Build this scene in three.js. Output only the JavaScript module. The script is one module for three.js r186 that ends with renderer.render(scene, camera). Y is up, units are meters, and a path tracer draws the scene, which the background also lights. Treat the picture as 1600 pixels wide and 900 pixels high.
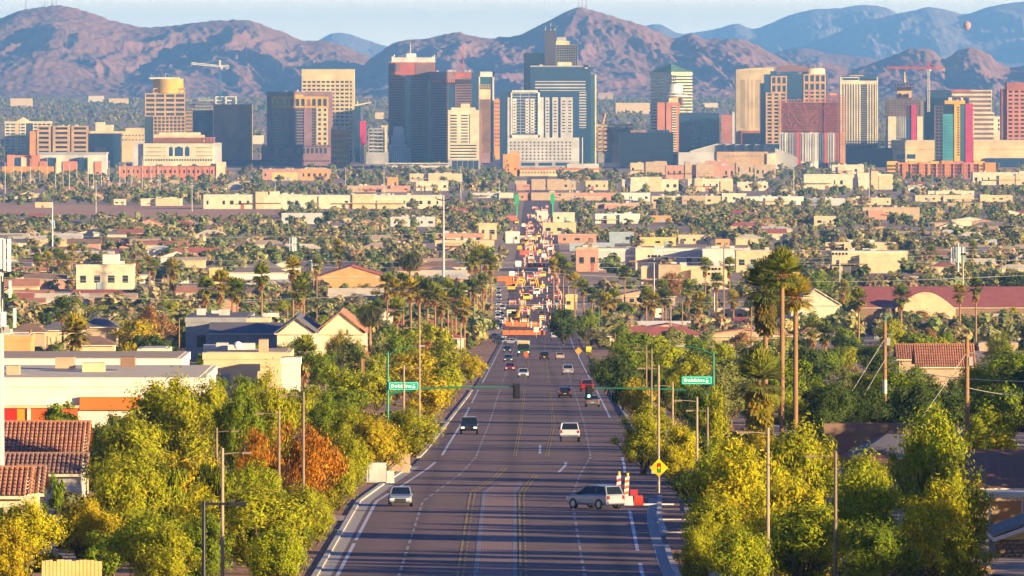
import * as THREE from 'three';
import { mergeGeometries } from 'three/addons/utils/BufferGeometryUtils.js';
import { ImprovedNoise } from 'three/addons/math/ImprovedNoise.js';

// ---------------------------------------------------------------- camera, sky, sun, exposure
const F = 14160, CX = 800, HY = 141, EYE = 85;        // a long lens: 14160 photo pixels of focal length, horizon on row 141
const scene = new THREE.Scene();
const camera = new THREE.PerspectiveCamera(2 * Math.atan(450 / F) * 180 / Math.PI, 16 / 9, 5, 140000);
camera.position.set(0, EYE, 0);
camera.lookAt(0, EYE, -1000);
camera.setViewOffset(1600, 900, 0, 450 - HY, 1600, 900);  // lens shifted down, so that uprights stay upright
const renderer = new THREE.WebGLRenderer({ antialias: true });
renderer.toneMapping = THREE.LinearToneMapping;
renderer.toneMappingExposure = 2.85;
renderer.shadowMap.enabled = true;

const AZ = 124 * Math.PI / 180, EL = 9.3 * Math.PI / 180;  // winter morning sun, low in the south-east; the lens looks north
const sunDir = new THREE.Vector3(Math.sin(AZ) * Math.cos(EL), Math.sin(EL), -Math.cos(AZ) * Math.cos(EL));
{
  const W = 512, H = 512, data = new Float32Array(W * H * 4);
  const mix = (a, b, t) => a + (b - a) * t;
  for (let r = 0; r < H; r++) {
    const el = ((r + 0.5) / H - 0.5) * Math.PI, s = Math.max(0, Math.sin(el));
    for (let c = 0; c < W; c++) {
      const az = ((c + 0.5) / W - 0.5) * 2 * Math.PI;
      const x = Math.cos(az) * Math.cos(el), z = Math.sin(az) * Math.cos(el), y = Math.sin(el);
      const cs = x * sunDir.x + y * sunDir.y + z * sunDir.z;
      const t = 1 - Math.exp(-s * 6.5), band = Math.exp(-s * 60);                   // the last few degrees are pale and warm
      const g = Math.pow(Math.max(0, cs), 12) * 0.35 * Math.exp(-s * 3), o = (r * W + c) * 4;
      data[o] = mix(0.11, 0.012, t) + 2.7 * band + g * 1.0;
      data[o + 1] = mix(0.14, 0.035, t) + 2.25 * band + g * 0.75;
      data[o + 2] = mix(0.23, 0.15, t) + 1.3 * band + g * 0.45;
      data[o + 3] = 1;
    }
  }
  const sky = new THREE.DataTexture(data, W, H, THREE.RGBAFormat, THREE.FloatType);
  sky.mapping = THREE.EquirectangularReflectionMapping;
  sky.magFilter = THREE.LinearFilter; sky.minFilter = THREE.LinearFilter; sky.needsUpdate = true;
  scene.background = sky; scene.environment = sky;
}
const sun = new THREE.DirectionalLight(new THREE.Color().setRGB(1.0, 0.745, 0.40), 5);
sun.name = 'sun';
sun.position.copy(sunDir).multiplyScalar(3000).add(new THREE.Vector3(0, 0, -2500));
sun.target.position.set(0, 0, -2500);
sun.castShadow = true; sun.shadow.mapSize.set(4096, 4096);
Object.assign(sun.shadow.camera, { left: -1500, right: 1500, top: 1500, bottom: -1500, near: 10, far: 9000 });
scene.add(sun); scene.add(sun.target);
scene.fog = new THREE.FogExp2(new THREE.Color().setRGB(0.18, 0.46, 1.0), 0.000036);

// ---------------------------------------------------------------- helpers
let seed = 7;
const rnd = () => { seed = (seed + 0x6d2b79f5) | 0; let t = Math.imul(seed ^ (seed >>> 15), 1 | seed); t = (t + Math.imul(t ^ (t >>> 7), 61 | t)) ^ t; return ((t ^ (t >>> 14)) >>> 0) / 4294967296; };
const rr = (a, b) => a + (b - a) * rnd();
const pick = (a) => a[Math.floor(rnd() * a.length)];
const clamp = (x, a, b) => Math.min(b, Math.max(a, x));
const lerp = (a, b, t) => a + (b - a) * t;
const N3 = new ImprovedNoise();
const noise = (x, y, z = 0) => N3.noise(x, y, z);
const fbm = (x, y, z, o = 4) => { let s = 0, a = 0.5; for (let i = 0; i < o; i++) { s += a * noise(x, y, z); x *= 2.03; y *= 2.03; z += 7.1; a *= 0.5; } return s; };
const ridged = (x, y, z, o = 4) => { let s = 0, a = 0.5; for (let i = 0; i < o; i++) { const n = 1 - Math.abs(noise(x, y, z)) * 2; s += a * n * n; x *= 2.07; y *= 2.07; z += 3.3; a *= 0.5; } return s; };
const table = (pts) => (x) => {
  if (x <= pts[0][0]) return pts[0][1];
  for (let i = 1; i < pts.length; i++) if (x <= pts[i][0]) { const [a, p] = pts[i - 1], [b, q] = pts[i]; return lerp(p, q, (x - a) / (b - a)); }
  return pts[pts.length - 1][1];
};
const smoothTable = (pts) => {   // Catmull-Rom through the points
  return (x) => {
    if (x <= pts[0][0]) return pts[0][1];
    const n = pts.length;
    for (let i = 1; i < n; i++) if (x <= pts[i][0]) {
      const p0 = pts[Math.max(0, i - 2)], p1 = pts[i - 1], p2 = pts[i], p3 = pts[Math.min(n - 1, i + 1)], h = p2[0] - p1[0], t = (x - p1[0]) / h;
      const m1 = (p2[1] - p0[1]) / (p2[0] - p0[0]) * h, m2 = (p3[1] - p1[1]) / (p3[0] - p1[0]) * h;
      return (2 * t ** 3 - 3 * t * t + 1) * p1[1] + (t ** 3 - 2 * t * t + t) * m1 + (-2 * t ** 3 + 3 * t * t) * p2[1] + (t ** 3 - t * t) * m2;
    }
    return pts[n - 1][1];
  };
};
// a point of the photograph at a depth d (metres north of the lens) in metres of the place
const X = (px, d) => (px - CX) * d / F;
const Y = (py, d) => EYE - (py - HY) * d / F;
const M = (px, d) => px * d / F;
// height of the ground, which falls northward to the river and rises again towards the mountains
const ground = smoothTable([[0, 66], [300, 60], [545, 56], [700, 53.5], [850, 51], [950, 49], [1230, 43.4], [1800, 31.6], [2400, 20.6], [3300, 15.2], [4000, 11.8], [6000, 5], [8000, 1.5], [10000, 0], [12000, 7], [14000, 22], [16000, 38], [19000, 54], [22000, 64], [27000, 72], [60000, 90]]);
const rowOf = (d) => HY + (EYE - ground(d)) * F / d;
// depth at which the ground meets a row of the photograph
const depthOf = (py) => { let a = 350, b = 24000; for (let i = 0; i < 50; i++) { const m = (a + b) / 2; if (rowOf(m) > py) a = m; else b = m; } return a; };

const taken = new Map();
const numbered = (name) => { const k = taken.get(name) ?? 0; taken.set(name, k + 1); return k ? name + '_' + String(k).padStart(3, '0') : name; };
function thing(name, label, category, pos = [0, 0, 0], group) {
  const o = new THREE.Group(); o.name = numbered(name); o.position.set(...pos); o.userData = { label, category };
  if (group) o.userData.group = group;
  scene.add(o); return o;
}
function copyOf(root, label, group) {
  const c = root.clone(); c.name = numbered(root.name.replace(/_\d{3}$/, '')); c.userData = { ...root.userData, label };
  if (group) c.userData.group = group;
  scene.add(c); return c;
}
function dtex(w, h, fn, srgb = false) {
  const a = new Uint8Array(w * h * 4);
  for (let y = 0; y < h; y++) for (let x = 0; x < w; x++) { const v = fn(x / w, y / h, x, y), o = (y * w + x) * 4; for (let k = 0; k < 3; k++) a[o + k] = clamp(Math.round((Array.isArray(v) ? v[k] : v) * 255), 0, 255); a[o + 3] = 255; }
  const t = new THREE.DataTexture(a, w, h); t.wrapS = t.wrapT = THREE.RepeatWrapping; t.magFilter = THREE.LinearFilter; t.minFilter = THREE.LinearMipmapLinearFilter; t.needsUpdate = true;
  if (srgb) t.colorSpace = THREE.SRGBColorSpace;
  return t;
}
const tile = (u, v, f, z, o) => {   // tiling fbm
  const a = (x, y) => fbm(x * f, y * f, z, o), w = u, q = v;
  return a(u, v) * (1 - w) * (1 - q) + a(u - 1, v) * w * (1 - q) + a(u, v - 1) * (1 - w) * q + a(u - 1, v - 1) * w * q;
};
const mottleTex = dtex(256, 256, (u, v) => 0.88 + 0.42 * tile(u, v, 5, 1.5, 5));
const grimeTex = dtex(256, 256, (u, v) => 0.82 + 0.7 * tile(u, v, 3, 9.5, 6));
const gritTex = dtex(256, 256, (u, v) => clamp(0.8 + 0.5 * tile(u, v, 4, 4.5, 4) + (rnd() - 0.5) * 0.28, 0, 1));
const scaled = (t, k) => { const c = t.clone(); c.repeat.set(1 / k, 1 / k); c.needsUpdate = true; return c; };
const T = { wall: scaled(mottleTex, 9), wallBig: scaled(grimeTex, 40), grit: scaled(gritTex, 3), gritBig: scaled(gritTex, 23) };
function mat(rgb, o = {}) {
  const m = new THREE.MeshPhysicalMaterial({ roughness: 0.85, ...o });
  m.color.setRGB(...rgb); return m;
}
const stucco = (r, g, b, o = {}) => mat([r, g, b], { map: T.wall, ...o });
const far = (r, g, b, o = {}) => mat([r, g, b], { map: T.wallBig, ...o });
const glassy = (r, g, b, rough = 0.12) => mat([r, g, b], { roughness: rough, specularIntensity: 1, ior: 1.6, metalness: 0.25 });

class G {
  constructor() { this.p = []; this.n = []; this.u = []; this.i = []; this.c = null; this.col = null; }
  tint(r, g, b) { this.col = [r, g, b]; if (!this.c) { this.c = []; for (let k = 0; k < this.p.length / 3; k++) this.c.push(1, 1, 1); } return this; }
  v(x, y, z, nx, ny, nz, u, w) { this.p.push(x, y, z); this.n.push(nx, ny, nz); this.u.push(u, w); if (this.c) this.c.push(...this.col); return this.p.length / 3 - 1; }
  quad(a, b, c, d) {
    const ux = b[0] - a[0], uy = b[1] - a[1], uz = b[2] - a[2], wx = d[0] - a[0], wy = d[1] - a[1], wz = d[2] - a[2];
    let nx = uy * wz - uz * wy, ny = uz * wx - ux * wz, nz = ux * wy - uy * wx; const l = Math.hypot(nx, ny, nz) || 1; nx /= l; ny /= l; nz /= l;
    const ax = Math.abs(nx), ay = Math.abs(ny), az = Math.abs(nz);
    const uv = (q) => ay >= ax && ay >= az ? [q[0], q[2]] : ax >= az ? [q[2], q[1]] : [q[0], q[1]];
    const k = [a, b, c, d].map((q) => this.v(q[0], q[1], q[2], nx, ny, nz, ...uv(q)));
    this.i.push(k[0], k[1], k[2], k[0], k[2], k[3]); return this;
  }
  tri(a, b, c) { this.quad(a, b, c, c); this.i.splice(-3, 3); return this; }
  box(x0, x1, y0, y1, z0, z1, skip = '') {
    if (x1 < x0) [x0, x1] = [x1, x0]; if (y1 < y0) [y0, y1] = [y1, y0]; if (z1 < z0) [z0, z1] = [z1, z0];
    this.quad([x0, y0, z1], [x1, y0, z1], [x1, y1, z1], [x0, y1, z1]);
    if (!skip.includes('b')) this.quad([x1, y0, z0], [x0, y0, z0], [x0, y1, z0], [x1, y1, z0]);
    this.quad([x1, y0, z1], [x1, y0, z0], [x1, y1, z0], [x1, y1, z1]);
    this.quad([x0, y0, z0], [x0, y0, z1], [x0, y1, z1], [x0, y1, z0]);
    if (!skip.includes('t')) this.quad([x0, y1, z1], [x1, y1, z1], [x1, y1, z0], [x0, y1, z0]);
    if (!skip.includes('u')) this.quad([x0, y0, z0], [x1, y0, z0], [x1, y0, z1], [x0, y0, z1]);
    return this;
  }
  cyl(a, b, r0, r1 = r0, seg = 8, caps = true) {
    const A = new THREE.Vector3(...a), B = new THREE.Vector3(...b), d = B.clone().sub(A), L = d.length(); d.normalize();
    const s = Math.abs(d.y) > 0.9 ? new THREE.Vector3(1, 0, 0) : new THREE.Vector3(0, 1, 0), e = new THREE.Vector3().crossVectors(s, d).normalize(), f = new THREE.Vector3().crossVectors(d, e);
    const ring = (P, r, v) => { const k = []; for (let i = 0; i <= seg; i++) { const t = i / seg * 2 * Math.PI, c = Math.cos(t), q = Math.sin(t), nx = e.x * c + f.x * q, ny = e.y * c + f.y * q, nz = e.z * c + f.z * q; k.push(this.v(P.x + nx * r, P.y + ny * r, P.z + nz * r, nx, ny, nz, i / seg * r0 * 6.28, v)); } return k; };
    const p = ring(A, r0, 0), q = ring(B, r1, L);
    for (let i = 0; i < seg; i++) this.i.push(p[i], p[i + 1], q[i + 1], p[i], q[i + 1], q[i]);
    if (caps) for (const [P, r, w] of [[A, r0, -1], [B, r1, 1]]) {
      if (r < 1e-4) continue;
      const c = this.v(P.x, P.y, P.z, d.x * w, d.y * w, d.z * w, 0, 0), k = [];
      for (let i = 0; i <= seg; i++) { const t = i / seg * 2 * Math.PI, co = Math.cos(t), si = Math.sin(t); k.push(this.v(P.x + (e.x * co + f.x * si) * r, P.y + (e.y * co + f.y * si) * r, P.z + (e.z * co + f.z * si) * r, d.x * w, d.y * w, d.z * w, co * r, si * r)); }
      for (let i = 0; i < seg; i++) w > 0 ? this.i.push(c, k[i], k[i + 1]) : this.i.push(c, k[i + 1], k[i]);
    }
    return this;
  }
  path(pts, r, seg = 5) { for (let k = 1; k < pts.length; k++) this.cyl(pts[k - 1], pts[k], Array.isArray(r) ? r[k - 1] : r, Array.isArray(r) ? r[k] : r, seg, true); return this; }
  // outline in x-y, pushed from z0 (back) to z1 (front)
  slab(pts, z0, z1) {
    const tris = THREE.ShapeUtils.triangulateShape(pts.map(([x, y]) => new THREE.Vector2(x, y)), []);
    const area = THREE.ShapeUtils.area(pts.map(([x, y]) => new THREE.Vector2(x, y)));
    const q = area < 0 ? [...pts].reverse() : pts, tr = area < 0 ? THREE.ShapeUtils.triangulateShape(q.map(([x, y]) => new THREE.Vector2(x, y)), []) : tris;
    for (const [z, w] of [[z1, 1], [z0, -1]]) { const k = q.map(([x, y]) => this.v(x, y, z, 0, 0, w, x, y)); for (const t of tr) w > 0 ? this.i.push(k[t[0]], k[t[1]], k[t[2]]) : this.i.push(k[t[0]], k[t[2]], k[t[1]]); }
    for (let k = 0; k < q.length; k++) { const a = q[k], b = q[(k + 1) % q.length]; this.quad([a[0], a[1], z1], [a[0], a[1], z0], [b[0], b[1], z0], [b[0], b[1], z1]); }
    return this;
  }
  // outline in x-z, raised from y0 to y1
  plan(pts, y0, y1) {
    const q = THREE.ShapeUtils.area(pts.map(([x, z]) => new THREE.Vector2(x, z))) < 0 ? [...pts].reverse() : pts;
    const tr = THREE.ShapeUtils.triangulateShape(q.map(([x, z]) => new THREE.Vector2(x, z)), []);
    for (const [y, w] of [[y1, 1], [y0, -1]]) { const k = q.map(([x, z]) => this.v(x, y, z, 0, w, 0, x, z)); for (const t of tr) w > 0 ? this.i.push(k[t[0]], k[t[2]], k[t[1]]) : this.i.push(k[t[0]], k[t[1]], k[t[2]]); }
    for (let k = 0; k < q.length; k++) { const a = q[k], b = q[(k + 1) % q.length]; this.quad([b[0], y0, b[1]], [a[0], y0, a[1]], [a[0], y1, a[1]], [b[0], y1, b[1]]); }
    return this;
  }
  geo() {
    const g = new THREE.BufferGeometry();
    g.setAttribute('position', new THREE.Float32BufferAttribute(this.p, 3)); g.setAttribute('normal', new THREE.Float32BufferAttribute(this.n, 3)); g.setAttribute('uv', new THREE.Float32BufferAttribute(this.u, 2));
    if (this.c) g.setAttribute('color', new THREE.Float32BufferAttribute(this.c, 3));
    g.setIndex(this.i); return g;
  }
  build(name, material, parent, data) {
    const m = new THREE.Mesh(this.geo(), material); m.name = parent === scene ? numbered(name) : name; m.castShadow = m.receiveShadow = true; if (data) m.userData = data;
    (parent ?? scene).add(m); return m;
  }
}
function part(name, geometry, material, parent, data) {
  const m = new THREE.Mesh(geometry, material); m.name = parent === scene ? numbered(name) : name; m.castShadow = m.receiveShadow = true; if (data) m.userData = data;
  parent.add(m); return m;
}
const structure = { kind: 'structure' };
// ---------------------------------------------------------------- land and mountains
const soilTex = dtex(512, 512, (u, v) => { const a = tile(u, v, 4, 2.5, 6), b = tile(u, v, 11, 6.5, 4), k = 0.78 + 0.5 * a + (rnd() - 0.5) * 0.1; return [k + 0.05 * b, k, k - 0.06 * b]; });
const soil = mat([0.52, 0.34, 0.215], { map: scaled(soilTex, 60), roughness: 1 });
{
  const p = [], uv = [], idx = [], n = [], ds = [];
  for (let d = -300; d < 66000; d += d < 2600 ? 25 : d < 12000 ? 100 : d < 25000 ? 400 : 2500) ds.push(d);
  const nx = 40;
  ds.forEach((d, r) => {
    const half = 700 + Math.max(0, d) * 0.22;
    for (let c = 0; c <= nx; c++) { const x = lerp(-half, half, c / nx); p.push(x, ground(Math.max(0, d)) - 0.05, -d); uv.push(x, -d); n.push(0, 1, 0); if (r && c) { const k = r * (nx + 1) + c; idx.push(k - nx - 2, k - nx - 1, k, k - nx - 2, k, k - 1); } }
  });
  const g = new THREE.BufferGeometry(); g.setAttribute('position', new THREE.Float32BufferAttribute(p, 3)); g.setAttribute('uv', new THREE.Float32BufferAttribute(uv, 2)); g.setIndex(idx); g.computeVertexNormals();
  part('ground', g, soil, scene, structure);
}
const rockTex = dtex(512, 512, (u, v) => { const a = tile(u, v, 5, 12.5, 6), b = tile(u, v, 3, 16.5, 3), k = clamp(0.82 + 0.6 * a - (rnd() < 0.34 ? 0.5 * rnd() : 0), 0, 1); return [k * (1 + 0.1 * b), k, k]; });
function mountain(name, label, pts, dr, front, back, o = {}) {
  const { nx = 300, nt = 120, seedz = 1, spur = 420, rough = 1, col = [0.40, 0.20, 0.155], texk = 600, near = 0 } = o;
  const S = smoothTable(pts), px0 = pts[0][0], px1 = pts[pts.length - 1][0], p = [], uv = [], idx = [];
  const nb = Math.round(nt * 0.22), tot = nt + nb;
  for (let r = 0; r <= tot; r++) {
    const t = (r - nb) / (r < nb ? nb : nt);                                  // -1 behind, 0 on the ridge line, 1 at the foot
    for (let c = 0; c <= nx; c++) {
      const px = lerp(px0, px1, c / nx), x = X(px, dr), k = Math.abs(t);
      const run = t < 0 ? -t * back : t * front, z = -(dr - (t < 0 ? -run : run));
      const wx = x + run * 0.55 * noise(x / 900, run / 2600, seedz) + 90 * rough * noise(x / 420, run / 700, seedz + 5) + 14 * noise(x / 60, run / 90, seedz + 8);
      const top = Y(S(px), dr), base = ground(-z) - 6, hgt = Math.max(0, top - base);
      const sp = clamp(ridged(wx / spur, run / (spur * 5), seedz + 2, 2) * 1.3, 0, 1), s2 = ridged(wx / (spur * 0.42), run / (spur * 1.9), seedz + 9, 4);
      const kk = t < 0 ? k : clamp(k * (1.35 - 0.5 * sp) + 0.10 * (0.6 - s2) * Math.min(1, k * 4), 0, 1);
      const g = Math.pow(1 - kk, t < 0 ? 1.4 : 1.25 + 0.9 * (1 - sp));
      const env = Math.min(1, k * 6) * (1 - kk);
      let h = base + hgt * g;
      h += rough * hgt * env * (0.22 * (s2 - 0.55) + 0.13 * (ridged(wx / 80, run / 240, seedz + 13, 4) - 0.5) + 0.03 * fbm(x / 22, run / 26, seedz + 21, 3));
      h += rough * Math.min(1, hgt / 60) * (3.4 * noise(x / 50, run / 55, seedz) + 4.6 * noise(x / 19, run / 20, seedz + 3)) * (t > 0.98 ? 0 : 1);
      p.push(x, h, z); uv.push(x, run * 1.3);
      if (r && c) { const q = r * (nx + 1) + c; idx.push(q - nx - 2, q, q - nx - 1, q - nx - 2, q - 1, q); }
    }
  }
  const g = new THREE.BufferGeometry(); g.setAttribute('position', new THREE.Float32BufferAttribute(p, 3)); g.setAttribute('uv', new THREE.Float32BufferAttribute(uv, 2)); g.setIndex(idx); g.computeVertexNormals();
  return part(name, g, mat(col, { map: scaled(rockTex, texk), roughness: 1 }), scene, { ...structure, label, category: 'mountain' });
}
mountain('mountain', 'broad mauve desert mountain with masts on its peak behind the left towers', [[-330, 150], [-260, 110], [-160, 70], [-80, 48], [0, 29], [30, 17], [75, 10], [100, 9], [130, 16], [175, 32], [225, 42], [270, 40], [320, 34], [375, 31], [410, 38], [445, 52], [470, 62], [520, 66], [560, 82], [600, 98], [660, 125], [730, 155]], 25000, 3000, 3000, { seedz: 3, spur: 700, nx: 620, nt: 230 });
mountain('mountain', 'peaked blue and mauve mountain rising behind the central towers', [[470, 160], [530, 128], [560, 106], [590, 84], [620, 66], [665, 60], [690, 55], [718, 50], [735, 55], [765, 60], [800, 57], [830, 46], [860, 31], [885, 18], [905, 12], [930, 17], [965, 28], [1000, 38], [1030, 50], [1055, 60], [1080, 52], [1100, 60], [1135, 61], [1165, 64], [1195, 78], [1230, 95], [1290, 115], [1350, 150]], 24000, 2200, 2600, { seedz: 11, spur: 560, nx: 620, nt: 220, rough: 1.15 });
mountain('mountain', 'low knobbly dark hill chain behind the construction crane', [[1180, 140], [1240, 104], [1270, 97], [1300, 101], [1330, 108], [1365, 98], [1400, 84], [1430, 76], [1455, 78], [1475, 92], [1495, 80], [1520, 75], [1545, 84], [1560, 98], [1585, 105], [1625, 96], [1680, 100], [1740, 140]], 23300, 1050, 1800, { seedz: 23, spur: 350, nx: 340, nt: 110, rough: 1.2 });
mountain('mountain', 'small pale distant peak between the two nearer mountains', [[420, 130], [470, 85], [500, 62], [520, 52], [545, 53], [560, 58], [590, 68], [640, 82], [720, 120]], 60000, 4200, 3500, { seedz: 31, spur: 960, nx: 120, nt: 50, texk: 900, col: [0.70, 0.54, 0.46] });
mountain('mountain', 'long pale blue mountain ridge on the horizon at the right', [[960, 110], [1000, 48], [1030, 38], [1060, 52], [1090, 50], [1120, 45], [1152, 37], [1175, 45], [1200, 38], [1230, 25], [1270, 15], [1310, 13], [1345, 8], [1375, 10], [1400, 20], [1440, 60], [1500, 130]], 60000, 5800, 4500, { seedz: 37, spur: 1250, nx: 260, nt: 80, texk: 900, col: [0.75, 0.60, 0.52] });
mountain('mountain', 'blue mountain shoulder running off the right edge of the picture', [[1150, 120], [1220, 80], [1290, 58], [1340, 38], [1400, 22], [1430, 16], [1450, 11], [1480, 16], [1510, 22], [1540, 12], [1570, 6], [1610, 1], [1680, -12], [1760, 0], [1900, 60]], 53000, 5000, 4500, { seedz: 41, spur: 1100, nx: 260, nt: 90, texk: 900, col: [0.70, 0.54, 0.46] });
mountain('mountain', 'low hazy foothills below the pale ridge behind the tan towers', [[1150, 128], [1190, 92], [1220, 80], [1255, 75], [1290, 82], [1320, 86], [1360, 90], [1400, 105], [1480, 128]], 34000, 2000, 2100, { seedz: 47, spur: 700, nx: 160, nt: 60, texk: 700 });
// ---------------------------------------------------------------- downtown
const C = {   // facade colours
  tan: far(0.60, 0.38, 0.185), cream: far(0.76, 0.59, 0.32), white: far(0.80, 0.75, 0.65), ivory: far(0.78, 0.67, 0.44), grey: far(0.42, 0.41, 0.40), pale: far(0.60, 0.58, 0.55), concrete: far(0.36, 0.33, 0.30),
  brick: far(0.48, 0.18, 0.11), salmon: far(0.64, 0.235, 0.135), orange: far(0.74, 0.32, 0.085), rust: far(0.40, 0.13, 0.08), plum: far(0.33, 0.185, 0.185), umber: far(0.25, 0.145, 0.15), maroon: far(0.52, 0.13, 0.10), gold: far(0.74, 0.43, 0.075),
  magenta: far(0.60, 0.03, 0.11), yellow: far(0.78, 0.42, 0.02), teal: far(0.06, 0.30, 0.34), red: far(0.62, 0.06, 0.04), copper: far(0.22, 0.42, 0.36), roofgrey: far(0.30, 0.29, 0.29), steel: far(0.22, 0.12, 0.10),
  glass: glassy(0.035, 0.055, 0.08), blue: glassy(0.02, 0.06, 0.13), green: glassy(0.04, 0.11, 0.12), dark: glassy(0.02, 0.025, 0.035, 0.25), bronze: glassy(0.06, 0.035, 0.03, 0.2),
};
const mastMat = mat([0.55, 0.53, 0.5], { roughness: 0.5, metalness: 0.4 }), redMast = mat([0.5, 0.07, 0.04]);
function tower(name, label, category, d, cx, group) {
  const t = { d, k: d / F, g: thing(name, label, category, [X(cx, d), ground(d), -d], group) };
  t.x = (px) => (px - cx) * t.k; t.y = (py) => (py == null ? -1.5 : Y(py, d) - ground(d));
  t.b = (g, x0, x1, yt, yb, z1, z0) => g.box(t.x(x0), t.x(x1), t.y(yb), t.y(yt), z0, z1);
  t.solid = (nm, m, x0, x1, yt, yb, z1 = 0, z0 = -30) => t.b(new G(), x0, x1, yt, yb, z1, z0).build(nm, m, t.g);
  // piers and spandrels standing proud of the wall behind; the spandrels run round the sides
  t.grid = (nm, m, x0, x1, yt, yb, nx, ny, fx, fy, z = 0.6, back = -24, o = {}) => {
    const g = new G(), bw = (x1 - x0) / nx, bh = (yb - yt) / ny;
    if (fx > 0) for (let i = 0; i <= nx; i++) { const c = x0 + i * bw; t.b(g, Math.max(x0 - 0.5, c - fx * bw / 2), Math.min(x1 + 0.5, c + fx * bw / 2), yt, yb, z * 1.15, -0.2); }
    if (fy > 0) for (let j = 0; j <= ny; j++) { const c = yt + j * bh; t.b(g, x0 - (o.flat ? 0 : 0.5), x1 + (o.flat ? 0 : 0.5), Math.max(yt - 0.3, c - fy * bh / 2), Math.min(yb, c + fy * bh / 2), z, o.flat ? -0.3 : back); }
    return g.build(nm, m, t.g, { kind: 'stuff' });
  };
  // small window openings set back into a thin proud skin: the skin is the grid, the panes the wall behind
  t.panes = (nm, m, x0, x1, yt, yb, nx, ny, fx, fy, z = 0.12) => {
    const g = new G(), bw = (x1 - x0) / nx, bh = (yb - yt) / ny;
    for (let i = 0; i < nx; i++) for (let j = 0; j < ny; j++) { const cx2 = x0 + (i + 0.5) * bw, cy = yt + (j + 0.5) * bh; t.b(g, cx2 - fx * bw / 2, cx2 + fx * bw / 2, cy - fy * bh / 2, cy + fy * bh / 2, z, -0.4); }
    return g.build(nm, m, t.g, { kind: 'stuff' });
  };
  t.mast = (nm, px, yt, yb, r = 0.35, z = -8, m = mastMat) => new G().cyl([t.x(px), t.y(yb), z], [t.x(px), t.y(yt), z], r, r * 0.5, 5).build(nm, m, t.g);
  t.roofbits = (x0, x1, y, n, h = 3, zb = -20) => { for (let i = 0; i < n; i++) { const a = rr(x0, x1 - 3), w = rr(2, 6); t.solid('rooftop_unit', C.pale, a, Math.min(x1, a + w), y - rr(1, h), y + 0.3, rr(-6, -3), zb + rr(0, 8)); } };
  return t;
}
let t;
// west end
t = tower('office_block', 'cream mid-rise with a small gable at the far left of downtown', 'office building', 10500, 44);
t.solid('wall', C.glass, 8, 78, 192, null, 0, -25); t.grid('facade_frame', C.ivory, 8, 40, 192, 236, 4, 9, 0.22, 0.5); t.grid('facade_frame', C.ivory, 52, 79, 192, 236, 4, 9, 0.22, 0.5);
new G().slab([[t.x(22), t.y(192)], [t.x(50), t.y(192)], [t.x(36), t.y(183)]], -14, 0.4).build('gable', C.ivory, t.g); t.solid('stair_tower', C.cream, 24, 29, 190, null, 0.9, -5); t.solid('parapet', C.ivory, 7, 80, 189.5, 192.5, 0.8, -26);
t = tower('office_block', 'tan office slab in three banded bays with a shaded right end', 'office building', 10220, 98);
t.solid('wall', C.dark, 58, 138, 199, null, 0, -30);
for (const [a, b] of [[58, 79], [83, 109], [112, 138]]) { t.grid('facade_bay', C.tan, a, b, 197, 241, 1, 6, 0.28, 0.5, 0.9); }
t.solid('orange_wall', C.orange, 46.5, 56, 205, null, 1, -20); t.roofbits(60, 136, 197, 6);
t = tower('office_block', 'low dark blue glass block with a pale tan entrance cube', 'office building', 10080, 163);
t.solid('wall', C.blue, 138, 188, 209, null, 0, -40); t.grid('mullions', C.dark, 138, 188, 209, 250, 8, 6, 0.08, 0.08, 0.2, -40); t.solid('entrance_cube', C.tan, 148, 167, 229, null, 9, 0.1);
new G().slab([[t.x(150.5), t.y(246)], [t.x(156), t.y(246)], [t.x(156), t.y(238)], [t.x(150.5), t.y(238)]], 9.02, 9.4).build('doorway', C.dark, t.g);
t = tower('low_block', 'sunlit cream stepped block left of the gold-topped tower', 'building', 10600, 183);
t.solid('wall', C.cream, 140, 228, 205, null, 0, -30); t.solid('penthouse', C.ivory, 149, 163, 191, 206, -3, -25); t.solid('penthouse', C.ivory, 163, 176, 195, 206, -3, -25); t.solid('penthouse', C.cream, 196, 226, 200, 206, -2, -25); t.panes('window', C.dark, 142, 226, 208, 222, 16, 2, 0.4, 0.3);
t = tower('gold_topped_tower', 'tan gridded tower with a golden drum on its roof', 'tower', 9995, 262);
t.solid('wall', C.glass, 226, 290, 146, null, 0, -28); t.solid('wing', C.glass, 290, 300.5, 174, null, 0, -24);
t.grid('facade_frame', C.tan, 227, 289, 146, 182, 4, 5, 0.16, 0.42, 0.9, -28); t.grid('facade_frame', C.tan, 240, 289, 182, 232, 8, 9, 0.26, 0.30, 0.9, -28); t.grid('facade_frame', C.tan, 290.5, 300, 174, 226, 3, 9, 0.3, 0.34, 0.8, -24);
new G().cyl([t.x(262), t.y(146), -14], [t.x(262), t.y(123), -14], M(24, t.d), M(24, t.d), 24).build('drum', C.gold, t.g); t.grid('roof_frame', C.tan, 240, 288, 138, 146, 3, 1, 0.12, 0.35, -1, -26);
{ const g = new G(); for (const px of [236, 239, 243, 248, 254, 258, 263, 270, 276]) g.cyl([t.x(px), t.y(124), -14 + rr(-6, 6)], [t.x(px), t.y(rr(113, 120)), -14], 0.35, 0.2, 4); g.build('antenna', mastMat, t.g, { kind: 'stuff' }); }
t.solid('roof_rail', C.white, 233, 280, 121, 123.5, -3, -24);
t = tower('unfinished_block', 'dark unclad office frame under the white and blue tower crane', 'building', 10330, 314);
t.solid('core', C.concrete, 294, 333, 162, null, -3, -26); t.grid('floor_slabs', far(0.24, 0.25, 0.28), 291, 335, 158, 240, 7, 17, 0.10, 0.16, 0.2, -30);
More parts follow.
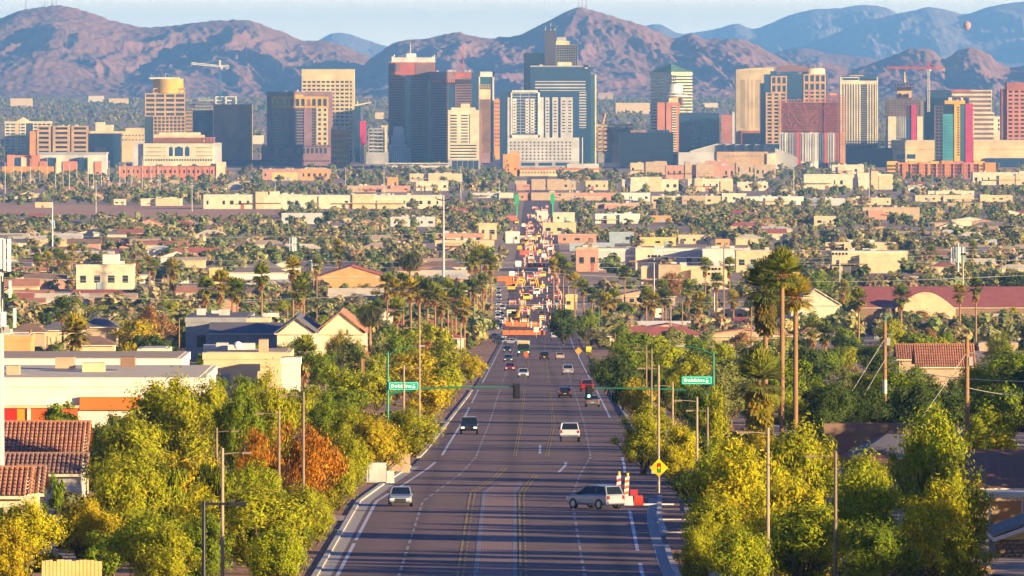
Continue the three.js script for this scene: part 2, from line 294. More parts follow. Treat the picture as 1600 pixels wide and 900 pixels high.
t.solid('parapet', C.concrete, 290, 335, 155.5, 158, 0.5, -30); { const g = new G(); for (let k = 0; k < 22; k++) { const px = 291 + k * 2; t.b(g, px, px + 0.5, rr(150, 154), 156, -2, -2.5); } g.build('guard_posts', C.pale, t.g, { kind: 'stuff' }); }
t.grid('roof_frame', C.white, 337, 369, 151, 163, 2, 2, 0.14, 0.3, -3, -18);
function crane(label, d, px, ytop, ybot, jibL, jibR, colMast, colJib, tilt = 0) {
  const c = tower('tower_crane', label, 'crane', d, px), k = c.k, H = c.y(ytop), B = c.y(ybot), w = 1.1;
  const lattice = (g, a, b, s) => { const A = new THREE.Vector3(...a), D = new THREE.Vector3(...b).sub(A), L = D.length(), n = Math.max(3, Math.round(L / (s * 2.2))), up = Math.abs(D.y) > L * 0.8; const off = up ? [[-s, 0, -s], [s, 0, -s], [s, 0, s], [-s, 0, s]] : [[0, -s, -s], [0, -s, s], [0, s * 1.3, 0]];
    const P = (q, o) => { const v = A.clone().addScaledVector(D, q); return [v.x + o[0], v.y + o[1], v.z + o[2]]; };
    for (const o of off) g.cyl(P(0, o), P(1, o), 0.32, 0.32, 4); for (let i = 0; i < n; i++) for (let j = 0; j < off.length; j++) g.cyl(P(i / n, off[j]), P((i + 1) / n, off[(j + 1) % off.length]), 0.2, 0.2, 3, false); return g; };
  lattice(new G(), [0, B, 0], [0, H, 0], w).build('mast', colMast, c.g);
  lattice(new G(), [c.x(jibL), H + 1 + tilt, 0], [0, H + 1, 0], 0.9).build('jib', colJib, c.g); lattice(new G(), [0, H + 1, 0], [c.x(jibR), H + 1, 0], 0.9).build('counter_jib', colJib, c.g);
  lattice(new G(), [0, H, 0], [0, H + 8, 0], 0.7).build('apex', colJib, c.g); new G().path([[c.x(jibL) * 0.7, H + 2 + tilt * 0.7, 0], [0, H + 8, 0], [c.x(jibR) * 0.9, H + 2, 0]], 0.12, 3).build('tie_rod', colJib, c.g);
  new G().box(c.x(jibR) - 4, c.x(jibR), H - 2.5, H + 0.5, -1.2, 1.2).build('counterweight', C.concrete, c.g); new G().box(0.9, 3, H - 2.4, H, -1.2, 1.3).build('cab', C.white, c.g); return c;
}
crane('white tower crane on a blue mast above the unclad block', 10310, 343.5, 105, 160, 299, 358, mat([0.06, 0.14, 0.30]), C.white, 3.2);
t = tower('slab_tower', 'plain windowless tan slab tower beside the plum tower', 'tower', 10272, 363);
t.solid('wall', C.tan, 333.5, 393.5, 163, null, 0, -34); t.grid('pilasters', C.tan, 333.5, 393.5, 163, 166, 1, 1, 0.02, 0.4, 0.5, -34); { const g = new G(); for (let k = 0; k < 14; k++) { const px = 335 + k * 4.3; t.b(g, px, px + 1.3, 164, 255, 0.35, -0.2); } g.build('fins', C.tan, t.g, { kind: 'stuff' }); }
t.solid('podium', C.plum, 330, 410, 250, null, 4, -30);
t = tower('civic_hall', 'wide white civic building with arched dark window over brick base', 'civic building', 9900, 278);
t.solid('wall', C.ivory, 224, 333, 224, null, 0, -35); t.solid('wing', C.pale, 208, 224, 223, null, -4, -30); t.solid('wing', C.pale, 333, 345, 223, null, -2, -30); t.solid('upper_storey', C.cream, 240, 318, 211, 225, -6, -34); t.solid('penthouse', C.ivory, 248, 312, 207, 212, -8, -30);
t.grid('louvres', C.salmon, 240, 335, 215, 223, 44, 1, 0.45, 0.2, -3, -30); { const g = new G(); for (const y of [230.5, 237, 243]) for (const [a, b] of [[226, 252], [255, 259], [306, 332]]) t.b(g, a, b, y, y + 0.8, 0.06, -1); g.build('slot_window', C.dark, t.g, { kind: 'stuff' }); }
for (const [a, b] of [[264, 270], [273, 286], [289, 296]]) new G().slab([[t.x(a), t.y(244)], [t.x(b), t.y(244)], [t.x(b), t.y(231)], [t.x((a + b) / 2), t.y(228.5)], [t.x(a), t.y(231)]], -1, 0.1).build('arched_window', C.blue, t.g);
t.panes('window', C.dark, 226, 332, 248, 252, 26, 1, 0.55, 0.8);
t = tower('brick_terrace', 'long salmon brick terrace in front of the white civic building', 'building', 8450, 269);
t.solid('brick_base', C.salmon, 186, 352, 260, null, 0, -30); t.grid('base_piers', C.brick, 186, 352, 260, 283, 14, 1, 0.05, 0.1, 0.4, -30); t.solid('ivory_block', C.ivory, 338, 352, 253, null, 1, -20); t.panes('window', C.dark, 190, 335, 264, 272, 20, 1, 0.35, 0.6, 0.12);
t = tower('tiered_jail', 'long salmon and grey low complex with vertical window slots at the left', 'civic building', 8900, 90);
t.solid('wall', C.pale, 60, 165, 241, null, -6, -50); t.solid('wall', C.salmon, 10, 62, 243, null, -4, -50); t.solid('base_wall', C.orange, 4, 84, 260, null, 4, -30); t.solid('base_wall', C.salmon, 0, 120, 274, null, 9, -30);
for (const px of [11, 49, 63, 99, 148]) t.solid('red_bay', C.salmon, px, px + (px === 99 ? 22 : 11), 242 + (px > 60 ? 10 : 0), 276, 1, -8); for (const px of [33, 88, 137]) t.solid('cream_bay', C.ivory, px, px + 8, 246, 272, 0.5, -8); for (const px of [23, 74, 122]) t.solid('window_bay', C.blue, px, px + 9, 246, 270, 0.2, -8);
t.solid('roof_deck', C.grey, 60, 166, 238, 241.3, -5, -55);
// centre-left
t = tower('arched_frame_tower', 'plum stone tower with gold top band and shaded stepped podium', 'tower', 10184, 468);
t.solid('wall', C.glass, 419, 518, 146, null, 0, -38); for (const [a, b] of [[417, 425], [441, 443], [449, 461], [475, 487], [493, 496], [512, 520]]) t.solid('stone_pier', C.plum, a, b, 150, 228, 0.9, -1); t.solid('stone_cornice', C.plum, 417, 520, 143, 150, 0.8, -39);
{ const g = new G(); for (let k = 0; k <= 10; k++) { const px = 424.5 + k * 8.6; t.b(g, px, px + 2.9, 151, 168, 1.4, -0.5); } t.b(g, 424, 513, 150.5, 154.5, 1.3, -0.5); t.b(g, 424, 513, 165.5, 168.5, 1.2, -0.5); t.b(g, 460, 474, 148, 151, 1.2, -0.5); g.build('gold_band', C.gold, t.g, { kind: 'stuff' }); }
t.grid('gold_bay', C.cream, 495, 512, 168, 228, 2, 8, 0.5, 0.5, 1, -1, { flat: 1 });
for (const [a, b] of [[425, 441], [443, 449], [461, 475], [487, 493]]) t.grid('spandrel', C.plum, a, b, 170, 228, 1, 13, 0, 0.3, 0.3, -1, { flat: 1 });
t.solid('podium', C.plum, 408.5, 528, 229, null, 6, -44); { const g = new G(); for (let k = 0; k < 24; k++) t.b(g, 410 + k * 5, 412.5 + k * 5, 226, 230, 6, 3); g.build('crenel', C.plum, t.g, { kind: 'stuff' }); } t.panes('window', C.glass, 430, 512, 231, 240, 12, 1, 0.6, 0.9, 6.1); t.panes('window', C.dark, 412, 524, 250, 253, 26, 1, 0.5, 0.8, 6.1); t.roofbits(425, 515, 143, 5);
t = tower('waffle_tower', 'pale yellow concrete tower with a waffle grid of windows', 'tower', 10620, 512);
t.solid('wall', C.dark, 472, 553, 110, null, 0, -38); t.solid('blank_top', C.cream, 471.5, 553.5, 108, 125, 1.4, -39.5); t.grid('waffle', C.cream, 472, 553, 125, 240, 11, 19, 0.30, 0.52, 1.2, -39); t.solid('end_pier', C.cream, 549.5, 553.6, 108, null, 1.5, -39.6);
t = tower('glass_slab', 'narrow dark blue slab beside the waffle tower', 'tower', 10560, 558);
t.solid('wall', C.blue, 554, 563, 166, null, 0, -25); t.grid('mullions', C.glass, 554, 563, 166, 245, 2, 20, 0.1, 0.15, 0.2, -25);
t = tower('tower_crane', 'cream crane jib lying level behind the waffle tower', 'crane', 10650, 560); t.solid('mast', C.ivory, 558, 559.5, 158, null, -2, -4); new G().slab([[t.x(552), t.y(164)], [t.x(580), t.y(159)], [t.x(580), t.y(160.8)], [t.x(552), t.y(166)]], -3, -1).build('jib', C.ivory, t.g);
t = tower('brick_block', 'orange brick block with rows of small windows beside the plum tower', 'building', 10040, 531);
t.solid('wall', C.orange, 517, 546.5, 204, null, 0, -22); t.panes('window', C.dark, 519, 545, 207, 261, 7, 6, 0.38, 0.45); t.solid('parapet', C.tan, 516.5, 547, 202, 204.5, 0.6, -23); t.solid('penthouse', C.ivory, 518, 527, 197, 202, -3, -15); t.solid('tank', C.ivory, 532, 541, 200, 202.2, -3, -12);
t = tower('pink_tower', 'slim crimson slab between glass slab and open frame', 'tower', 10400, 567); t.solid('wall', C.magenta, 562.5, 571.5, 189, 226, 0, -18); t.solid('base', C.cream, 564, 569, 226, null, 1, -18); t.panes('window', C.dark, 565, 571, 192, 224, 3, 12, 0.4, 0.3);
t = tower('parking_frame', 'open concrete car-park frame left of the brown twin towers', 'car park', 10350, 591); t.solid('core', C.concrete, 577, 604, 206, null, -6, -22); t.grid('decks', C.pale, 576, 605, 201, 240, 4, 7, 0.10, 0.28, 0, -24); t.solid('stair_tower', C.ivory, 601, 604, 196, null, 1, -6); t.solid('roof_beam', C.cream, 596, 606, 196, 199, 1.2, -4); t.solid('base', C.grey, 572, 607, 238, null, 2, -20);
// brown towers
t = tower('brown_tower', 'tall dark brown tower with white scalloped crown', 'tower', 10030, 643.5);
t.solid('wall', C.bronze, 607, 680, 97, null, 0, -45); for (const [a, b] of [[607.5, 632], [642, 668]]) t.grid('spandrels', C.umber, a, b, 118, 252, 1, 33, 0.05, 0.52, 0.7, -44, { flat: 1 });
t.solid('recess', C.blue, 632, 642, 118, null, 0.15, -1); t.solid('recess', C.blue, 668, 679.6, 124, null, 0.15, -1); t.solid('top_wall', C.maroon, 607, 680, 97.2, 117, 0.5, -45.5); t.solid('dark_panel', C.umber, 607.5, 625, 99, 112, 0.9, 0); t.solid('dark_panel', C.umber, 649, 678, 99, 118, 0.9, 0);
{ const g = new G(); for (let k = 0; k < 15; k++) { const px = 612 + k * 4.5; g.slab([[t.x(px), t.y(97)], [t.x(px + 4.3), t.y(97)], [t.x(px + 4.1), t.y(k === 0 || k === 14 ? 85 : 89)], [t.x(px + 2.1), t.y(90.5)], [t.x(px + 0.2), t.y(k === 0 || k === 14 ? 86 : 89)]], -44, 1.4); } t.b(g, 635, 650, 83.5, 90, -8, -30); t.b(g, 611, 680, 95.4, 97.4, 1.2, -45.8); g.build('crown', C.white, t.g, { kind: 'stuff' }); } t.mast('antenna', 641, 66, 85, 0.5);
t = tower('brown_tower', 'broad dark brown tower with stepped red roofline, beside the crowned tower', 'tower', 10005, 714);
t.solid('wall', C.bronze, 672, 736, 114, null, 0, -40); t.solid('end_wall', C.blue, 736, 748, 113, null, -3, -40); for (const [a, b] of [[676, 700], [712, 736]]) t.grid('spandrels', C.umber, a, b, 132, 250, 1, 29, 0.05, 0.52, 0.7, -40, { flat: 1 }); t.solid('recess', C.blue, 700, 712, 134, null, 0.15, -1);
t.solid('top_wall', C.plum, 671.5, 736.5, 112, 124, 0.6, -40.5); t.solid('red_panel', C.maroon, 711, 736, 113.5, 121, 1, 0); t.panes('louvre', C.salmon, 676, 711, 124, 129, 12, 1, 0.55, 0.9, 0.5); t.roofbits(676, 745, 112, 7); t.mast('antenna', 724, 72, 112, 0.5, -8, redMast);
t = tower('stepped_block', 'small pale grey art deco tower stepping up before the brown tower', 'tower', 9960, 624);
for (const [a, b, y, z] of [[608, 636, 226, 0], [611, 633, 212, -1], [614, 631, 200, -2], [616, 629, 197, -3]]) t.solid('tier', C.pale, a, b, y, null, z, -16 - z); t.solid('wing', C.pale, 634, 642, 230, null, -2, -14); { const g = new G(); for (let k = 0; k < 9; k++) t.b(g, 610 + k * 2.9, 610.9 + k * 2.9, 226, 252, 0.4, -0.2); for (let k = 0; k < 5; k++) t.b(g, 615.5 + k * 2.9, 616.3 + k * 2.9, 199, 226, -1.4, -2.2); g.build('pilaster', C.white, t.g, { kind: 'stuff' }); } t.panes('window', C.glass, 611.3, 634, 229, 250, 8, 6, 0.4, 0.5);
t = tower('car_park', 'white banded car park at the foot of the brown towers', 'car park', 9770, 651); t.solid('core', C.concrete, 604, 699, 257, null, -3, -40); t.grid('decks', C.white, 603, 700, 255, 272, 7, 3, 0.03, 0.34, 0, -42); 
t = tower('cream_hotel', 'cream high-rise with paired window rows before the brown towers', 'tower', 9800, 725);
t.solid('wall', C.ivory, 700, 748.5, 172, null, 0, -26); t.solid('upper_wall', C.ivory, 705, 743, 168, 173, -1, -24); t.solid('penthouse', C.ivory, 720, 734, 162, 169, -3, -20); for (const [a, b] of [[703, 714], [720, 731]]) t.panes('window_row', C.dark, a, b, 178, 224, 1, 10, 0.95, 0.42); t.panes('slit_window', C.dark, 733, 734.6, 178, 224, 1, 10, 0.9, 0.8); t.panes('window_row', C.dark, 703, 745, 225, 248, 1, 5, 0.98, 0.42);
t.solid('base', C.grey, 700.5, 750, 249, null, 1.2, -28); t.panes('window', C.glass, 706, 748, 251, 268, 5, 1, 0.9, 1, 1.4); t.solid('stair_wall', C.plum, 748.6, 752, 174, null, -2, -20);
t = tower('white_portal_tower', 'white framed glass tower behind the cream high-rise', 'tower', 10600, 760); t.solid('wall', C.green, 750, 770, 117, null, -1, -30); { const g = new G(); t.b(g, 748, 772, 112, 120, 0.5, -31); t.b(g, 769.5, 772, 112, 240, 0.5, -31); t.b(g, 748, 750, 112, 240, 0.5, -31); g.build('portal_frame', C.white, t.g); }
t = tower('tan_slab', 'narrow tan and grey striped slab below the white portal tower', 'tower', 10500, 757); t.solid('wall', C.plum, 749, 766, 140, null, 0, -22); t.solid('cap', C.cream, 748.6, 766.4, 140, 155, 0.5, -22.5); t.grid('cap_rail', C.tan, 749, 766, 132, 140, 6, 2, 0.3, 0.3, 0, -22); t.grid('fins', C.tan, 749, 766, 155, 238, 10, 1, 0.35, 0, 0.6);
t = tower('tan_block', 'small tan block glimpsed down the avenue', 'building', 10900, 777); t.solid('wall', C.orange, 772, 782, 155, null, 0, -25); t.panes('window', C.dark, 773, 781, 159, 230, 3, 12, 0.5, 0.4);
// centre
t = tower('blue_tower', 'dark teal glass tower standing behind the wide glass tower', 'tower', 9912, 836); t.solid('wall', C.blue, 818.5, 852, 83, null, 0, -12); t.grid('mullions', C.glass, 818.5, 852, 83, 150, 6, 16, 0.06, 0.08, 0.15, -12);
t = tower('tall_slab_tower', 'tallest tower, dark windowless slab joined to gridded glass block', 'tower', 9880, 876);
t.solid('slab', far(0.085, 0.075, 0.10), 851, 868.5, 47.5, null, 0, -30); t.solid('wall', C.dark, 869, 902, 70, null, -3, -28); t.grid('mullions', C.grey, 869, 902, 70, 110, 12, 11, 0.22, 0.2, -2.4, -28); t.solid('penthouse', C.cream, 869, 890, 64, 70, -6, -24); t.solid('plant_room', C.grey, 870, 885, 58, 64.2, -8, -22); for (const px of [852.5, 860.5, 867]) t.mast('antenna', px, px === 860.5 ? 36 : 41, 48, 0.4); new G().cyl([t.x(867), t.y(44), -6], [t.x(867), t.y(41), -6], 1.6, 1.6, 10).build('dish', C.dark, t.g);
t = tower('wide_glass_tower', 'broad blue glass tower with white bands in the centre', 'tower', 9855, 880);
t.solid('wall', C.blue, 829, 923, 104, null, 0, -16); t.solid('end_wall', C.green, 921, 931.5, 116, null, -1.5, -16); t.grid('curtain_mullion', C.glass, 829, 923, 104, 252, 30, 36, 0.10, 0.12, 0.15, -16); t.solid('corner_fin', C.ivory, 929.5, 931.8, 116, null, -1, -17);
t.grid('white_band', C.pale, 836, 915, 127, 142, 1, 3, 0, 0.42, 0.5, -1, { flat: 1 }); t.grid('white_band', C.pale, 903, 916, 144, 200, 1, 13, 0, 0.5, 0.5, -1, { flat: 1 }); t.solid('parapet', C.grey, 828.5, 923, 102.5, 104.5, 0.4, -16.5); t.solid('roof_plant', C.ivory, 871, 893, 97, 103, -4, -14); t.solid('roof_unit', C.ivory, 843, 848, 101, 103, -4, -10); t.solid('dark_sign', C.dark, 912, 920, 102, 108, 0.7, 0);
new G().box(t.x(913.5), t.x(918.5), t.y(107), t.y(105.4), 0.72, 0.95).build('emblem', C.white, t.g);
t = tower('framed_hotel', 'white and grey hotel block with bright framed balcony panel', 'tower', 9800, 845);
t.solid('wall', C.blue, 781, 905, 143, null, 0, -22); t.grid('mullion', C.glass, 781, 793, 143, 258, 4, 22, 0.1, 0.1, 0.12, -22); t.grid('mullion', C.glass, 841, 905, 143, 152, 14, 2, 0.1, 0.1, 0.12, -22); t.solid('grey_wall', C.pale, 793, 905, 215, 252, 0.9, -0.2); t.panes('window', C.dark, 795, 894, 220, 251, 16, 6, 0.42, 0.45, 1.0);
for (const [a, b] of [[793, 799], [843, 849.5], [852, 858.5], [863, 872], [876, 895]]) t.solid('grey_pier', C.pale, a, b, 152, 215, 0.9, -0.2); for (const [a, b] of [[801, 807], [821, 826], [829, 835]]) t.solid('white_pier', C.white, a, b, 154, 208, 0.9, -0.2);
for (const [a, b] of [[801, 807], [821, 826], [829, 835], [852, 858.5], [863, 872], [876, 895]]) t.panes('pier_window', C.dark, a, b, 156, 208, b - a > 9 ? 2 : 1, 11, 0.5, 0.35, 1.0);
{ const g = new G(); t.b(g, 798, 843.5, 141, 144.5, 1.8, -1); t.b(g, 798, 843.5, 211, 215.5, 1.8, -1); t.b(g, 798, 800, 141, 215, 1.8, -1); t.b(g, 840.5, 843.5, 141, 215, 1.8, -1); g.build('white_frame', C.white, t.g); } t.grid('balcony', C.pale, 800, 840, 146, 210, 3, 14, 0.05, 0.18, 0.4, -0.5, { flat: 1 });
t.solid('right_wing', C.glass, 894, 910, 218, null, -1, -20); t.solid('fin', C.white, 909.5, 910.8, 215, null, -0.6, -3); t.solid('podium', C.grey, 793, 905, 252, null, 1.5, -24); t.panes('podium_window', C.blue, 812, 892, 254, 259, 3, 1, 0.8, 0.9, 1.7);
t = tower('mural_block', 'tan block with a dark mural at the foot of the white hotel', 'building', 8950, 799); t.solid('wall', C.orange, 786, 812, 241, null, 0, -24); t.solid('tower_wall', C.tan, 797, 811, 236, 242, -1, -20); { const g = new G(); for (let k = 0; k < 26; k++) { const a = rr(787, 794), y = rr(249, 266); t.b(g, a, a + rr(1, 2.4), y, y + rr(1, 2.6), 0.15, -0.1); } g.build('mural', C.umber, t.g, { kind: 'stuff' }); }
t = tower('low_terrace', 'long low cream and salmon terrace before the hotel', 'building', 8950, 866); t.solid('wall', C.cream, 808, 936, 265, null, 0, -30); t.solid('tile_roof', C.salmon, 806, 938, 262.5, 265.2, 1, -30); t.solid('upper_wall', C.pale, 886, 936, 256, 263, -6, -26); t.panes('window', C.dark, 810, 934, 267, 272, 26, 1, 0.4, 0.5);
t = tower('tan_garage', 'tan garage with ramp decks right of the wide glass tower', 'car park', 10500, 962); t.solid('core', C.concrete, 934, 988, 199, null, -3, -36); t.grid('decks', C.tan, 933, 989, 195, 236, 6, 6, 0.14, 0.6, 0, -38); t.solid('front_block', C.tan, 957, 968, 205, null, 3, -5); t.solid('parapet', C.cream, 932, 990, 194, 197.5, 0.6, -38.5);
t = tower('crane_boom', 'orange crawler crane boom leaning above the tan garage', 'crane', 10700, 943); new G().path([[t.x(938), t.y(208), -5], [t.x(946), t.y(176), -5]], [1.6, 1.2], 4).build('boom', C.orange, t.g); t.solid('body', C.orange, 936, 945, 205, null, 0, -8);
t = tower('dark_glass_block', 'long low dark glass block right of centre', 'office building', 9960, 1010); t.solid('wall', C.dark, 968, 1052, 207, null, 0, -40); t.grid('band', C.blue, 976, 1050, 212, 250, 2, 5, 0.02, 0.13, 0.3, -1, { flat: 1 }); t.solid('roof_unit', C.plum, 985, 1010, 203.5, 207.3, -5, -25); t.solid('roof_unit', C.blue, 1012, 1046, 203, 207.3, -4, -25);
t = tower('peaked_tower', 'square tower turned on its corner with a teal pyramid roof', 'tower', 10450, 1049);
{ const w = M(33.5, t.d), w0 = w * 0.94, pl = (s, z = 0) => [[-s, -s], [0, 0], [s, -s], [0, -2 * s]].map(([x, zz]) => [x, zz * 0.72 - z]); new G().plan(pl(w0, 1.2), -1.5, t.y(114)).build('wall', C.glass, t.g);
  const g = new G(); for (let j = 0; j < 22; j++) { const y = t.y(116 + j * 4.8); g.plan(pl(w), y - 1.6, y + 0.1); } g.plan(pl(w), t.y(116), t.y(112.5)); g.build('floor_band', C.ivory, t.g, { kind: 'stuff' });
  const r = new G(), q = pl(w), a = [0, t.y(99.5), -w * 0.72], b = q.map(([x, z]) => [x, t.y(112.5), z]); for (let k = 0; k < 4; k++) r.tri(b[(k + 1) % 4], b[k], a), r.tri(b[k], b[(k + 1) % 4], a); r.build('pyramid_roof', C.copper, t.g); t.mast('spire', 1049, 96.5, 101, 0.3, -w * 0.72); }
t = tower('drum_hotel', 'red brick hotel with a cream revolving drum on top', 'tower', 10150, 1050);
t.solid('wall', C.salmon, 1027, 1062, 160, null, 0, -20); t.solid('dark_slot', C.dark, 1039, 1041, 160, null, 0.1, -1); t.solid('balcony_core', C.dark, 1050, 1056.5, 166, null, 0.1, -1); t.grid('balcony', C.ivory, 1050, 1057, 166, 240, 1, 19, 0, 0.5, 0.9, -1, { flat: 1 }); t.solid('shaft', C.cream, 1045, 1066, 150, 165, -2, -18);
{ const g = new G(), c = [t.x(1054), -10]; const dr = (r, y0, y1) => g.cyl([c[0], t.y(y1), c[1]], [c[0], t.y(y0), c[1]], M(r, t.d), M(r, t.d), 28); dr(13, 131, 145); dr(20, 148, 150.5); dr(19.5, 144.5, 146); dr(11, 150.5, 158); g.build('drum', C.white, t.g); new G().cyl([c[0], t.y(149), c[1]], [c[0], t.y(145.5), c[1]], M(18.6, t.d), M(18.6, t.d), 28).build('drum_window', C.dark, t.g); }
t.grid('roof_screen', C.plum, 1064, 1068, 152, 166, 3, 1, 0.5, 0, -3); t.grid('mast', C.dark, 1046, 1056, 117, 131, 3, 3, 0.2, 0.2, -8, -12, { flat: 1 });
t = tower('blue_glass_block', 'dark blue glass block with paired grey balcony bays', 'tower', 10010, 1092); t.solid('wall', C.blue, 1061, 1124, 178, null, 0, -26); t.grid('mullion', C.glass, 1061, 1124, 178, 250, 16, 17, 0.1, 0.12, 0.15, -26); t.grid('balcony', C.grey, 1080, 1090, 192, 246, 2, 9, 0.1, 0.55, 0.8, -1, { flat: 1 }); t.grid('balcony', C.grey, 1097, 1107, 192, 246, 2, 9, 0.1, 0.55, 0.8, -1, { flat: 1 }); t.solid('roof_rail', C.blue, 1063, 1122, 176, 178.2, -2, -24);
t = tower('pink_grid_block', 'distant pinkish gridded apartment block beside the cream curved tower', 'building', 10800, 1137); t.solid('wall', C.plum, 1128, 1147, 180, null, 0, -22); t.grid('frame', C.salmon, 1128, 1144, 180, 222, 5, 12, 0.3, 0.35, 0.5, -22); t.solid('stair_tower', C.pale, 1144, 1148, 175, null, 0.6, -15);
t = tower('curved_cream_tower', 'pale yellow curved tower with small dotted windows', 'tower', 10500, 1177);
{ const a = [], n = 14; for (let k = 0; k <= n; k++) { const q = k / n; a.push([t.x(lerp(1150, 1209, q)), 5 * Math.sin(q * Math.PI * 0.6)]); } a.push([t.x(1209), -28], [t.x(1150), -28]); const top = t.y(109); new G().plan(a, -1.5, top).build('wall', C.cream, t.g); const r = new G(); r.slab([[t.x(1150), top], [t.x(1209), top], [t.x(1209), top + 2.6], [t.x(1170), top + 1.6]], -26, -4); r.build('parapet', C.cream, t.g);
  const g = new G(); for (let j = 0; j < 24; j++) for (const px of [1158, 1160.4, 1162.8, 1169, 1175, 1181, 1183.5, 1186, 1188.5]) { const q = (px - 1150) / 59, z = 5 * Math.sin(q * Math.PI * 0.6); t.b(g, px - 0.75, px + 0.75, 125 + j * 3.2, 126.5 + j * 3.2, z + 0.1, z - 1); } g.build('window', C.umber, t.g, { kind: 'stuff' }); }
t.solid('base', C.rust, 1158, 1205, 204, null, 8, -10); t.solid('dark_base', C.dark, 1160, 1205, 208, null, 8.3, 0);
t = tower('vaulted_arena', 'low arena with a long sloping ribbed roof', 'arena', 9820, 1160);
new G().slab([[t.x(1072), t.y(null)], [t.x(1072), t.y(243)], [t.x(1080), t.y(236)], [t.x(1122), t.y(225)], [t.x(1192), t.y(226)], [t.x(1225), t.y(236)], [t.x(1246), t.y(246)], [t.x(1246), t.y(null)]], -55, -5).build('shell', C.grey, t.g);
t.solid('wall', C.tan, 1120, 1200, 237, null, 3, -30); { const g = new G(); for (let k = 0; k < 6; k++) t.b(g, 1131 + k * 15.5, 1133.5 + k * 15.5, 225, 238, 1.5, -6); g.build('roof_rib', C.glass, t.g, { kind: 'stuff' }); } t.panes('window', C.concrete, 1128, 1192, 242, 246, 9, 1, 0.7, 0.7, 3.1); new G().slab([[t.x(1078), t.y(236)], [t.x(1122), t.y(224)], [t.x(1122), t.y(225.3)], [t.x(1078), t.y(237.2)]], -8, 1).build('white_edge', C.white, t.g); t.solid('east_wall', C.ivory, 1198, 1212, 240, null, 5, -20); t.solid('lower_wall', C.pale, 1060, 1122, 238, null, 1, -12);
// right
t = tower('tan_glass_tower', 'tan stone tower with a dark glass centre strip and vaulted top', 'tower', 10200, 1241);
t.solid('wall', C.blue, 1194, 1292, 116, null, 0, -34); t.solid('side_wing', C.blue, 1188, 1198, 130, null, -3, -30);
for (const [a, b, y, n] of [[1205, 1229, 119, 3], [1256, 1290, 116, 4]]) { t.grid('stone_frame', C.tan, a, b, y, y + 26, n, 2, 0.36, 0.28, 1.2, -20, { flat: 1 }); t.grid('stone_frame', C.tan, a - (b < 1240 ? 8 : 0), b, y + 26, 225, n, 14, 0.40, 0.44, 1.2, -20, { flat: 1 }); }
t.grid('glass_band', C.glass, 1229, 1256, 112, 225, 1, 18, 0, 0.14, 0.6, -1, { flat: 1 }); { const g = new G(); g.slab([[t.x(1212), t.y(112)], [t.x(1262), t.y(112)], [t.x(1262), t.y(104)], [t.x(1240), t.y(101.5)], [t.x(1219), t.y(104)]], -30, 0); g.build('vaulted_roof', C.umber, t.g); } new G().cyl([t.x(1272), t.y(117), -12], [t.x(1272), t.y(107), -12], M(18, t.d), M(17, t.d), 24).build('round_top', C.ivory, t.g); for (const px of [1274, 1281, 1284]) t.mast('antenna', px, px === 1274 ? 100 : 97, 108, 0.35); t.solid('roof_unit', C.blue, 1204, 1214, 111, 117, -2, -20);
t = tower('red_steel_frame', 'red steel scaffold frame tower rising over red and white panels', 'building', 9900, 1270);
t.solid('core', C.concrete, 1222, 1312, 160, null, -9, -24); const redSteel = far(0.42, 0.10, 0.075), redSteel2 = far(0.55, 0.17, 0.10);
t.grid('scaffold', redSteel2, 1218, 1292, 156, 207, 16, 12, 0.16, 0.24, 0, -22); t.grid('scaffold', redSteel, 1288, 1321, 149, 236, 8, 22, 0.2, 0.3, 0.8, -22);
{ const g = new G(); for (let k = 0; k < 90; k++) { const a = rr(1218, 1316), y = rr(152, 205), w = rr(2, 5); g.cyl([t.x(a), t.y(y), 1.2], [t.x(a + w * (rnd() < 0.5 ? -1 : 1)), t.y(y + rr(3, 6)), 1.2], 0.22, 0.22, 3, false); } g.build('brace', redSteel2, t.g, { kind: 'stuff' }); }
{ const cols = [C.pale, C.white, C.grey, C.red, C.white, C.pale, C.white, C.white, C.blue, C.red, C.pale, C.white, C.red, C.orange], xs = [1218, 1225, 1231, 1243, 1251, 1257, 1265, 1271, 1279, 1287, 1293, 1301, 1304, 1312, 1321]; for (let k = 0; k < 14; k++) t.solid('panel', cols[k], xs[k] + 0.3, xs[k + 1] - 0.3, 207 + (k % 3) * 0.4, null, 1 + (k % 2) * 0.5, -4); t.grid('window_grid', C.grey, 1218, 1321, 209, 252, 26, 13, 0.10, 0.12, 1.7, -1, { flat: 1 }); }
t.solid('roof_box', C.orange, 1296, 1307, 146, 150, -3, -12); t.solid('crane_mast', redSteel, 1264, 1266.5, 140, 160, -1, -3);
t = tower('striped_tower', 'slim tower striped in black and white vertical bands', 'tower', 10070, 1342); t.solid('wall', C.dark, 1313, 1371, 122, null, 0, -28); { const g = new G(); for (let k = 0; k < 14; k++) { if (k === 8 || k === 9) continue; const px = 1314 + k * 4.1; t.b(g, px, px + 1.9, 131, 224, 0.8, -0.3); } t.b(g, 1313, 1371.5, 126, 131.5, 0.7, -28.5); t.b(g, 1312.5, 1315, 120, 224, 0.9, -28.5); t.b(g, 1370, 1371.8, 120, 224, 0.9, -28.5); g.build('white_fin', C.ivory, t.g, { kind: 'stuff' }); } t.grid('sill', C.pale, 1316, 1370, 133, 222, 1, 26, 0, 0.16, 0.3, -1, { flat: 1 }); t.solid('roof_screen', C.blue, 1313, 1371, 119, 124, 0.5, -26); t.solid('plant_room', C.tan, 1328, 1350, 117.5, 120, -5, -18); t.grid('roof_rail', C.white, 1316, 1342, 121, 126, 1, 1, 0.03, 0.3, 0.8, -2, { flat: 1 });
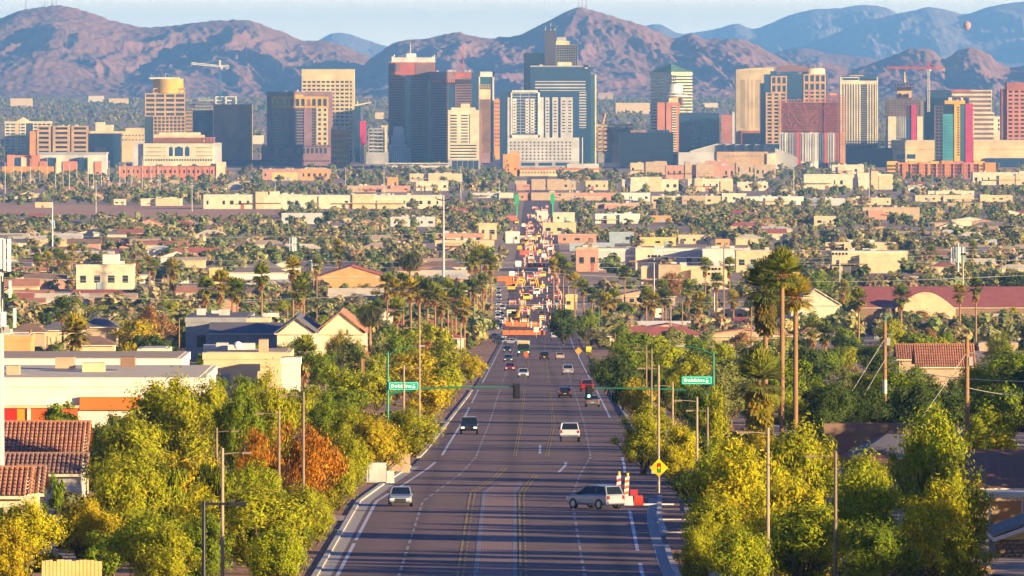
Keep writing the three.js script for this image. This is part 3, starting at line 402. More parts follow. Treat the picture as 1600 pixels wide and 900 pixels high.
t = tower('pink_panel_tower', 'half-clad tower with white panels and a crimson stripe', 'building', 10230, 1414); t.solid('core', C.concrete, 1386, 1442, 156, null, -3, -24); t.grid('floor_slabs', C.steel, 1384.5, 1443, 153, 184, 12, 8, 0.16, 0.22, 0.3, -26); t.solid('white_panel', C.ivory, 1387.5, 1400, 182, null, 1, -3); t.solid('white_panel', C.ivory, 1433, 1442, 182, null, 1, -3); t.grid('grey_fin', C.pale, 1400, 1415, 182, 216, 5, 1, 0.4, 0, 0.8, -2, { flat: 1 }); t.solid('crimson_stripe', C.magenta, 1424, 1432, 164, null, 1.3, -3); t.solid('glass_strip', C.blue, 1415, 1424, 182, null, 0.4, -3); t.solid('core_wall', C.tan, 1402, 1425, 137, 155, -6, -18); t.panes('opening', C.dark, 1402, 1425, 146, 152, 2, 1, 0.12, 1, -5.9); t.grid('climbing_form', C.steel, 1396, 1429, 129, 140, 7, 3, 0.2, 0.3, -3, -20); new G().cyl([t.x(1414), t.y(130), -12], [t.x(1414), t.y(112), -12], 1.6, 0.8, 6).build('mast', C.tan, t.g);
crane('red tower crane on a pale mast near the pink stripe tower', 10280, 1451, 108, 175, 1386, 1477, mat([0.62, 0.56, 0.46]), redMast, 0.4);
t = tower('banded_tower', 'wide tower of cream and brown bands stepping at its right edge', 'tower', 10420, 1500); t.solid('wall', C.umber, 1486, 1550, 142, null, 0, -34); t.solid('dark_wing', C.blue, 1447, 1487, 141, null, 1, -30); t.solid('dark_wing', C.glass, 1444, 1456, 158, null, 2, -28); t.grid('band', C.ivory, 1486, 1549, 141, 176, 1, 5, 0.02, 0.45, 0.8, -35); t.grid('band', C.ivory, 1486, 1553, 176, 220, 1, 6, 0.02, 0.5, 0.9, -35); t.solid('top_strip', C.maroon, 1486, 1516, 140, 143.5, 1.2, -3); t.grid('wing_mullion', C.dark, 1447, 1486, 141, 220, 8, 14, 0.06, 0.1, 1.2, 0.5, { flat: 1 }); { const g = new G(); for (let j = 0; j < 12; j++) t.b(g, 1519, 1522, 140 + j * 6.6, 143 + j * 6.6, 1.1, 0); g.build('bright_bay', C.cream, t.g, { kind: 'stuff' }); }
t = tower('rainbow_tower', 'narrow tower in teal, yellow and crimson panels', 'tower', 9950, 1491); t.solid('wall', C.dark, 1461.5, 1519, 164, null, 0, -22); t.solid('teal_wall', C.teal, 1473, 1490, 178, null, 0.6, -1); t.panes('window', C.green, 1474, 1489, 181, 247, 5, 15, 0.4, 0.5, 0.7); t.solid('yellow_frame', C.yellow, 1491, 1494.5, 160, null, 1.4, -8); t.solid('yellow_frame', C.yellow, 1476, 1508, 157, 162.5, 1.5, -20); t.solid('yellow_bay', C.yellow, 1494.5, 1500, 162, null, 0.6, -2); t.panes('window', C.dark, 1495, 1499.5, 166, 244, 1, 20, 0.8, 0.5, 0.75); t.solid('crimson_wall', C.magenta, 1508.5, 1520, 162, null, 1, -22); t.panes('window', C.dark, 1509.5, 1519.5, 168, 240, 4, 16, 0.25, 0.3, 1.1); t.solid('glass_strip', C.green, 1500, 1508, 164, null, 0.2, -1); t.grid('floor_line', C.plum, 1461, 1473, 166, 248, 2, 16, 0.08, 0.12, 0.4, -1, { flat: 1 }); t.roofbits(1474, 1506, 157, 6, 5, -16);
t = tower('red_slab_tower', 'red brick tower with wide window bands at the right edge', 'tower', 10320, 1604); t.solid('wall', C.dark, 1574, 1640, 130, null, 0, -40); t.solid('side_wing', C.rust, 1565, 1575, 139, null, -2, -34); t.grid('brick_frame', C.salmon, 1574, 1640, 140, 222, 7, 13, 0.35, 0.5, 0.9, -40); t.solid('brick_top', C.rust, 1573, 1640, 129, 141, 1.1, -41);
t = tower('small_white_block', 'small white block between banded tower and red brick tower', 'building', 10700, 1559); t.solid('wall', C.ivory, 1553, 1566, 182, null, 0, -20); t.panes('window', C.glass, 1559, 1562, 185, 205, 1, 3, 0.8, 0.6);
t = tower('convention_hall', 'long windowless cream convention hall at the right', 'hall', 10020, 1480); t.solid('wall', C.cream, 1395, 1461, 220, null, 0, -40); t.solid('wall', C.cream, 1521, 1640, 220, null, 0, -40); t.solid('cornice', C.ivory, 1395, 1640, 219, 220.5, 0.7, -41); t.solid('band', C.tan, 1395, 1640, 233, 234, 0.3, -1); t.grid('frame', C.concrete, 1322, 1412, 221, 232, 22, 2, 0.2, 0.3, -2, -30); t.solid('dark_wall', C.dark, 1322, 1400, 232, null, -1, -30); t.panes('loading_door', C.blue, 1400, 1432, 241, 248, 2, 1, 0.8, 1, 0.4); t.solid('east_glass', C.blue, 1540, 1640, 247, null, 3, -4); t.grid('east_mullion', C.dark, 1540, 1640, 248, 268, 9, 3, 0.08, 0.1, 3.2, -1, { flat: 1 });
t = tower('orange_flats', 'row of orange and salmon three-storey flats', 'apartment block', 8620, 1462); { let k = 0; for (let px = 1386; px < 1540; px += 17) { const y = 252 + (k % 2) * 2 - (k === 5 ? 3 : 0); t.solid('bay', k > 5 && k < 8 ? C.salmon : k % 2 ? C.orange : C.gold, px, px + 17, y, null, (k % 2) * 1.5, -22); k++; } t.panes('window', C.umber, 1388, 1538, 256, 278, 40, 4, 0.4, 0.5, 1.6); t.grid('balcony', C.salmon, 1410, 1530, 256, 278, 9, 4, 0.14, 0.12, 2.6, 0, { flat: 1 }); }
// hot-air balloon and mountain masts
t = tower('hot_air_balloon', 'tiny striped hot-air balloon before the far blue mountains', 'balloon', 14000, 1511); { const p = []; for (let k = 0; k <= 12; k++) { const a = k / 12 * Math.PI; p.push(new THREE.Vector2(Math.max(0.05, Math.sin(a) * 6.2 * (1 - 0.22 * (k / 12 < 0.5 ? 1 - k / 6 : 0))), -Math.cos(a) * 7.2)); } const e = part('envelope', new THREE.LatheGeometry(p, 20), mat([0.5, 0.26, 0.24]), t.g); e.position.y = t.y(40); new G().box(-0.9, 0.9, t.y(50), t.y(48.4), -0.9, 0.9).build('basket', C.umber, t.g); new G().cyl([-0.8, t.y(48.4), 0], [-1.6, t.y(45.6), 0], 0.07).cyl([0.8, t.y(48.4), 0], [1.6, t.y(45.6), 0], 0.07).build('rope', C.umber, t.g); }
for (const [px, a, b, d, l] of [[41, -6, 17, 25000, 'leftmost thin mast on the shaded mountain shoulder'], [82, -8, 11, 25000, 'tall lattice mast on the left mountain summit, left of its twin'], [88.5, -8, 12, 25000, 'tall lattice mast on the left mountain summit, right of its twin'], [70, 3, 12, 25000, 'short thin mast left of the summit masts'], [903.5, 2, 15, 24000, 'left one of three masts on the central peak'], [910, -2, 14, 24000, 'middle one of three masts on the central peak'], [916, -3, 15, 24000, 'right one of three masts on the central peak']]) {
  const c = thing('summit_mast', l, 'mast', [X(px, d), Y(b + 3, d), -d + 10], 'masts on the mountain tops'), h = Y(a, d) - Y(b + 3, d), g = new G(); for (const [dx, dz] of [[-1.6, 0], [1.6, 0], [0, 2]]) g.cyl([dx, -10, dz], [dx * 0.3, h, dz * 0.3], 0.5, 0.35, 4); for (let k = 0; k < 8; k++) g.cyl([-1.6 * (1 - k / 11), h * k / 8, 0], [1.6 * (1 - (k + 1) / 11), h * (k + 1) / 8, 0], 0.25, 0.25, 3); g.build('lattice', mat([0.42, 0.32, 0.33]), c); new G().box(-1.6, 1.6, h * 0.55, h * 0.7, -1.3, 1.3).build('antenna_drum', C.pale, c);
}
// ---------------------------------------------------------------- avenue
const axis = (d) => 0.00282 * d;
const along = (pts, off) => { const f = table(pts), last = pts[pts.length - 1][0]; return (d) => d <= last ? f(d) : axis(d) + off; };
const curbL = along([[200, -11.6], [690, -11.5], [745, -10.2], [800, -8.7], [860, -8.0], [960, -7.4], [1240, -5.8]], -9.3);
const curbR = along([[200, 9.6], [560, 9.7], [640, 10.2], [720, 11.6], [860, 12.4], [960, 12.9], [1240, 13.7]], 10.2);
const lineL = along([[200, -10.5], [690, -10.35], [735, -8.9], [790, -7.3], [830, -6.5], [1000, -5.7]], -8.5);
const dashL = along([[200, -6.6], [690, -6.8], [770, -4.4], [830, -3.3], [1000, -2.6]], -5.4);
const dblL = along([[200, -3.0], [715, -3.1], [760, -1.4], [830, 0.3], [1000, 1.0]], -1.8);
const dblR = along([[200, 0.6], [715, 0.75], [760, 1.8], [800, 3.0], [1000, 4.6]], 1.8);
const dashR = along([[200, 4.2], [560, 4.35], [700, 4.6], [770, 5.8], [830, 7.2], [1000, 8.0]], 5.2);
const lineR = along([[200, 7.7], [545, 7.8], [700, 8.9], [800, 9.9], [1000, 11.2]], 8.4);
function ribbon(g, a, b, d0, d1, up, step = 8) {   // a sheet between two lines that follows the ground
  let p = null;
  for (let d = d0; ; d = Math.min(d1, d + (d < 1500 ? step : step * 5))) {
    const y = ground(d) + up, q = [[a(d), y, -d], [b(d), y, -d]];
    if (p) g.quad(p[0], p[1], q[1], q[0]);
    if (d >= d1) break; p = q;
  }
  return g;
}
const off = (f, k) => (d) => f(d) + k;
const asphaltTex = dtex(512, 512, (u, v) => { const s = 0.5 + 0.5 * Math.cos(u * 2 * Math.PI * 6); const tar = Math.abs(tile(u, v, 3, 21.5, 3)) < 0.006 ? -0.22 : 0, oil = -0.20 * Math.max(0, Math.cos(u * 2 * Math.PI * 3)) ** 6; return clamp(tar + oil + 0.82 + 0.30 * tile(u, v, 6, 3.5, 5) - 0.07 * s + 0.24 * tile(u, v, 2, 8.5, 3) + (rnd() - 0.5) * 0.16, 0, 1); });
const asphalt = mat([0.225, 0.134, 0.112], { map: scaled(asphaltTex, 20), roughness: 0.86 });
const concrete = mat([0.50, 0.45, 0.38], { map: T.grit, roughness: 0.9 }), curbMat = mat([0.60, 0.55, 0.47], { map: T.grit, roughness: 0.9 });
const redDirt = mat([0.46, 0.22, 0.12], { map: scaled(soilTex, 14), roughness: 1 });
ribbon(new G(), curbL, curbR, 330, 10600, 0.02).build('road', asphalt, scene, structure);
const sideRoad = new G(); { const y = (d) => ground(d) + 0.016; for (let d = 706; d < 770; d += 8) sideRoad.quad([curbR(d) - 0.5, y(d), -d], [95, y(d), -d], [95, y(d + 8), -d - 8], [curbR(d + 8) - 0.5, y(d + 8), -d - 8]); } sideRoad.build('side_road', asphalt, scene, structure);
{ // a stamped red-brown median, flush with the lanes, with pale edge bands
  const paverTex = dtex(128, 128, (u, v) => { const a = (u * 8) % 1, b = (v * 16) % 1; return (a < 0.07 || b < 0.09 ? 0.62 : 0.9) + (rnd() - 0.5) * 0.18; });
  ribbon(new G(), off(dblL, 0.9), off(dblR, -0.5), 330, 742, 0.026, 6).build('median', mat([0.34, 0.20, 0.165], { map: scaled(paverTex, 1.6), roughness: 0.9 }), scene, structure);
  const e = new G(); ribbon(e, off(dblL, 0.75), off(dblL, 1.05), 330, 738, 0.031, 6); ribbon(e, off(dblR, -0.65), off(dblR, -0.4), 330, 738, 0.031, 6); e.build('median_edge', mat([0.33, 0.30, 0.29], { map: T.grit }), scene, structure);
}
const whitePaint = mat([0.72, 0.71, 0.70], { map: scaled(gritTex, 1.3), roughness: 0.7 }), yellowPaint = mat([0.52, 0.33, 0.08], { map: scaled(gritTex, 1.3), roughness: 0.75 });
{
  const w = new G(), y = new G();
  for (const [a, b] of [[330, 596], [602, 735], [800, 800.1]]) if (b - a > 1) ribbon(w, off(lineL, -0.12), off(lineL, 0.12), a, b, 0.032, 5);
  ribbon(w, off(lineL, -0.12), off(lineL, 0.12), 735, 812, 0.032, 5); ribbon(w, off(lineL, -0.12), off(lineL, 0.12), 838, 1130, 0.032, 5); ribbon(w, off(lineL, -0.11), off(lineL, 0.11), 1170, 1300, 0.032, 5); ribbon(w, off(lineL, -0.11), off(lineL, 0.11), 1390, 2350, 0.032, 5);
  for (const [a, b] of [[380, 560], [582, 668], [775, 830], [1050, 1300], [1390, 2350]]) ribbon(w, off(lineR, -0.12), off(lineR, 0.12), a, b, 0.032, 5);
  for (const f of [dashL, dashR]) for (let d = 380; d < 2350; d += 12) { if (d > 1300 && d < 1390) continue; for (let k = 0; k < 4; k++) ribbon(w, off(f, -0.09), off(f, 0.09), d + k * 1.9, d + k * 1.9 + 1.0, 0.032, 1.1); }
  ribbon(w, off(dblL, 2.1), off(dblL, 2.35), 845, 885, 0.032, 5); ribbon(w, off(dblR, 1.6), off(dblR, 1.85), 775, 812, 0.032, 5);
  for (const [a, b] of [[835, 1300], [1390, 2350]]) for (const f of [dblL, dblR]) { ribbon(y, off(f, -0.24), off(f, -0.13), a, b, 0.032); ribbon(y, off(f, 0.0), off(f, 0.11), a, b, 0.032); }
  for (let d = 380; d < 730; d += 58) for (const f of [dblL, dblR]) { const e = Math.min(735, d + 50); ribbon(y, off(f, -0.26), off(f, -0.12), d, e, 0.032, 5); for (let k = d; k < e; k += 7) ribbon(y, off(f, 0.08), off(f, 0.22), k, k + 4, 0.032, 4); }
  ribbon(y, off(dblL, -0.24), off(dblL, -0.08), 700, 790, 0.034, 5); ribbon(y, off(dblL, 0.1), off(dblL, 0.26), 700, 790, 0.034, 5); ribbon(y, off(dblR, -0.2), off(dblR, -0.04), 700, 765, 0.034, 5); ribbon(y, off(dblR, 0.1), off(dblR, 0.26), 700, 765, 0.034, 5);
  w.build('lane_markings', whitePaint, scene, structure); y.build('centre_markings', yellowPaint, scene, structure);
  const bar = new G(); for (const d of [826, 836]) bar.quad([curbL(d) + 0.5, ground(d) + 0.03, -d], [curbR(d) - 0.5, ground(d) + 0.03, -d], [curbR(d) - 0.5, ground(d + 0.5) + 0.03, -d - 0.5], [curbL(d) + 0.5, ground(d + 0.5) + 0.03, -d - 0.5]); bar.build('seam', mat([0.15, 0.135, 0.13], { map: T.grit }), scene, structure);
}
// kerbs in cast lengths, gutters, pavements and raw verges
function kerbRun(f, side, d0, d1, len = 6) {
  const root = new THREE.Group(); root.name = numbered('kerb'); root.userData = { ...structure, label: side < 0 ? 'pale concrete kerb along the left side of the avenue' : 'pale concrete kerb along the right side of the avenue' }; scene.add(root);
  for (let d = d0; d < d1; d += len) { const e = Math.min(d1, d + len) - 0.05, g = new G(), x = side < 0 ? [-0.34, 0] : [0, 0.34], ya = ground(d), yb = ground(e), A = f(d), B = f(e);
    g.quad([A + x[0], ya + 0.15, -d], [A + x[1], ya + 0.15, -d], [B + x[1], yb + 0.15, -e], [B + x[0], yb + 0.15, -e]); g.quad([A + x[0], ya - 0.1, -d], [A + x[1], ya - 0.1, -d], [A + x[1], ya + 0.15, -d], [A + x[0], ya + 0.15, -d]);
    if (side < 0) g.quad([A, ya - 0.1, -d], [B, yb - 0.1, -e], [B, yb + 0.15, -e], [A, ya + 0.15, -d]); else g.quad([A, ya + 0.15, -d], [B, yb + 0.15, -e], [B, yb - 0.1, -e], [A, ya - 0.1, -d]);
    g.build('kerbstone', curbMat, root); }
}
kerbRun(curbL, -1, 420, 795); kerbRun(curbL, -1, 828, 1300, 12); kerbRun(curbR, 1, 420, 590); kerbRun(curbR, 1, 612, 702); kerbRun(curbR, 1, 775, 1300, 12);
{ const g = new G(); ribbon(g, curbL, off(curbL, 0.75), 420, 795, 0.03); ribbon(g, off(curbR, -0.7), curbR, 420, 700, 0.03); g.build('gutter', concrete, scene, structure);
  const p = new G(); ribbon(p, off(curbL, -3.6), off(curbL, -2.0), 420, 1600, 0.12); ribbon(p, off(curbR, 2.0), off(curbR, 3.6), 420, 702, 0.12); ribbon(p, off(curbR, 2.0), off(curbR, 3.6), 778, 1600, 0.12);
  for (const [a, b] of [[640, 652], [832, 850], [868, 880], [905, 925], [1010, 1030]]) ribbon(p, off(curbL, -5.5), off(curbL, -0.36), a, b, 0.13); p.build('pavement', mat([0.55, 0.44, 0.34], { map: T.grit }), scene, structure);
  const v = new G(); ribbon(v, off(curbL, -14), off(curbL, -0.3), 400, 2300, 0.06); ribbon(v, off(curbR, 0.3), off(curbR, 13), 400, 703, 0.06); ribbon(v, off(curbR, 0.3), off(curbR, 13), 776, 2300, 0.06); v.build('verge', redDirt, scene, structure); }
// planted corner islands with pale edges at the right
for (const [d0, d1, w, l] of [[616, 634, 3.2, 'small red gravel bed edged in pale concrete by the right kerb'], [637, 652, 3.2, 'red gravel bed edged in pale concrete, just before the side road']]) {
  const r = new THREE.Group(); r.name = numbered('planting_bed'); r.userData = { label: l, category: 'planting bed' }; scene.add(r);
  const a = new G(), x0 = curbR(d0) + 0.5, y = ground((d0 + d1) / 2); a.box(x0, x0 + w, y - 0.3, y + 0.22, -d1, -d0); a.build('gravel', mat([0.26, 0.13, 0.10], { map: T.grit }), r);
  for (const [p, q, s, u] of [[x0 - 0.3, x0, -d1 - 0.3, -d0 + 0.3], [x0 + w, x0 + w + 0.3, -d1 - 0.3, -d0 + 0.3], [x0, x0 + w, -d1 - 0.3, -d1], [x0, x0 + w, -d0, -d0 + 0.3]]) new G().box(p, q, y - 0.3, y + 0.3, s, u).build('edging', curbMat, r);
}

// ---------------------------------------------------------------- vehicles
const tyreMat = mat([0.02, 0.02, 0.02]), rimMat = mat([0.45, 0.45, 0.46], { metalness: 0.8, roughness: 0.35 }), carGlass = mat([0.012, 0.017, 0.022], { roughness: 0.06, ior: 1.5 }), chrome = mat([0.6, 0.6, 0.6], { metalness: 0.9, roughness: 0.25 }), blackTrim = mat([0.02, 0.02, 0.022], { roughness: 0.5 }), lampClear = mat([0.8, 0.8, 0.78], { roughness: 0.12, clearcoat: 1 }), lampRed = mat([0.32, 0.015, 0.012], { roughness: 0.2 }), plateMat = mat([0.6, 0.58, 0.5]);
const lampLit = mat([0.8, 0.75, 0.6], { emissive: new THREE.Color(1, 0.85, 0.55), emissiveIntensity: 1.3 });
const paint = (r, g, b) => mat([r, g, b], { roughness: 0.32, metalness: 0.35, clearcoat: 1, clearcoatRoughness: 0.08 });
const wheelTyre = new THREE.CylinderGeometry(0.33, 0.33, 0.22, 18).rotateZ(Math.PI / 2), wheelRim = new THREE.CylinderGeometry(0.21, 0.21, 0.235, 12).rotateZ(Math.PI / 2);
// a loft through cross-sections: each is [z, half width, y low, y high]; corners are rounded by an inner ring
function loft(g, secs, round = 0.12) {
  const ring = ([z, w, a, b]) => { const r = Math.min(round, (b - a) * 0.45, w * 0.45), k = r * 0.3; return [[-w, a + r], [-w, b - r], [-w + k, b - k], [-w + r, b], [w - r, b], [w - k, b - k], [w, b - r], [w, a + r], [w - k, a + k], [w - r, a], [-w + r, a], [-w + k, a + k]].map(([x, y]) => [x, y, z]); };
  const rs = secs.map(ring), n = rs[0].length;
  for (let s = 1; s < rs.length; s++) for (let k = 0; k < n; k++) { const a = rs[s - 1], b = rs[s], l = (k + 1) % n; g.quad(a[l], a[k], b[k], b[l]); }
  for (const [r, rev] of [[rs[0], 1], [rs[rs.length - 1], 0]]) for (let k = 1; k < n - 1; k++) rev ? g.tri(r[0], r[k], r[k + 1]) : g.tri(r[0], r[k + 1], r[k]);
  return g;
}
// front of a vehicle looks along +z; z runs from tail to nose
const CAR = {
  sedan: { L: 4.7, W: 0.9, h: 1.44, belt: 0.9, hood: 0.86, body: [[-2.35, 0.76, 0.42, 0.86], [-2.25, 0.86, 0.30, 0.98], [-1.5, 0.9, 0.24, 1.0], [0.9, 0.9, 0.24, 0.96], [2.0, 0.86, 0.26, 0.80], [2.3, 0.72, 0.34, 0.66]], cab: [[-1.75, 0.74, 0.95], [-0.95, 0.62, 1.42], [0.25, 0.62, 1.44], [1.15, 0.76, 0.95]], wheels: [-1.4, 1.4] },
  suv: { L: 4.7, W: 0.94, h: 1.74, body: [[-2.3, 0.84, 0.45, 1.0], [-2.22, 0.92, 0.36, 1.1], [-1.4, 0.94, 0.32, 1.12], [0.9, 0.94, 0.32, 1.08], [2.0, 0.9, 0.34, 0.98], [2.32, 0.78, 0.42, 0.8]], cab: [[-2.2, 0.82, 1.06], [-1.95, 0.70, 1.68], [0.2, 0.70, 1.74], [1.1, 0.84, 1.06]], wheels: [-1.42, 1.42] },
  pickup: { L: 5.5, W: 0.99, h: 1.9, body: [[-2.7, 0.94, 0.55, 1.16], [-2.62, 0.99, 0.5, 1.22], [-0.9, 0.99, 0.45, 1.22], [1.0, 0.99, 0.45, 1.2], [2.4, 0.96, 0.46, 1.12], [2.72, 0.86, 0.52, 0.95]], cab: [[-0.95, 0.88, 1.18], [-0.75, 0.76, 1.84], [0.6, 0.76, 1.9], [1.35, 0.9, 1.18]], wheels: [-1.7, 1.7], tall: 1.15 },
};
function makeCar(kind, name, label, col, o = {}) {
  const K = CAR[kind], root = thing(name, label, o.category ?? 'car', [0, 0, 0], o.group), R = 1;
  const body = loft(new G(), K.body).build('body', col, root); void R;
  const [a, b, c, e] = K.cab;
  // roof, with the glass set just inside the pillars
  const cab = new G(); loft(cab, [[b[0], b[1], b[2] - 0.09, b[2]], [(b[0] + c[0]) / 2, b[1] + 0.02, c[2] - 0.08, c[2] + 0.02], [c[0], c[1], c[2] - 0.1, c[2]]], 0.06);
  for (const s of [-1, 1]) { cab.path([[s * e[1], e[2], e[0]], [s * c[1], c[2] - 0.05, c[0]]], 0.045, 5); cab.path([[s * a[1], a[2], a[0]], [s * b[1], b[2] - 0.05, b[0]]], 0.06, 5); const m = lerp(b[0], c[0], 0.45); cab.path([[s * lerp(a[1], e[1], 0.5), a[2], m], [s * b[1], b[2] - 0.04, m]], 0.04, 4); } cab.build('roof', col, root);
  const q = (v, x) => [x * (v[1] - 0.03), v[2] - 0.03, v[0]];
  new G().quad(q(e, -1), q(e, 1), q(c, 1), q(c, -1)).build('windscreen', carGlass, root); new G().quad(q(a, 1), q(a, -1), q(b, -1), q(b, 1)).build('rear_window', carGlass, root);
  new G().quad(q(a, -1), q(e, -1), q(c, -1), q(b, -1)).build('side_window', carGlass, root); new G().quad(q(e, 1), q(a, 1), q(b, 1), q(c, 1)).build('side_window', carGlass, root);
  const nose = K.body[K.body.length - 1], tail = K.body[0], ny = lerp(nose[2], nose[3], 0.62), ty = lerp(tail[2], tail[3], 0.72);
  for (const s of [-1, 1]) {
    new G().box(s * (nose[1] - 0.12) - 0.17, s * (nose[1] - 0.12) + 0.17, ny - 0.06, ny + 0.08, nose[0] - 0.12, nose[0] + 0.03).build('headlight', o.lit ? lampLit : lampClear, root);
    new G().box(s * (tail[1] - 0.1) - 0.11, s * (tail[1] - 0.1) + 0.11, ty - 0.12, ty + 0.14, tail[0] - 0.03, tail[0] + 0.12).build('tail_light', lampRed, root);
    new G().box(s * (e[1] + 0.14) - 0.1, s * (e[1] + 0.14) + 0.1, e[2] + 0.03, e[2] + 0.17, e[0] - 0.28, e[0] - 0.12).build('wing_mirror', blackTrim, root);
    for (const z of K.wheels) { const w = part('wheel', wheelTyre, tyreMat, root), k = K.tall ?? (kind === 'suv' ? 1.08 : 1); w.position.set(s * (K.W - 0.1), 0.33 * k, z); w.scale.set(1, k, k); part('rim', wheelRim, rimMat, w); }
    new G().cyl([s * (K.W - 0.02), 0.36, K.wheels[0]], [s * (K.W + 0.012), 0.36, K.wheels[0]], 0.41, 0.41, 16).cyl([s * (K.W - 0.02), 0.36, K.wheels[1]], [s * (K.W + 0.012), 0.36, K.wheels[1]], 0.41, 0.41, 16).build('wheel_arch', blackTrim, root, { kind: 'stuff' });
  }
  new G().box(-nose[1] * 0.6, nose[1] * 0.6, nose[2] + 0.02, nose[2] + 0.13, nose[0] - 0.05, nose[0] + 0.045).build('air_intake', blackTrim, root); new G().box(-0.42, 0.42, ny - 0.05, ny + 0.05, nose[0] - 0.05, nose[0] + 0.035).build('grille', blackTrim, root);
  new G().box(-0.17, 0.17, ty - 0.26, ty - 0.12, tail[0] - 0.025, tail[0] + 0.02).build('number_plate', plateMat, root); new G().box(-tail[1] * 0.96, tail[1] * 0.96, tail[2] - 0.02, tail[2] + 0.14, tail[0] - 0.09, tail[0] + 0.2).build('bumper', o.bumper ?? (kind === 'pickup' ? chrome : col), root);
  if (kind === 'pickup') new G().box(-0.86, 0.86, 1.10, 1.225, -2.55, -1.05).build('load_bed', blackTrim, root);
  return root;
}
const onRoad = (o, px, row, turn = 0) => { const d = depthOf(row); o.position.set(X(px, d), ground(d) + 0.03, -d); o.rotation.set(0, turn, 0); const s = Math.atan((ground(d + 3) - ground(d - 3)) / 6); o.rotation.order = 'YXZ'; o.rotation.x = (Math.abs(turn) < 1.5 ? 1 : -1) * s * -1 * Math.abs(Math.cos(turn)) * -1; return o; };
const SILVER = paint(0.34, 0.37, 0.42), WHITE = paint(0.72, 0.71, 0.69), DARK = paint(0.03, 0.035, 0.045), BLACK = paint(0.015, 0.015, 0.018), RED = paint(0.38, 0.02, 0.02), BLUEGREY = paint(0.10, 0.14, 0.19), TAN = paint(0.52, 0.43, 0.32), GREY = paint(0.16, 0.17, 0.18);
const N = Math.PI;   // turned north: tail towards the lens
onRoad(makeCar('sedan', 'sedan', 'pale silver sedan driving towards the camera, nearest car at left', SILVER), 626, 791, 0);
onRoad(makeCar('suv', 'hatchback', 'dark car with lit headlights coming towards the camera', DARK, { lit: 1 }), 733, 678, 0);
onRoad(makeCar('pickup', 'pickup_truck', 'white pickup truck seen from behind in the right lanes', WHITE, { category: 'truck' }), 890, 690, N);
onRoad(makeCar('suv', 'crossover', 'silver crossover turning left out of the side road', SILVER), 930, 795, -2.42);
onRoad(makeCar('sedan', 'sedan', 'black sedan seen from behind near the hanging signal', BLACK), 882.5, 622, N);
onRoad(makeCar('suv', 'sport_utility', 'red sport utility behind the green traffic light', RED), 917, 612, N);
onRoad(makeCar('sedan', 'sedan', 'grey sedan just below the green traffic light', GREY), 925.5, 636, N);
onRoad(makeCar('sedan', 'sedan', 'white sedan coming towards camera beyond the black signal', WHITE), 817.5, 590, 0);
onRoad(makeCar('sedan', 'sedan', 'red sedan coming towards the camera in the left lane', RED), 796.5, 580, 0);
onRoad(makeCar('sedan', 'sedan', 'blue grey sedan right behind the red sedan', BLUEGREY), 794, 566, 0);
onRoad(makeCar('suv', 'sport_utility', 'black sport utility seen from behind beside the tan car', BLACK), 850.5, 563, N);
onRoad(makeCar('sedan', 'sedan', 'tan sedan seen from behind in the far right lane', TAN), 874.5, 562, N);
onRoad(makeCar('suv', 'sport_utility', 'silver sport utility seen from behind below the tan car', SILVER), 887, 586, N);
onRoad(makeCar('sedan', 'sedan', 'dark sedan under the far black signal head', DARK), 792.5, 551, 0);
onRoad(makeCar('pickup', 'pickup_truck', 'pale pickup truck near the far green light', WHITE, { category: 'truck' }), 867, 531, N);
onRoad(makeCar('sedan', 'sedan', 'silver blue car crossing beside the bus', BLUEGREY), 785, 537, 1.2); onRoad(makeCar('sedan', 'sedan', 'white car crossing the junction beside the bus', WHITE), 800, 538, 1.25); onRoad(makeCar('sedan', 'sedan', 'pale car waiting at the far junction, left of the barriers', SILVER), 777, 530, 0.9);
{ const q = [[775, 516, 'white'], [781, 515, 'dark'], [777, 508, 'dark'], [784, 504, 'white'], [778, 499, 'white'], [783, 495, 'dark'], [778, 489, 'white'], [785, 485, 'white'], [779, 478, 'white'], [780, 470, 'silver'], [779, 464, 'white'], [779, 456, 'silver'], [797, 474, 'dark'], [870, 478, 'silver'], [846, 494, 'dark']];
  q.forEach(([px, row, c], i) => onRoad(makeCar(i % 3 === 1 ? 'suv' : 'sedan', 'queued_car', c + ' car in the line beside the road works, ' + ['first', 'second', 'third', 'fourth', 'fifth', 'sixth', 'seventh', 'eighth', 'ninth', 'tenth', 'eleventh', 'twelfth', 'thirteenth', 'fourteenth', 'fifteenth'][i] + ' from the junction', { white: WHITE, dark: DARK, silver: SILVER }[c], { group: 'cars queuing past the road works' }), px, row, px > 840 ? N : 0)); }
{ const b = thing('bus', 'white and green city bus coming towards the camera', 'bus'), m = paint(0.62, 0.62, 0.6), gr = paint(0.02, 0.10, 0.07); new G().box(-1.27, 1.27, 2.2, 3.1, -11.5, 0.5).build('upper_body', m, b); new G().box(-1.28, 1.28, 0.35, 2.2, -11.5, 0.5).build('lower_body', gr, b); new G().box(-1.1, 1.1, 1.25, 2.45, 0.5, 0.56).build('windscreen', carGlass, b); new G().box(-0.95, 0.95, 2.5, 2.85, 0.5, 0.58).build('route_sign', mat([0.6, 0.35, 0.08]), b); for (const s of [-1, 1]) { new G().box(s * 0.95 - 0.16, s * 0.95 + 0.16, 0.65, 0.85, 0.5, 0.58).build('headlight', lampLit, b); new G().box(s * 1.28 - 0.02, s * 1.28 + 0.02, 1.3, 2.3, -10.5, -0.3).build('side_window', carGlass, b); for (const z of [-0.9, -8.4]) { const w = part('wheel', wheelTyre, tyreMat, b); w.position.set(s * 1.15, 0.48, z); w.scale.setScalar(1.45); part('rim', wheelRim, rimMat, w); } } new G().box(-1.2, 1.2, 0.3, 0.5, 0.5, 0.66).build('bumper', blackTrim, b); onRoad(b, 818, 556, 0); }
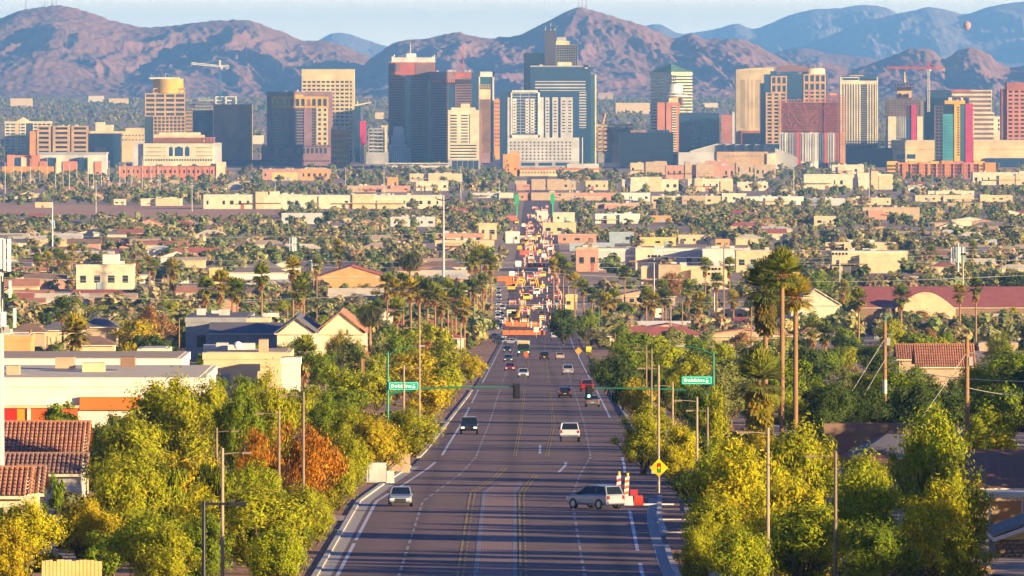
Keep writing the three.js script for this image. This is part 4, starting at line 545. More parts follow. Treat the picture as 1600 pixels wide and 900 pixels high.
// ---------------------------------------------------------------- signals, signs, poles
const signalGreen = mat([0.02, 0.20, 0.11], { roughness: 0.4 }), signGreen = mat([0.0, 0.33, 0.22], { roughness: 0.35 }), galv = mat([0.42, 0.41, 0.39], { roughness: 0.6, metalness: 0.4 }), weathered = mat([0.30, 0.22, 0.15], { map: T.grit }), wood = mat([0.34, 0.19, 0.085], { map: scaled(gritTex, 1.1) }), paleWood = mat([0.44, 0.33, 0.22], { map: scaled(gritTex, 1.1) }), blackMetal = mat([0.012, 0.013, 0.016], { roughness: 0.45 });
function printed(w, h, draw) { const c = document.createElement('canvas'); c.width = w; c.height = h; draw(c.getContext('2d'), w, h); const x = new THREE.CanvasTexture(c); x.colorSpace = THREE.SRGBColorSpace; return new THREE.MeshPhysicalMaterial({ map: x, roughness: 0.4 }); }
const streetSign = (text) => printed(512, 150, (c, w, h) => { c.fillStyle = '#00a389'; c.fillRect(0, 0, w, h); c.strokeStyle = '#c8fff0'; c.lineWidth = 6; c.strokeRect(10, 10, w - 20, h - 20); c.fillStyle = '#f2fffb'; c.font = 'bold 92px sans-serif'; c.fillText(text, 30, 108); c.beginPath(); c.arc(432, 96, 26, 0, 7); c.fill(); c.fillStyle = '#00806c'; c.fillRect(414, 94, 40, 9); c.fillStyle = '#f2fffb'; c.font = 'bold 26px sans-serif'; c.fillText('Rd', 414, 56); });
function plateMesh(w, h, m) { const g = new THREE.PlaneGeometry(w, h); return [g, m]; }
function signalHead(parent, x, y, z, lit, back) {
  const h = new G().box(x - 0.21, x + 0.21, y - 0.6, y + 0.6, z - 0.15, z + 0.15).build('signal_head', blackMetal, parent);
  new G().box(x - 0.36, x + 0.36, y - 0.78, y + 0.78, z - 0.03, z + 0.0).build('back_plate', blackMetal, parent);
  if (!back) for (let k = 0; k < 3; k++) { const on = lit === k, cols = [[0.25, 0.01, 0.01], [0.3, 0.15, 0.01], [0.02, 0.3, 0.16]], em = [[1, 0.05, 0.03], [1, 0.5, 0.05], [0.15, 1, 0.62]][k];
    new G().cyl([x, y + 0.38 - k * 0.38, z + 0.14], [x, y + 0.38 - k * 0.38, z + 0.18], 0.15, 0.15, 14).build('signal_lens', on ? mat(cols[k], { emissive: new THREE.Color(...em), emissiveIntensity: 3 }) : mat([0.03, 0.02, 0.02], { roughness: 0.3 }), h); }
  return h;
}
function mastArm(label, px, d, dir, reach, sign, o = {}) {
  const r = thing('traffic_signal', label, 'traffic light', [X(px, d), ground(d), -d]);
  new G().cyl([0, -0.3, 0], [0, 8.6, 0], 0.16, 0.10, 10).build('pole', signalGreen, r);
  const H = Y(o.row ?? 606, d) - ground(d); new G().path([[0, H - 0.7, 0], [dir * reach * 0.25, H - 0.15, 0], [dir * reach * 0.55, H, 0], [dir * reach, H + 0.05, 0]], [0.12, 0.1, 0.08, 0.05], 8).build('mast_arm', signalGreen, r); new G().path([[0, 8.3, 0], [dir * 1.6, 9.0, 0.1], [dir * 3.4, 9.2, 0.15]], [0.05, 0.04, 0.035], 6).build('lamp_arm', signalGreen, r);
  new G().box(Math.min(dir * 3.2, dir * 3.9), Math.max(dir * 3.2, dir * 3.9), 9.12, 9.28, -0.02, 0.32).build('street_lamp', galv, r);
  signalHead(r, dir * reach, H - 0.4, 0.25, o.lit, o.back); if (o.second) signalHead(r, dir * 0.35, 3.2, 0.3, o.lit, o.back);
  if (sign) { const y = Y(o.signRow, d) - ground(d), x = X(o.signPx, d) - X(px, d), p = part('street_name_sign', new THREE.BoxGeometry(M(48, d), M(13, d), 0.05), signGreen, r); p.position.set(x, y, 0.18); const f = part('sign_face', ...plateMesh(M(46, d), M(11.4, d), streetSign(sign)), p); f.position.z = 0.032; new G().path([[0, y + 0.3, 0.1], [x, y + 0.3, 0.12]], 0.03, 5).build('sign_bracket', signalGreen, r); }
  return r;
}
mastArm('green signal mast at left with street name sign and arm over the road', 606, 950, 1, M(201, 950), 'Dobbins', { signPx: 631, signRow: 603, back: true, row: 605 });
mastArm('green signal mast at right with street name sign and lit green light', 1115, 950, -1, M(195, 950), 'Dobbins', { signPx: 1089, signRow: 594, lit: 2, second: 1, row: 607 });
mastArm('far green signal mast at right with a small green light', 936, 2260, -1, M(62, 2260), null, { lit: 2, row: 534 }); mastArm('far green signal mast at left beyond the orange trees', 741, 2260, 1, M(52, 2260), null, { back: true, row: 536 });
for (const [px, py, w, h, d, l] of [[739, 529, 9, 11, 2255, 'small square green sign beside the far junction at left'], [935, 529, 20, 10, 2255, 'long green street sign at the far junction at right']]) { const r = thing('green_sign', l, 'sign', [X(px, d), ground(d), -d + 1]); part('panel', new THREE.BoxGeometry(M(w, d), M(h, d), 0.08), mat([0.0, 0.33, 0.22]), r).position.y = Y(py, d) - ground(d); new G().cyl([0, 0, -0.1], [0, Y(py, d) - ground(d), -0.1], 0.08, 0.08, 6).build('post', galv, r); }
// warning diamond
{ const d = 712, r = thing('warning_sign', 'yellow diamond sign showing a traffic light, on a pale post', 'sign', [X(1029.5, d), ground(d), -d]), yc = Y(731, d) - ground(d); new G().cyl([0, -0.2, 0], [0, yc + 0.9, 0], 0.05, 0.05, 8).build('post', galv, r);
  const f = printed(256, 256, (c) => { c.fillStyle = '#f4c400'; c.fillRect(0, 0, 256, 256); c.translate(128, 128); c.rotate(-Math.PI / 4); c.fillStyle = '#151515'; c.fillRect(-38, -94, 76, 188); for (const [y, k] of [[-58, '#e01a10'], [0, '#ffd21f'], [58, '#129a3a']]) { c.fillStyle = k; c.beginPath(); c.arc(0, y, 27, 0, 7); c.fill(); } });
  const s = M(20.5, d) , b = part('panel', new THREE.BoxGeometry(s, s, 0.03), mat([0.6, 0.42, 0.02]), r); b.position.set(0, yc, 0.07); b.rotation.z = -Math.PI / 4; const q = part('printed_face', ...plateMesh(s * 0.98, s * 0.98, f), b); q.position.z = 0.02; }
// street lamps and utility poles: [px, top row, base row, kind, side of the arm, words]
const RAD = { lamp: 0.11, pole: 0.2, stub: 0.13 };
function lampPost(px, top, base, arm, label, m = weathered, o = {}) {
  const d = o.d ?? depthOf(base), r = thing('street_lamp', label, 'street lamp', [X(px, d), ground(d), -d], 'street lamps along the avenue'), h = Y(top, d) - ground(d);
  new G().cyl([0, -0.3, 0], [0, h, 0], 0.115, 0.085, 8).build('pole', m, r); new G().path([[0, h - 0.35, 0], [arm * 0.6, h - 0.28, 0], [arm * 1.25, h - 0.26, 0]], [0.035, 0.03, 0.025], 5).build('arm', m, r);
  new G().box(Math.min(arm * 1.1, arm * 1.65), Math.max(arm * 1.1, arm * 1.65), h - 0.34, h - 0.22, -0.13, 0.13).build('lamp_head', weathered, r); if (o.bird) new G().cyl([arm * 1.2, h - 0.2, 0], [arm * 1.25, h + 0.15, 0], 0.12, 0.05, 6).build('sensor', blackMetal, r); return r;
}
for (const a of [[338.5, 668, 795, 1, 'brown lamp post left of a paler one before the yellow-green bush'], [347.5, 700, 905, 1, 'tall pale lamp post beside the black lamp at the bottom left', paleWood, { d: 506, bird: 1 }], [436, 640, 822, -1, 'brown lamp post among the left trees, just left of the orange foliage'], [474, 612, 842, -1, 'brown lamp post in front of the orange foliage at left'], [508, 600, 660, -1, 'short brown lamp post right of the large green tree'], [655.5, 508, 690, -1, 'tall lamp post beside the left street name sign', paleWood], [631, 570, 712, 1, 'slim lamp post behind the left street name sign', paleWood], [1018, 545, 700, -1, 'leftmost brown lamp post at the right of the road'], [1029, 570, 770, -1, 'lamp post rising behind the yellow diamond sign', paleWood], [1051, 598, 722, -1, 'lamp post left of the right street name sign', paleWood], [1089, 620, 805, -1, 'lamp post below the right street name sign', paleWood], [1105.5, 636, 782, -1, 'lamp post under the right signal mast'], [1200, 668, 905, -1, 'tall lamp post in the bottom right trees, left of the stub pole', paleWood, { d: 507 }], [1305.5, 705, 905, -1, 'dark lamp post in the bottom right foliage, nearest the house', mat([0.20, 0.15, 0.11]), { d: 505 }], [961, 520, 560, -1, 'far thin lamp post by the right kerb'], [1010, 540, 640, -1, 'thin lamp post over the right roadside trees'], [568, 560, 650, 1, 'thin rust lamp post over the left roadside trees', wood]]) lampPost(...a);
{ const d = 498, r = thing('street_lamp', 'black street lamp with a long flat arm at the bottom left', 'street lamp', [X(318.5, d), ground(d), -d]), h = Y(783, d) - ground(d); new G().cyl([0, -0.3, 0], [0, h, 0], 0.13, 0.1, 10).build('pole', blackMetal, r); new G().box(-0.1, 1.4, h - 0.22, h - 0.08, -0.07, 0.07).build('arm', blackMetal, r); new G().box(1.4, 2.35, h - 0.28, h - 0.06, -0.16, 0.16).build('lamp_head', blackMetal, r); new G().cyl([0.45, h - 0.08, 0], [0.4, h + 0.12, 0.02], 0.09, 0.03, 6).build('sensor', blackMetal, r); new G().cyl([1.5, h - 0.06, 0], [1.52, h + 0.16, 0], 0.08, 0.05, 6).build('sensor', blackMetal, r); }
function woodPole(px, top, base, label, o = {}) {
  const d = o.d ?? depthOf(base), r = thing('utility_pole', label, 'utility pole', [X(px, d), ground(d), -d], 'wooden utility poles'), h = Y(top, d) - ground(d), w = o.w ?? 0.17;
  new G().cyl([o.lean ?? 0, -0.3, 0], [0, h, 0], w, w * 0.75, 8).build('pole', o.m ?? wood, r);
  if (o.band) new G().cyl([0, h * 0.38, 0], [0, h * 0.5, 0], w * 1.03, w * 1.0, 8).build('pale_sleeve', galv, r); if (o.fit) { new G().box(0.16, 0.55, h - 2.4, h - 1.6, -0.2, 0.2).build('transformer', galv, r); new G().path([[0, h - 1.2, 0], [0.9, h - 1.3, 0.1]], 0.05, 5).build('bracket', galv, r); }
  if (o.cross) new G().box(-1.2, 1.2, h - 0.7, h - 0.55, -0.06, 0.06).build('cross_arm', wood, r); return { r, d, h };
}
const pA = woodPole(1382.5, 503, 684, 'stout orange-lit utility pole with a pale sleeve at right', { band: 1, fit: 1, w: 0.24 }), pB = woodPole(1511, 530, 716, 'stout utility pole before the dark garage roofs at far right', { fit: 1, w: 0.24 });
for (const a of [[1131, 388, 512, 'tall thin utility pole right of the palms, mid picture', { cross: 0, w: 0.2 }], [565, 560, 642, 'orange utility pole right of the satellite dish shed'], [280, 497, 548, 'utility pole with a stay wire near the dark flat roof'], [449, 482, 560, 'tall rust pole before the gabled church at left'], [457, 505, 560, 'shorter rust pole right of the tall one by the church'], [495, 480, 530, 'rust pole rising over the church roof'], [74, 525, 565, 'first of the bare poles behind the white roof'], [78.5, 527, 565, 'second of the bare poles behind the white roof', { lean: 0.8 }], [88, 526, 565, 'third of the bare poles behind the white roof'], [105, 530, 565, 'fourth of the bare poles behind the white roof'], [47.5, 515, 568, 'thick orange pole behind the white roof at far left', { w: 0.3 }], [235, 400, 450, 'orange pole right of the pale cube building'], [567, 566, 610, 'slim orange pole at the left roadside'], [690, 500, 560, 'thin pole in the left roadside palms'], [706, 500, 560, 'rust pole between the left roadside palms'], [720, 505, 560, 'pale pole nearest the avenue at left', { m: paleWood }], [1525, 440, 525, 'slim pole beside the small palm at far right', { m: paleWood }], [1565, 388, 440, 'rust pole at the far right edge'], [1066, 470, 540, 'rust double pole among the right palms'], [1048, 475, 545, 'pale pole among the right palms', { m: paleWood }], [1174, 480, 560, 'dark pole behind the big palms', {}], [697, 600, 640, 'short pole stub by the left kerb']]) woodPole(...a);
function wire(a, b, sag, label, r = 0.02) { const p = []; for (let k = 0; k <= 10; k++) { const t2 = k / 10; p.push([lerp(a[0], b[0], t2), lerp(a[1], b[1], t2) - sag * 4 * t2 * (1 - t2), lerp(a[2], b[2], t2)]); } const o = new G().path(p, r, 4).build('power_line', mat([0.55, 0.52, 0.48], { roughness: 0.6 }), scene, { label, category: 'cable', group: 'overhead wires' }); return o; }
const at = (px, py, d) => [X(px, d), Y(py, d), -d];
wire(at(1384, 575, pA.d), at(1640, 596, pB.d + 40), 0.4, 'white cable running right from the sleeved pole', 0.03); wire(at(1384, 606, pA.d), at(1640, 612, pB.d), 0.3, 'second, lower cable running right from the sleeved pole', 0.025); wire(at(1513, 606, pB.d), at(1650, 624, pB.d), 0.2, 'lowest pale cable at the right edge', 0.03);
wire(at(1382, 530, pA.d), at(1298, 665, pA.d - 15), 0, 'upper stay wire of the sleeved pole', 0.022); wire(at(1384, 560, pA.d), at(1320, 668, pA.d - 15), 0, 'lower stay wire of the sleeved pole', 0.022); wire(at(1510, 552, pB.d), at(1415, 690, pB.d - 15), 0, 'long stay wire of the pole before the garage roofs', 0.022);
[[452, 5], [463, 3], [431, 4], [440, 2], [408, 3], [400, 2]].forEach(([row, s], i) => wire(at(-60, row, 2700 + i * 160), at(1680, row - 4 + (i % 2) * 9, 2700 + i * 160), s, ['lowest', 'second lowest', 'third', 'fourth', 'fifth', 'topmost'][i] + ' of the long power lines strung right across the picture', 0.05));
[[448, 4], [424, 3], [416, 4], [392, 3], [470, 2], [380, 2], [365, 2]].forEach(([row, s], i) => { const left = i % 2 === 0; wire(at(left ? -60 : 820, row, 2500 + i * 190), at(left ? 780 : 1680, row + (i % 3) * 5 - 4, 2500 + i * 190), s, ['second lowest', 'middle', 'third', 'upper', 'lowest', 'top', 'topmost'][i] + ' short power line over the ' + (left ? 'left' : 'right') + ' suburb', 0.045); });
// tall masts
function steelPole(px, top, base, label, o = {}) {
  const d = o.d ?? depthOf(base), r = thing(o.name ?? 'steel_pole', label, o.cat ?? 'pole', [X(px, d), ground(d), -d]), h = Y(top, d) - ground(d), w = o.w ?? 0.3; new G().cyl([0, -0.3, 0], [0, h, 0], w, w * 0.5, 10).build('pole', o.m ?? galv, r); return { r, d, h, k: d / F };
}
{ const s = steelPole(693, 305, 462, 'tall pale steel power pole with three pairs of dark arms', { w: 0.55, m: mat([0.40, 0.41, 0.42], { roughness: 0.6 }) }); for (const row of [308, 323, 353, 386]) { const y = Y(row + 3, s.d) - ground(s.d); for (const q of [-1, 1]) new G().path([[0, y - 0.5, 0], [q * 2.2, y, 0], [q * 2.7, y + 0.9, 0]], [0.24, 0.2, 0.14], 5).build('arm', blackMetal, s.r); } }
const panelMat = mat([0.72, 0.74, 0.75]), panelBlue = mat([0.40, 0.55, 0.60]);
{ const d = 640, r = thing('cell_tower', 'cell tower with tall white antenna panels cut by the left edge', 'cell tower', [X(1, d), ground(d), -d]), y = (p) => Y(p, d) - ground(d), x = (p) => M(p - 1, d); new G().cyl([0, -0.3, 0], [0, y(372), 0], 0.28, 0.2, 12).build('pole', mat([0.50, 0.52, 0.46]), r); for (const [a, b, t1, b1, m] of [[-8, -1, 374, 422, blackTrim], [1, 4, 373, 420, panelMat], [6, 9.5, 373, 423, panelMat], [12, 17.5, 373, 424, panelMat], [14, 18.5, 438, 465, panelBlue], [21, 26, 481, 512, panelBlue], [-6, 1, 480, 512, panelMat], [2, 10, 487, 510, panelMat], [-10, -4, 438, 466, panelBlue]]) new G().box(x(a), x(b), y(b1), y(t1), 0.2, 0.5).build('antenna_panel', m, r); for (const p of [430, 452, 500]) { new G().path([[0, y(p), 0], [x(19), y(p - 6), 0.2]], 0.045, 5).path([[0, y(p + 5), 0], [x(14), y(p - 2), 0.25]], 0.04, 5).build('bracket', blackMetal, r); } new G().box(x(2), x(16), y(520), y(508), -0.2, 0.3).build('radio_unit', galv, r); new G().cyl([x(6), y(430), 0.3], [x(6), y(516), 0.3], 0.05, 0.05, 6).build('cable_bundle', blackMetal, r); }
function panelTower(px, top, base, label, rows, o = {}) { const s = steelPole(px, top, base, label, { name: 'cell_tower', cat: 'cell tower', w: 0.35, ...o }); for (const [row, n, h] of rows) for (let k = 0; k < n; k++) { const a = k / n * 2 * Math.PI + 0.3, y = Y(row, s.d) - ground(s.d), R = o.R ?? 1.5; const p = part('antenna_panel', new THREE.BoxGeometry(0.42, h, 0.2), k % 3 ? panelMat : panelBlue, s.r); p.position.set(Math.cos(a) * R, y, Math.sin(a) * R); p.rotation.y = Math.PI / 2 - a; } for (const [row] of rows) { const y = Y(row, s.d) - ground(s.d); for (let k = 0; k < 3; k++) { const a = k / 3 * 2 * Math.PI; new G().path([[0, y, 0], [Math.cos(a) * (o.R ?? 1.5), y, Math.sin(a) * (o.R ?? 1.5)]], 0.07, 4).build('bracket', galv, s.r); } } return s; }
panelTower(458, 368, 412, 'bushy white cell tower behind the left palms', [[376, 9, 2.6], [387, 9, 2.6]]); panelTower(82, 316, 392, 'slender white cell pole in the far left suburb', [[352, 5, 2.4], [346, 4, 1.6]], { m: panelMat, R: 1.0 }); panelTower(1497, 380, 452, 'cell pole crowned with blue and white panels at right', [[398, 12, 5.2]], { R: 2.4, w: 0.45, m: mat([0.55, 0.56, 0.54]) }); panelTower(490, 404, 470, 'dark cell tower with upright panels beside the palms', [[414, 8, 3.2]], { m: wood });
function floodlight(px, top, base, label, n = 4, rows = 2) { const s = steelPole(px, top, base, label, { name: 'floodlight_mast', cat: 'floodlight', w: 0.28 }); for (let j = 0; j < rows; j++) { const y = s.h - 0.5 - j * 1.4; new G().box(-n * 0.5, n * 0.5, y - 0.35, y - 0.25, -0.08, 0.08).build('cross_bar', galv, s.r); for (let k = 0; k < n; k++) { const x = (k - (n - 1) / 2) * 1.0; new G().cyl([x, y - 0.1, -0.15], [x, y + 0.1, 0.3], 0.22, 0.42, 8).build('lamp', blackMetal, s.r); } } }
floodlight(1022, 398, 500, 'sports floodlight mast above the right roadside palms', 4); floodlight(1312, 387, 492, 'sports floodlight mast right of the big palms', 5); floodlight(1116, 418, 500, 'slim floodlight mast among the far right palms', 4); floodlight(1505, 395, 480, 'slim light mast beside the panel-crowned cell pole', 2, 1); floodlight(976, 425, 455, 'small light mast by the school building', 2, 1);
[[540, 1], [600, 1], [720, 0], [780, 1], [430, 0], [300, 1], [1180, 1], [1240, 0], [1358, 1], [1475, 1], [895, 1], [150, 1], [205, 0], [250, 1], [1140, 0], [985, 1]].forEach(([px, k], i) => { const row = 296 + (i * 7) % 40, s = steelPole(px, row - 34 - (i % 3) * 8, row, ['pale light mast before the towers, ', 'slim far light pole before downtown, '][k] + ['first', 'second', 'third', 'fourth', 'fifth', 'sixth', 'seventh', 'eighth', 'ninth', 'tenth', 'eleventh', 'twelfth', 'thirteenth', 'fourteenth', 'fifteenth', 'sixteenth'][[...[540, 600, 720, 780, 430, 300, 1180, 1240, 1358, 1475, 895, 150, 205, 250, 1140, 985]].sort((a, b) => a - b).indexOf(px)] + ' from the left', { w: 0.28, name: 'light_mast', cat: 'pole', m: mat([0.6, 0.56, 0.5]) }); new G().box(-1.2, 1.2, s.h - 0.4, s.h, -0.3, 0.3).build('lamp_bar', galv, s.r); });
{ const n = ['first', 'second', 'third', 'fourth', 'fifth', 'sixth', 'seventh', 'eighth', 'ninth', 'tenth', 'eleventh', 'twelfth', 'thirteenth', 'fourteenth', 'fifteenth', 'sixteenth', 'seventeenth', 'eighteenth', 'nineteenth', 'twentieth']; for (let k = 0; k < 20; k++) { const px = 10 + k * 12.5 + rr(-3, 3), s = steelPole(px, rr(246, 256), rr(284, 304), 'tall thin yard light pole, ' + n[k] + ' from the left before the salmon complex', { name: 'yard_light', cat: 'pole', w: 0.3, m: mat([0.62, 0.56, 0.48]) }); s.r.userData.group = 'yard lights before the salmon complex'; new G().box(-1, 1, s.h - 0.4, s.h, -0.4, 0.4).build('lamp_bar', galv, s.r); } }

// ---------------------------------------------------------------- road works
const barrelOrange = mat([0.75, 0.16, 0.03]), barrelWhite = mat([0.75, 0.72, 0.68]), worksYellow = mat([0.72, 0.42, 0.02], { roughness: 0.5 });
function barrelAt(px, row, label) { const r = thing('traffic_barrel', label, 'barrel', [0, 0, 0], 'orange barrels in the road works'); new G().cyl([0, 0, 0], [0, 1.05, 0], 0.3, 0.22, 8).build('drum', barrelOrange, r); for (const y of [0.35, 0.72]) new G().cyl([0, y, 0], [0, y + 0.15, 0], 0.29, 0.27, 8, false).build('stripe', barrelWhite, r); onRoad(r, px, row); return r; }
const barrel0 = barrelAt(846, 520, 'orange and white traffic barrel in the road works');
for (let k = 0; k < 190; k++) {   // two long rows, with loose ones between them
  const d = 2500 * Math.pow(2.3, k % 3 ? (k / 190) : rnd()), side = k % 3 === 0 ? rr(-6, 7) : k % 3 === 1 ? -5.5 + rr(-0.5, 0.5) : 7.2 + rr(-0.6, 0.6), b = copyOf(barrel0, barrel0.userData.label);
  b.position.set(axis(d) + side, ground(d) + 0.03, -d); b.scale.setScalar(rr(1.0, 1.35)); }
function barrier(px0, px1, row, label, m = barrelOrange) { const d = depthOf(row), r = thing('barrier', label, 'barrier', [X((px0 + px1) / 2, d), ground(d), -d], 'orange barriers of the road works'), w = M(px1 - px0, d), n = Math.max(2, Math.round(w / 2)), h = Math.max(1.2, M(8, d)); for (let k = 0; k < n; k++) { const x = -w / 2 + k * w / n; new G().slab([[x + 0.03, 0.15], [x + w / n - 0.03, 0.15], [x + w / n - 0.12, h], [x + 0.12, h]], -0.25, 0.25).build('segment', m, r); } for (const s of [-1, 1]) new G().box(s * w / 2 - 0.05, s * w / 2 + 0.05, 0, h + 0.3, -0.1, 0.1).build('post', barrelWhite, r); }
barrier(785, 852, 524, 'long orange barrier wall at the start of the road works'); barrier(790, 846, 511, 'second orange barrier behind the first, below the yellow digger'); barrier(770, 820, 440, 'broad orange barrier at mid distance on the left'); barrier(824, 862, 419, 'red barrier strip across the avenue at mid distance', mat([0.62, 0.06, 0.04])); barrier(790, 812, 447, 'short orange barrier below the broad one'); barrier(812, 842, 399, 'pinkish red barrier far up the avenue', mat([0.6, 0.10, 0.06])); barrier(772, 808, 345, 'farthest pink barrier line up the avenue', mat([0.6, 0.14, 0.10]));
for (const [px, row, s, l] of [[838, 523, 8, 'left one of two square white work signs'], [852, 521, 8, 'right one of two square white work signs'], [810, 420, 9, 'white board sign up the avenue']]) { const d = depthOf(row + 8), r = thing('work_sign', l, 'sign', [X(px, d), ground(d), -d]); part('board', new THREE.BoxGeometry(M(s, d), M(s, d), 0.06), barrelWhite, r).position.y = Y(row - 8, d) - ground(d); new G().cyl([0, 0, -0.06], [0, Y(row - 8, d) - ground(d), -0.06], 0.06, 0.06, 6).build('post', galv, r); }
function digger(px, row, label, turn = 0, s = 1) { const r = thing('excavator', label, 'excavator'); for (const q of [-1, 1]) loft(new G(), [[-1.7, 0.28, 0.15, 0.75], [0, 0.3, 0, 0.85], [1.7, 0.28, 0.15, 0.75]]).build('track', blackTrim, r).position.x = q; new G().box(-1.25, 1.25, 0.9, 2.0, -1.9, 0.9).build('body', worksYellow, r); new G().box(-1.2, -0.2, 2.0, 2.9, -0.4, 0.9).build('cab', carGlass, r); new G().box(-0.1, 1.2, 2.0, 2.4, -1.8, -0.3).build('engine_cover', worksYellow, r); new G().path([[0.3, 1.8, 0.8], [0.6, 4.6, 2.2], [1.6, 4.0, 4.6]], [0.3, 0.25, 0.2], 6).build('boom', worksYellow, r); new G().path([[1.6, 4.0, 4.6], [1.8, 1.6, 4.0]], [0.2, 0.15], 6).build('stick', worksYellow, r); new G().box(1.3, 2.3, 0.8, 1.7, 3.6, 4.4).build('bucket', blackTrim, r); onRoad(r, px, row, turn); r.scale.setScalar(s); }
digger(805, 501, 'yellow excavator at the start of the road works', 0.8, 0.95); digger(801, 456, 'yellow loader with a raised arm further up the avenue', 1.6, 0.95); digger(842, 455, 'small yellow digger at the right of the road works', -0.6); digger(822, 384, 'distant yellow digger in the road works, left one', 1.2, 1.0); digger(838, 398, 'distant yellow digger in the road works, right one', -0.9, 0.95); digger(797, 366, 'farthest yellow digger up the avenue', 0.4, 0.95);
{ const d = depthOf(795); for (const [px, h, l, m2] of [[967, 1.9, 'red and white striped marker post left of the leaning one', 0], [978, 1.8, 'leaning orange and white marker post by the side road', 1]]) { const r = thing('marker_post', l, 'marker post', [X(px, d + 20), ground(d + 20), -d - 20]), n = 8; for (let k = 0; k < n; k++) new G().slab([[-0.16, k * h / n], [0.16, k * h / n + 0.1], [0.16, (k + 1) * h / n + 0.1], [-0.16, (k + 1) * h / n]], -0.03, 0.03).build('stripe', k % 2 ? barrelWhite : m2 ? barrelOrange : mat([0.45, 0.04, 0.06]), r); new G().cyl([0, h + 0.1, 0], [0, h + 0.35, 0], 0.12, 0.1, 8).build('lamp', worksYellow, r); if (m2) r.rotation.z = -0.06; }
  const b = thing('water_barrier', 'red and white plastic barrier on the corner by the crossover', 'barrier', [X(990, d + 8), ground(d + 8), -d - 8]); new G().slab([[-0.9, 0], [0, 0], [-0.1, 0.9], [-0.8, 0.9]], -0.3, 0.3).build('white_unit', barrelWhite, b); new G().slab([[0.02, 0], [0.95, 0], [0.85, 0.95], [0.1, 0.95]], -0.3, 0.3).build('red_unit', mat([0.6, 0.05, 0.03]), b); new G().box(-0.3, 0.4, 0.9, 1.5, -0.6, -0.5).build('sign_board', mat([0.36, 0.03, 0.05]), b); b.scale.setScalar(0.8); new G().box(0.9, 3.8, 0.02, 0.18, -0.4, 0.0).build('white_beam', barrelWhite, b);
  const c = thing('traffic_barrel', 'single orange barrel on the corner behind the diamond sign', 'barrel', [X(1058, 735), ground(735), -735]); new G().cyl([0, 0, 0], [0, 1.1, 0], 0.32, 0.24, 12).build('drum', barrelOrange, c); for (const y of [0.3, 0.7]) new G().cyl([0, y, 0], [0, y + 0.16, 0], 0.315, 0.29, 12, false).build('stripe', barrelWhite, c); }
{ const d = depthOf(566); for (const [px, l] of [[904, 'orange diamond work sign at the right kerb'], [920, 'yellow box sign on a post at the right kerb']]) { const r = thing('kerb_sign', l, 'sign', [X(px, d), ground(d), -d]); const p = part('panel', new THREE.BoxGeometry(1.0, px < 910 ? 1.0 : 1.6, 0.05), px < 910 ? mat([0.8, 0.28, 0.02]) : mat([0.75, 0.55, 0.05]), r); p.position.y = 2.2; if (px < 910) p.rotation.z = Math.PI / 4; new G().cyl([0, 0, -0.06], [0, 2.4, -0.06], 0.06, 0.06, 6).build('post', galv, r); } const r = thing('work_sign', 'red and orange sign before the bus', 'sign', [X(822, depthOf(560)), ground(depthOf(560)), -depthOf(560) + 1]); part('panel', new THREE.BoxGeometry(0.9, 0.9, 0.05), mat([0.8, 0.1, 0.03]), r).position.y = 0.9; new G().cyl([0, 0, -0.05], [0, 1, -0.05], 0.05, 0.05, 6).build('post', galv, r); }

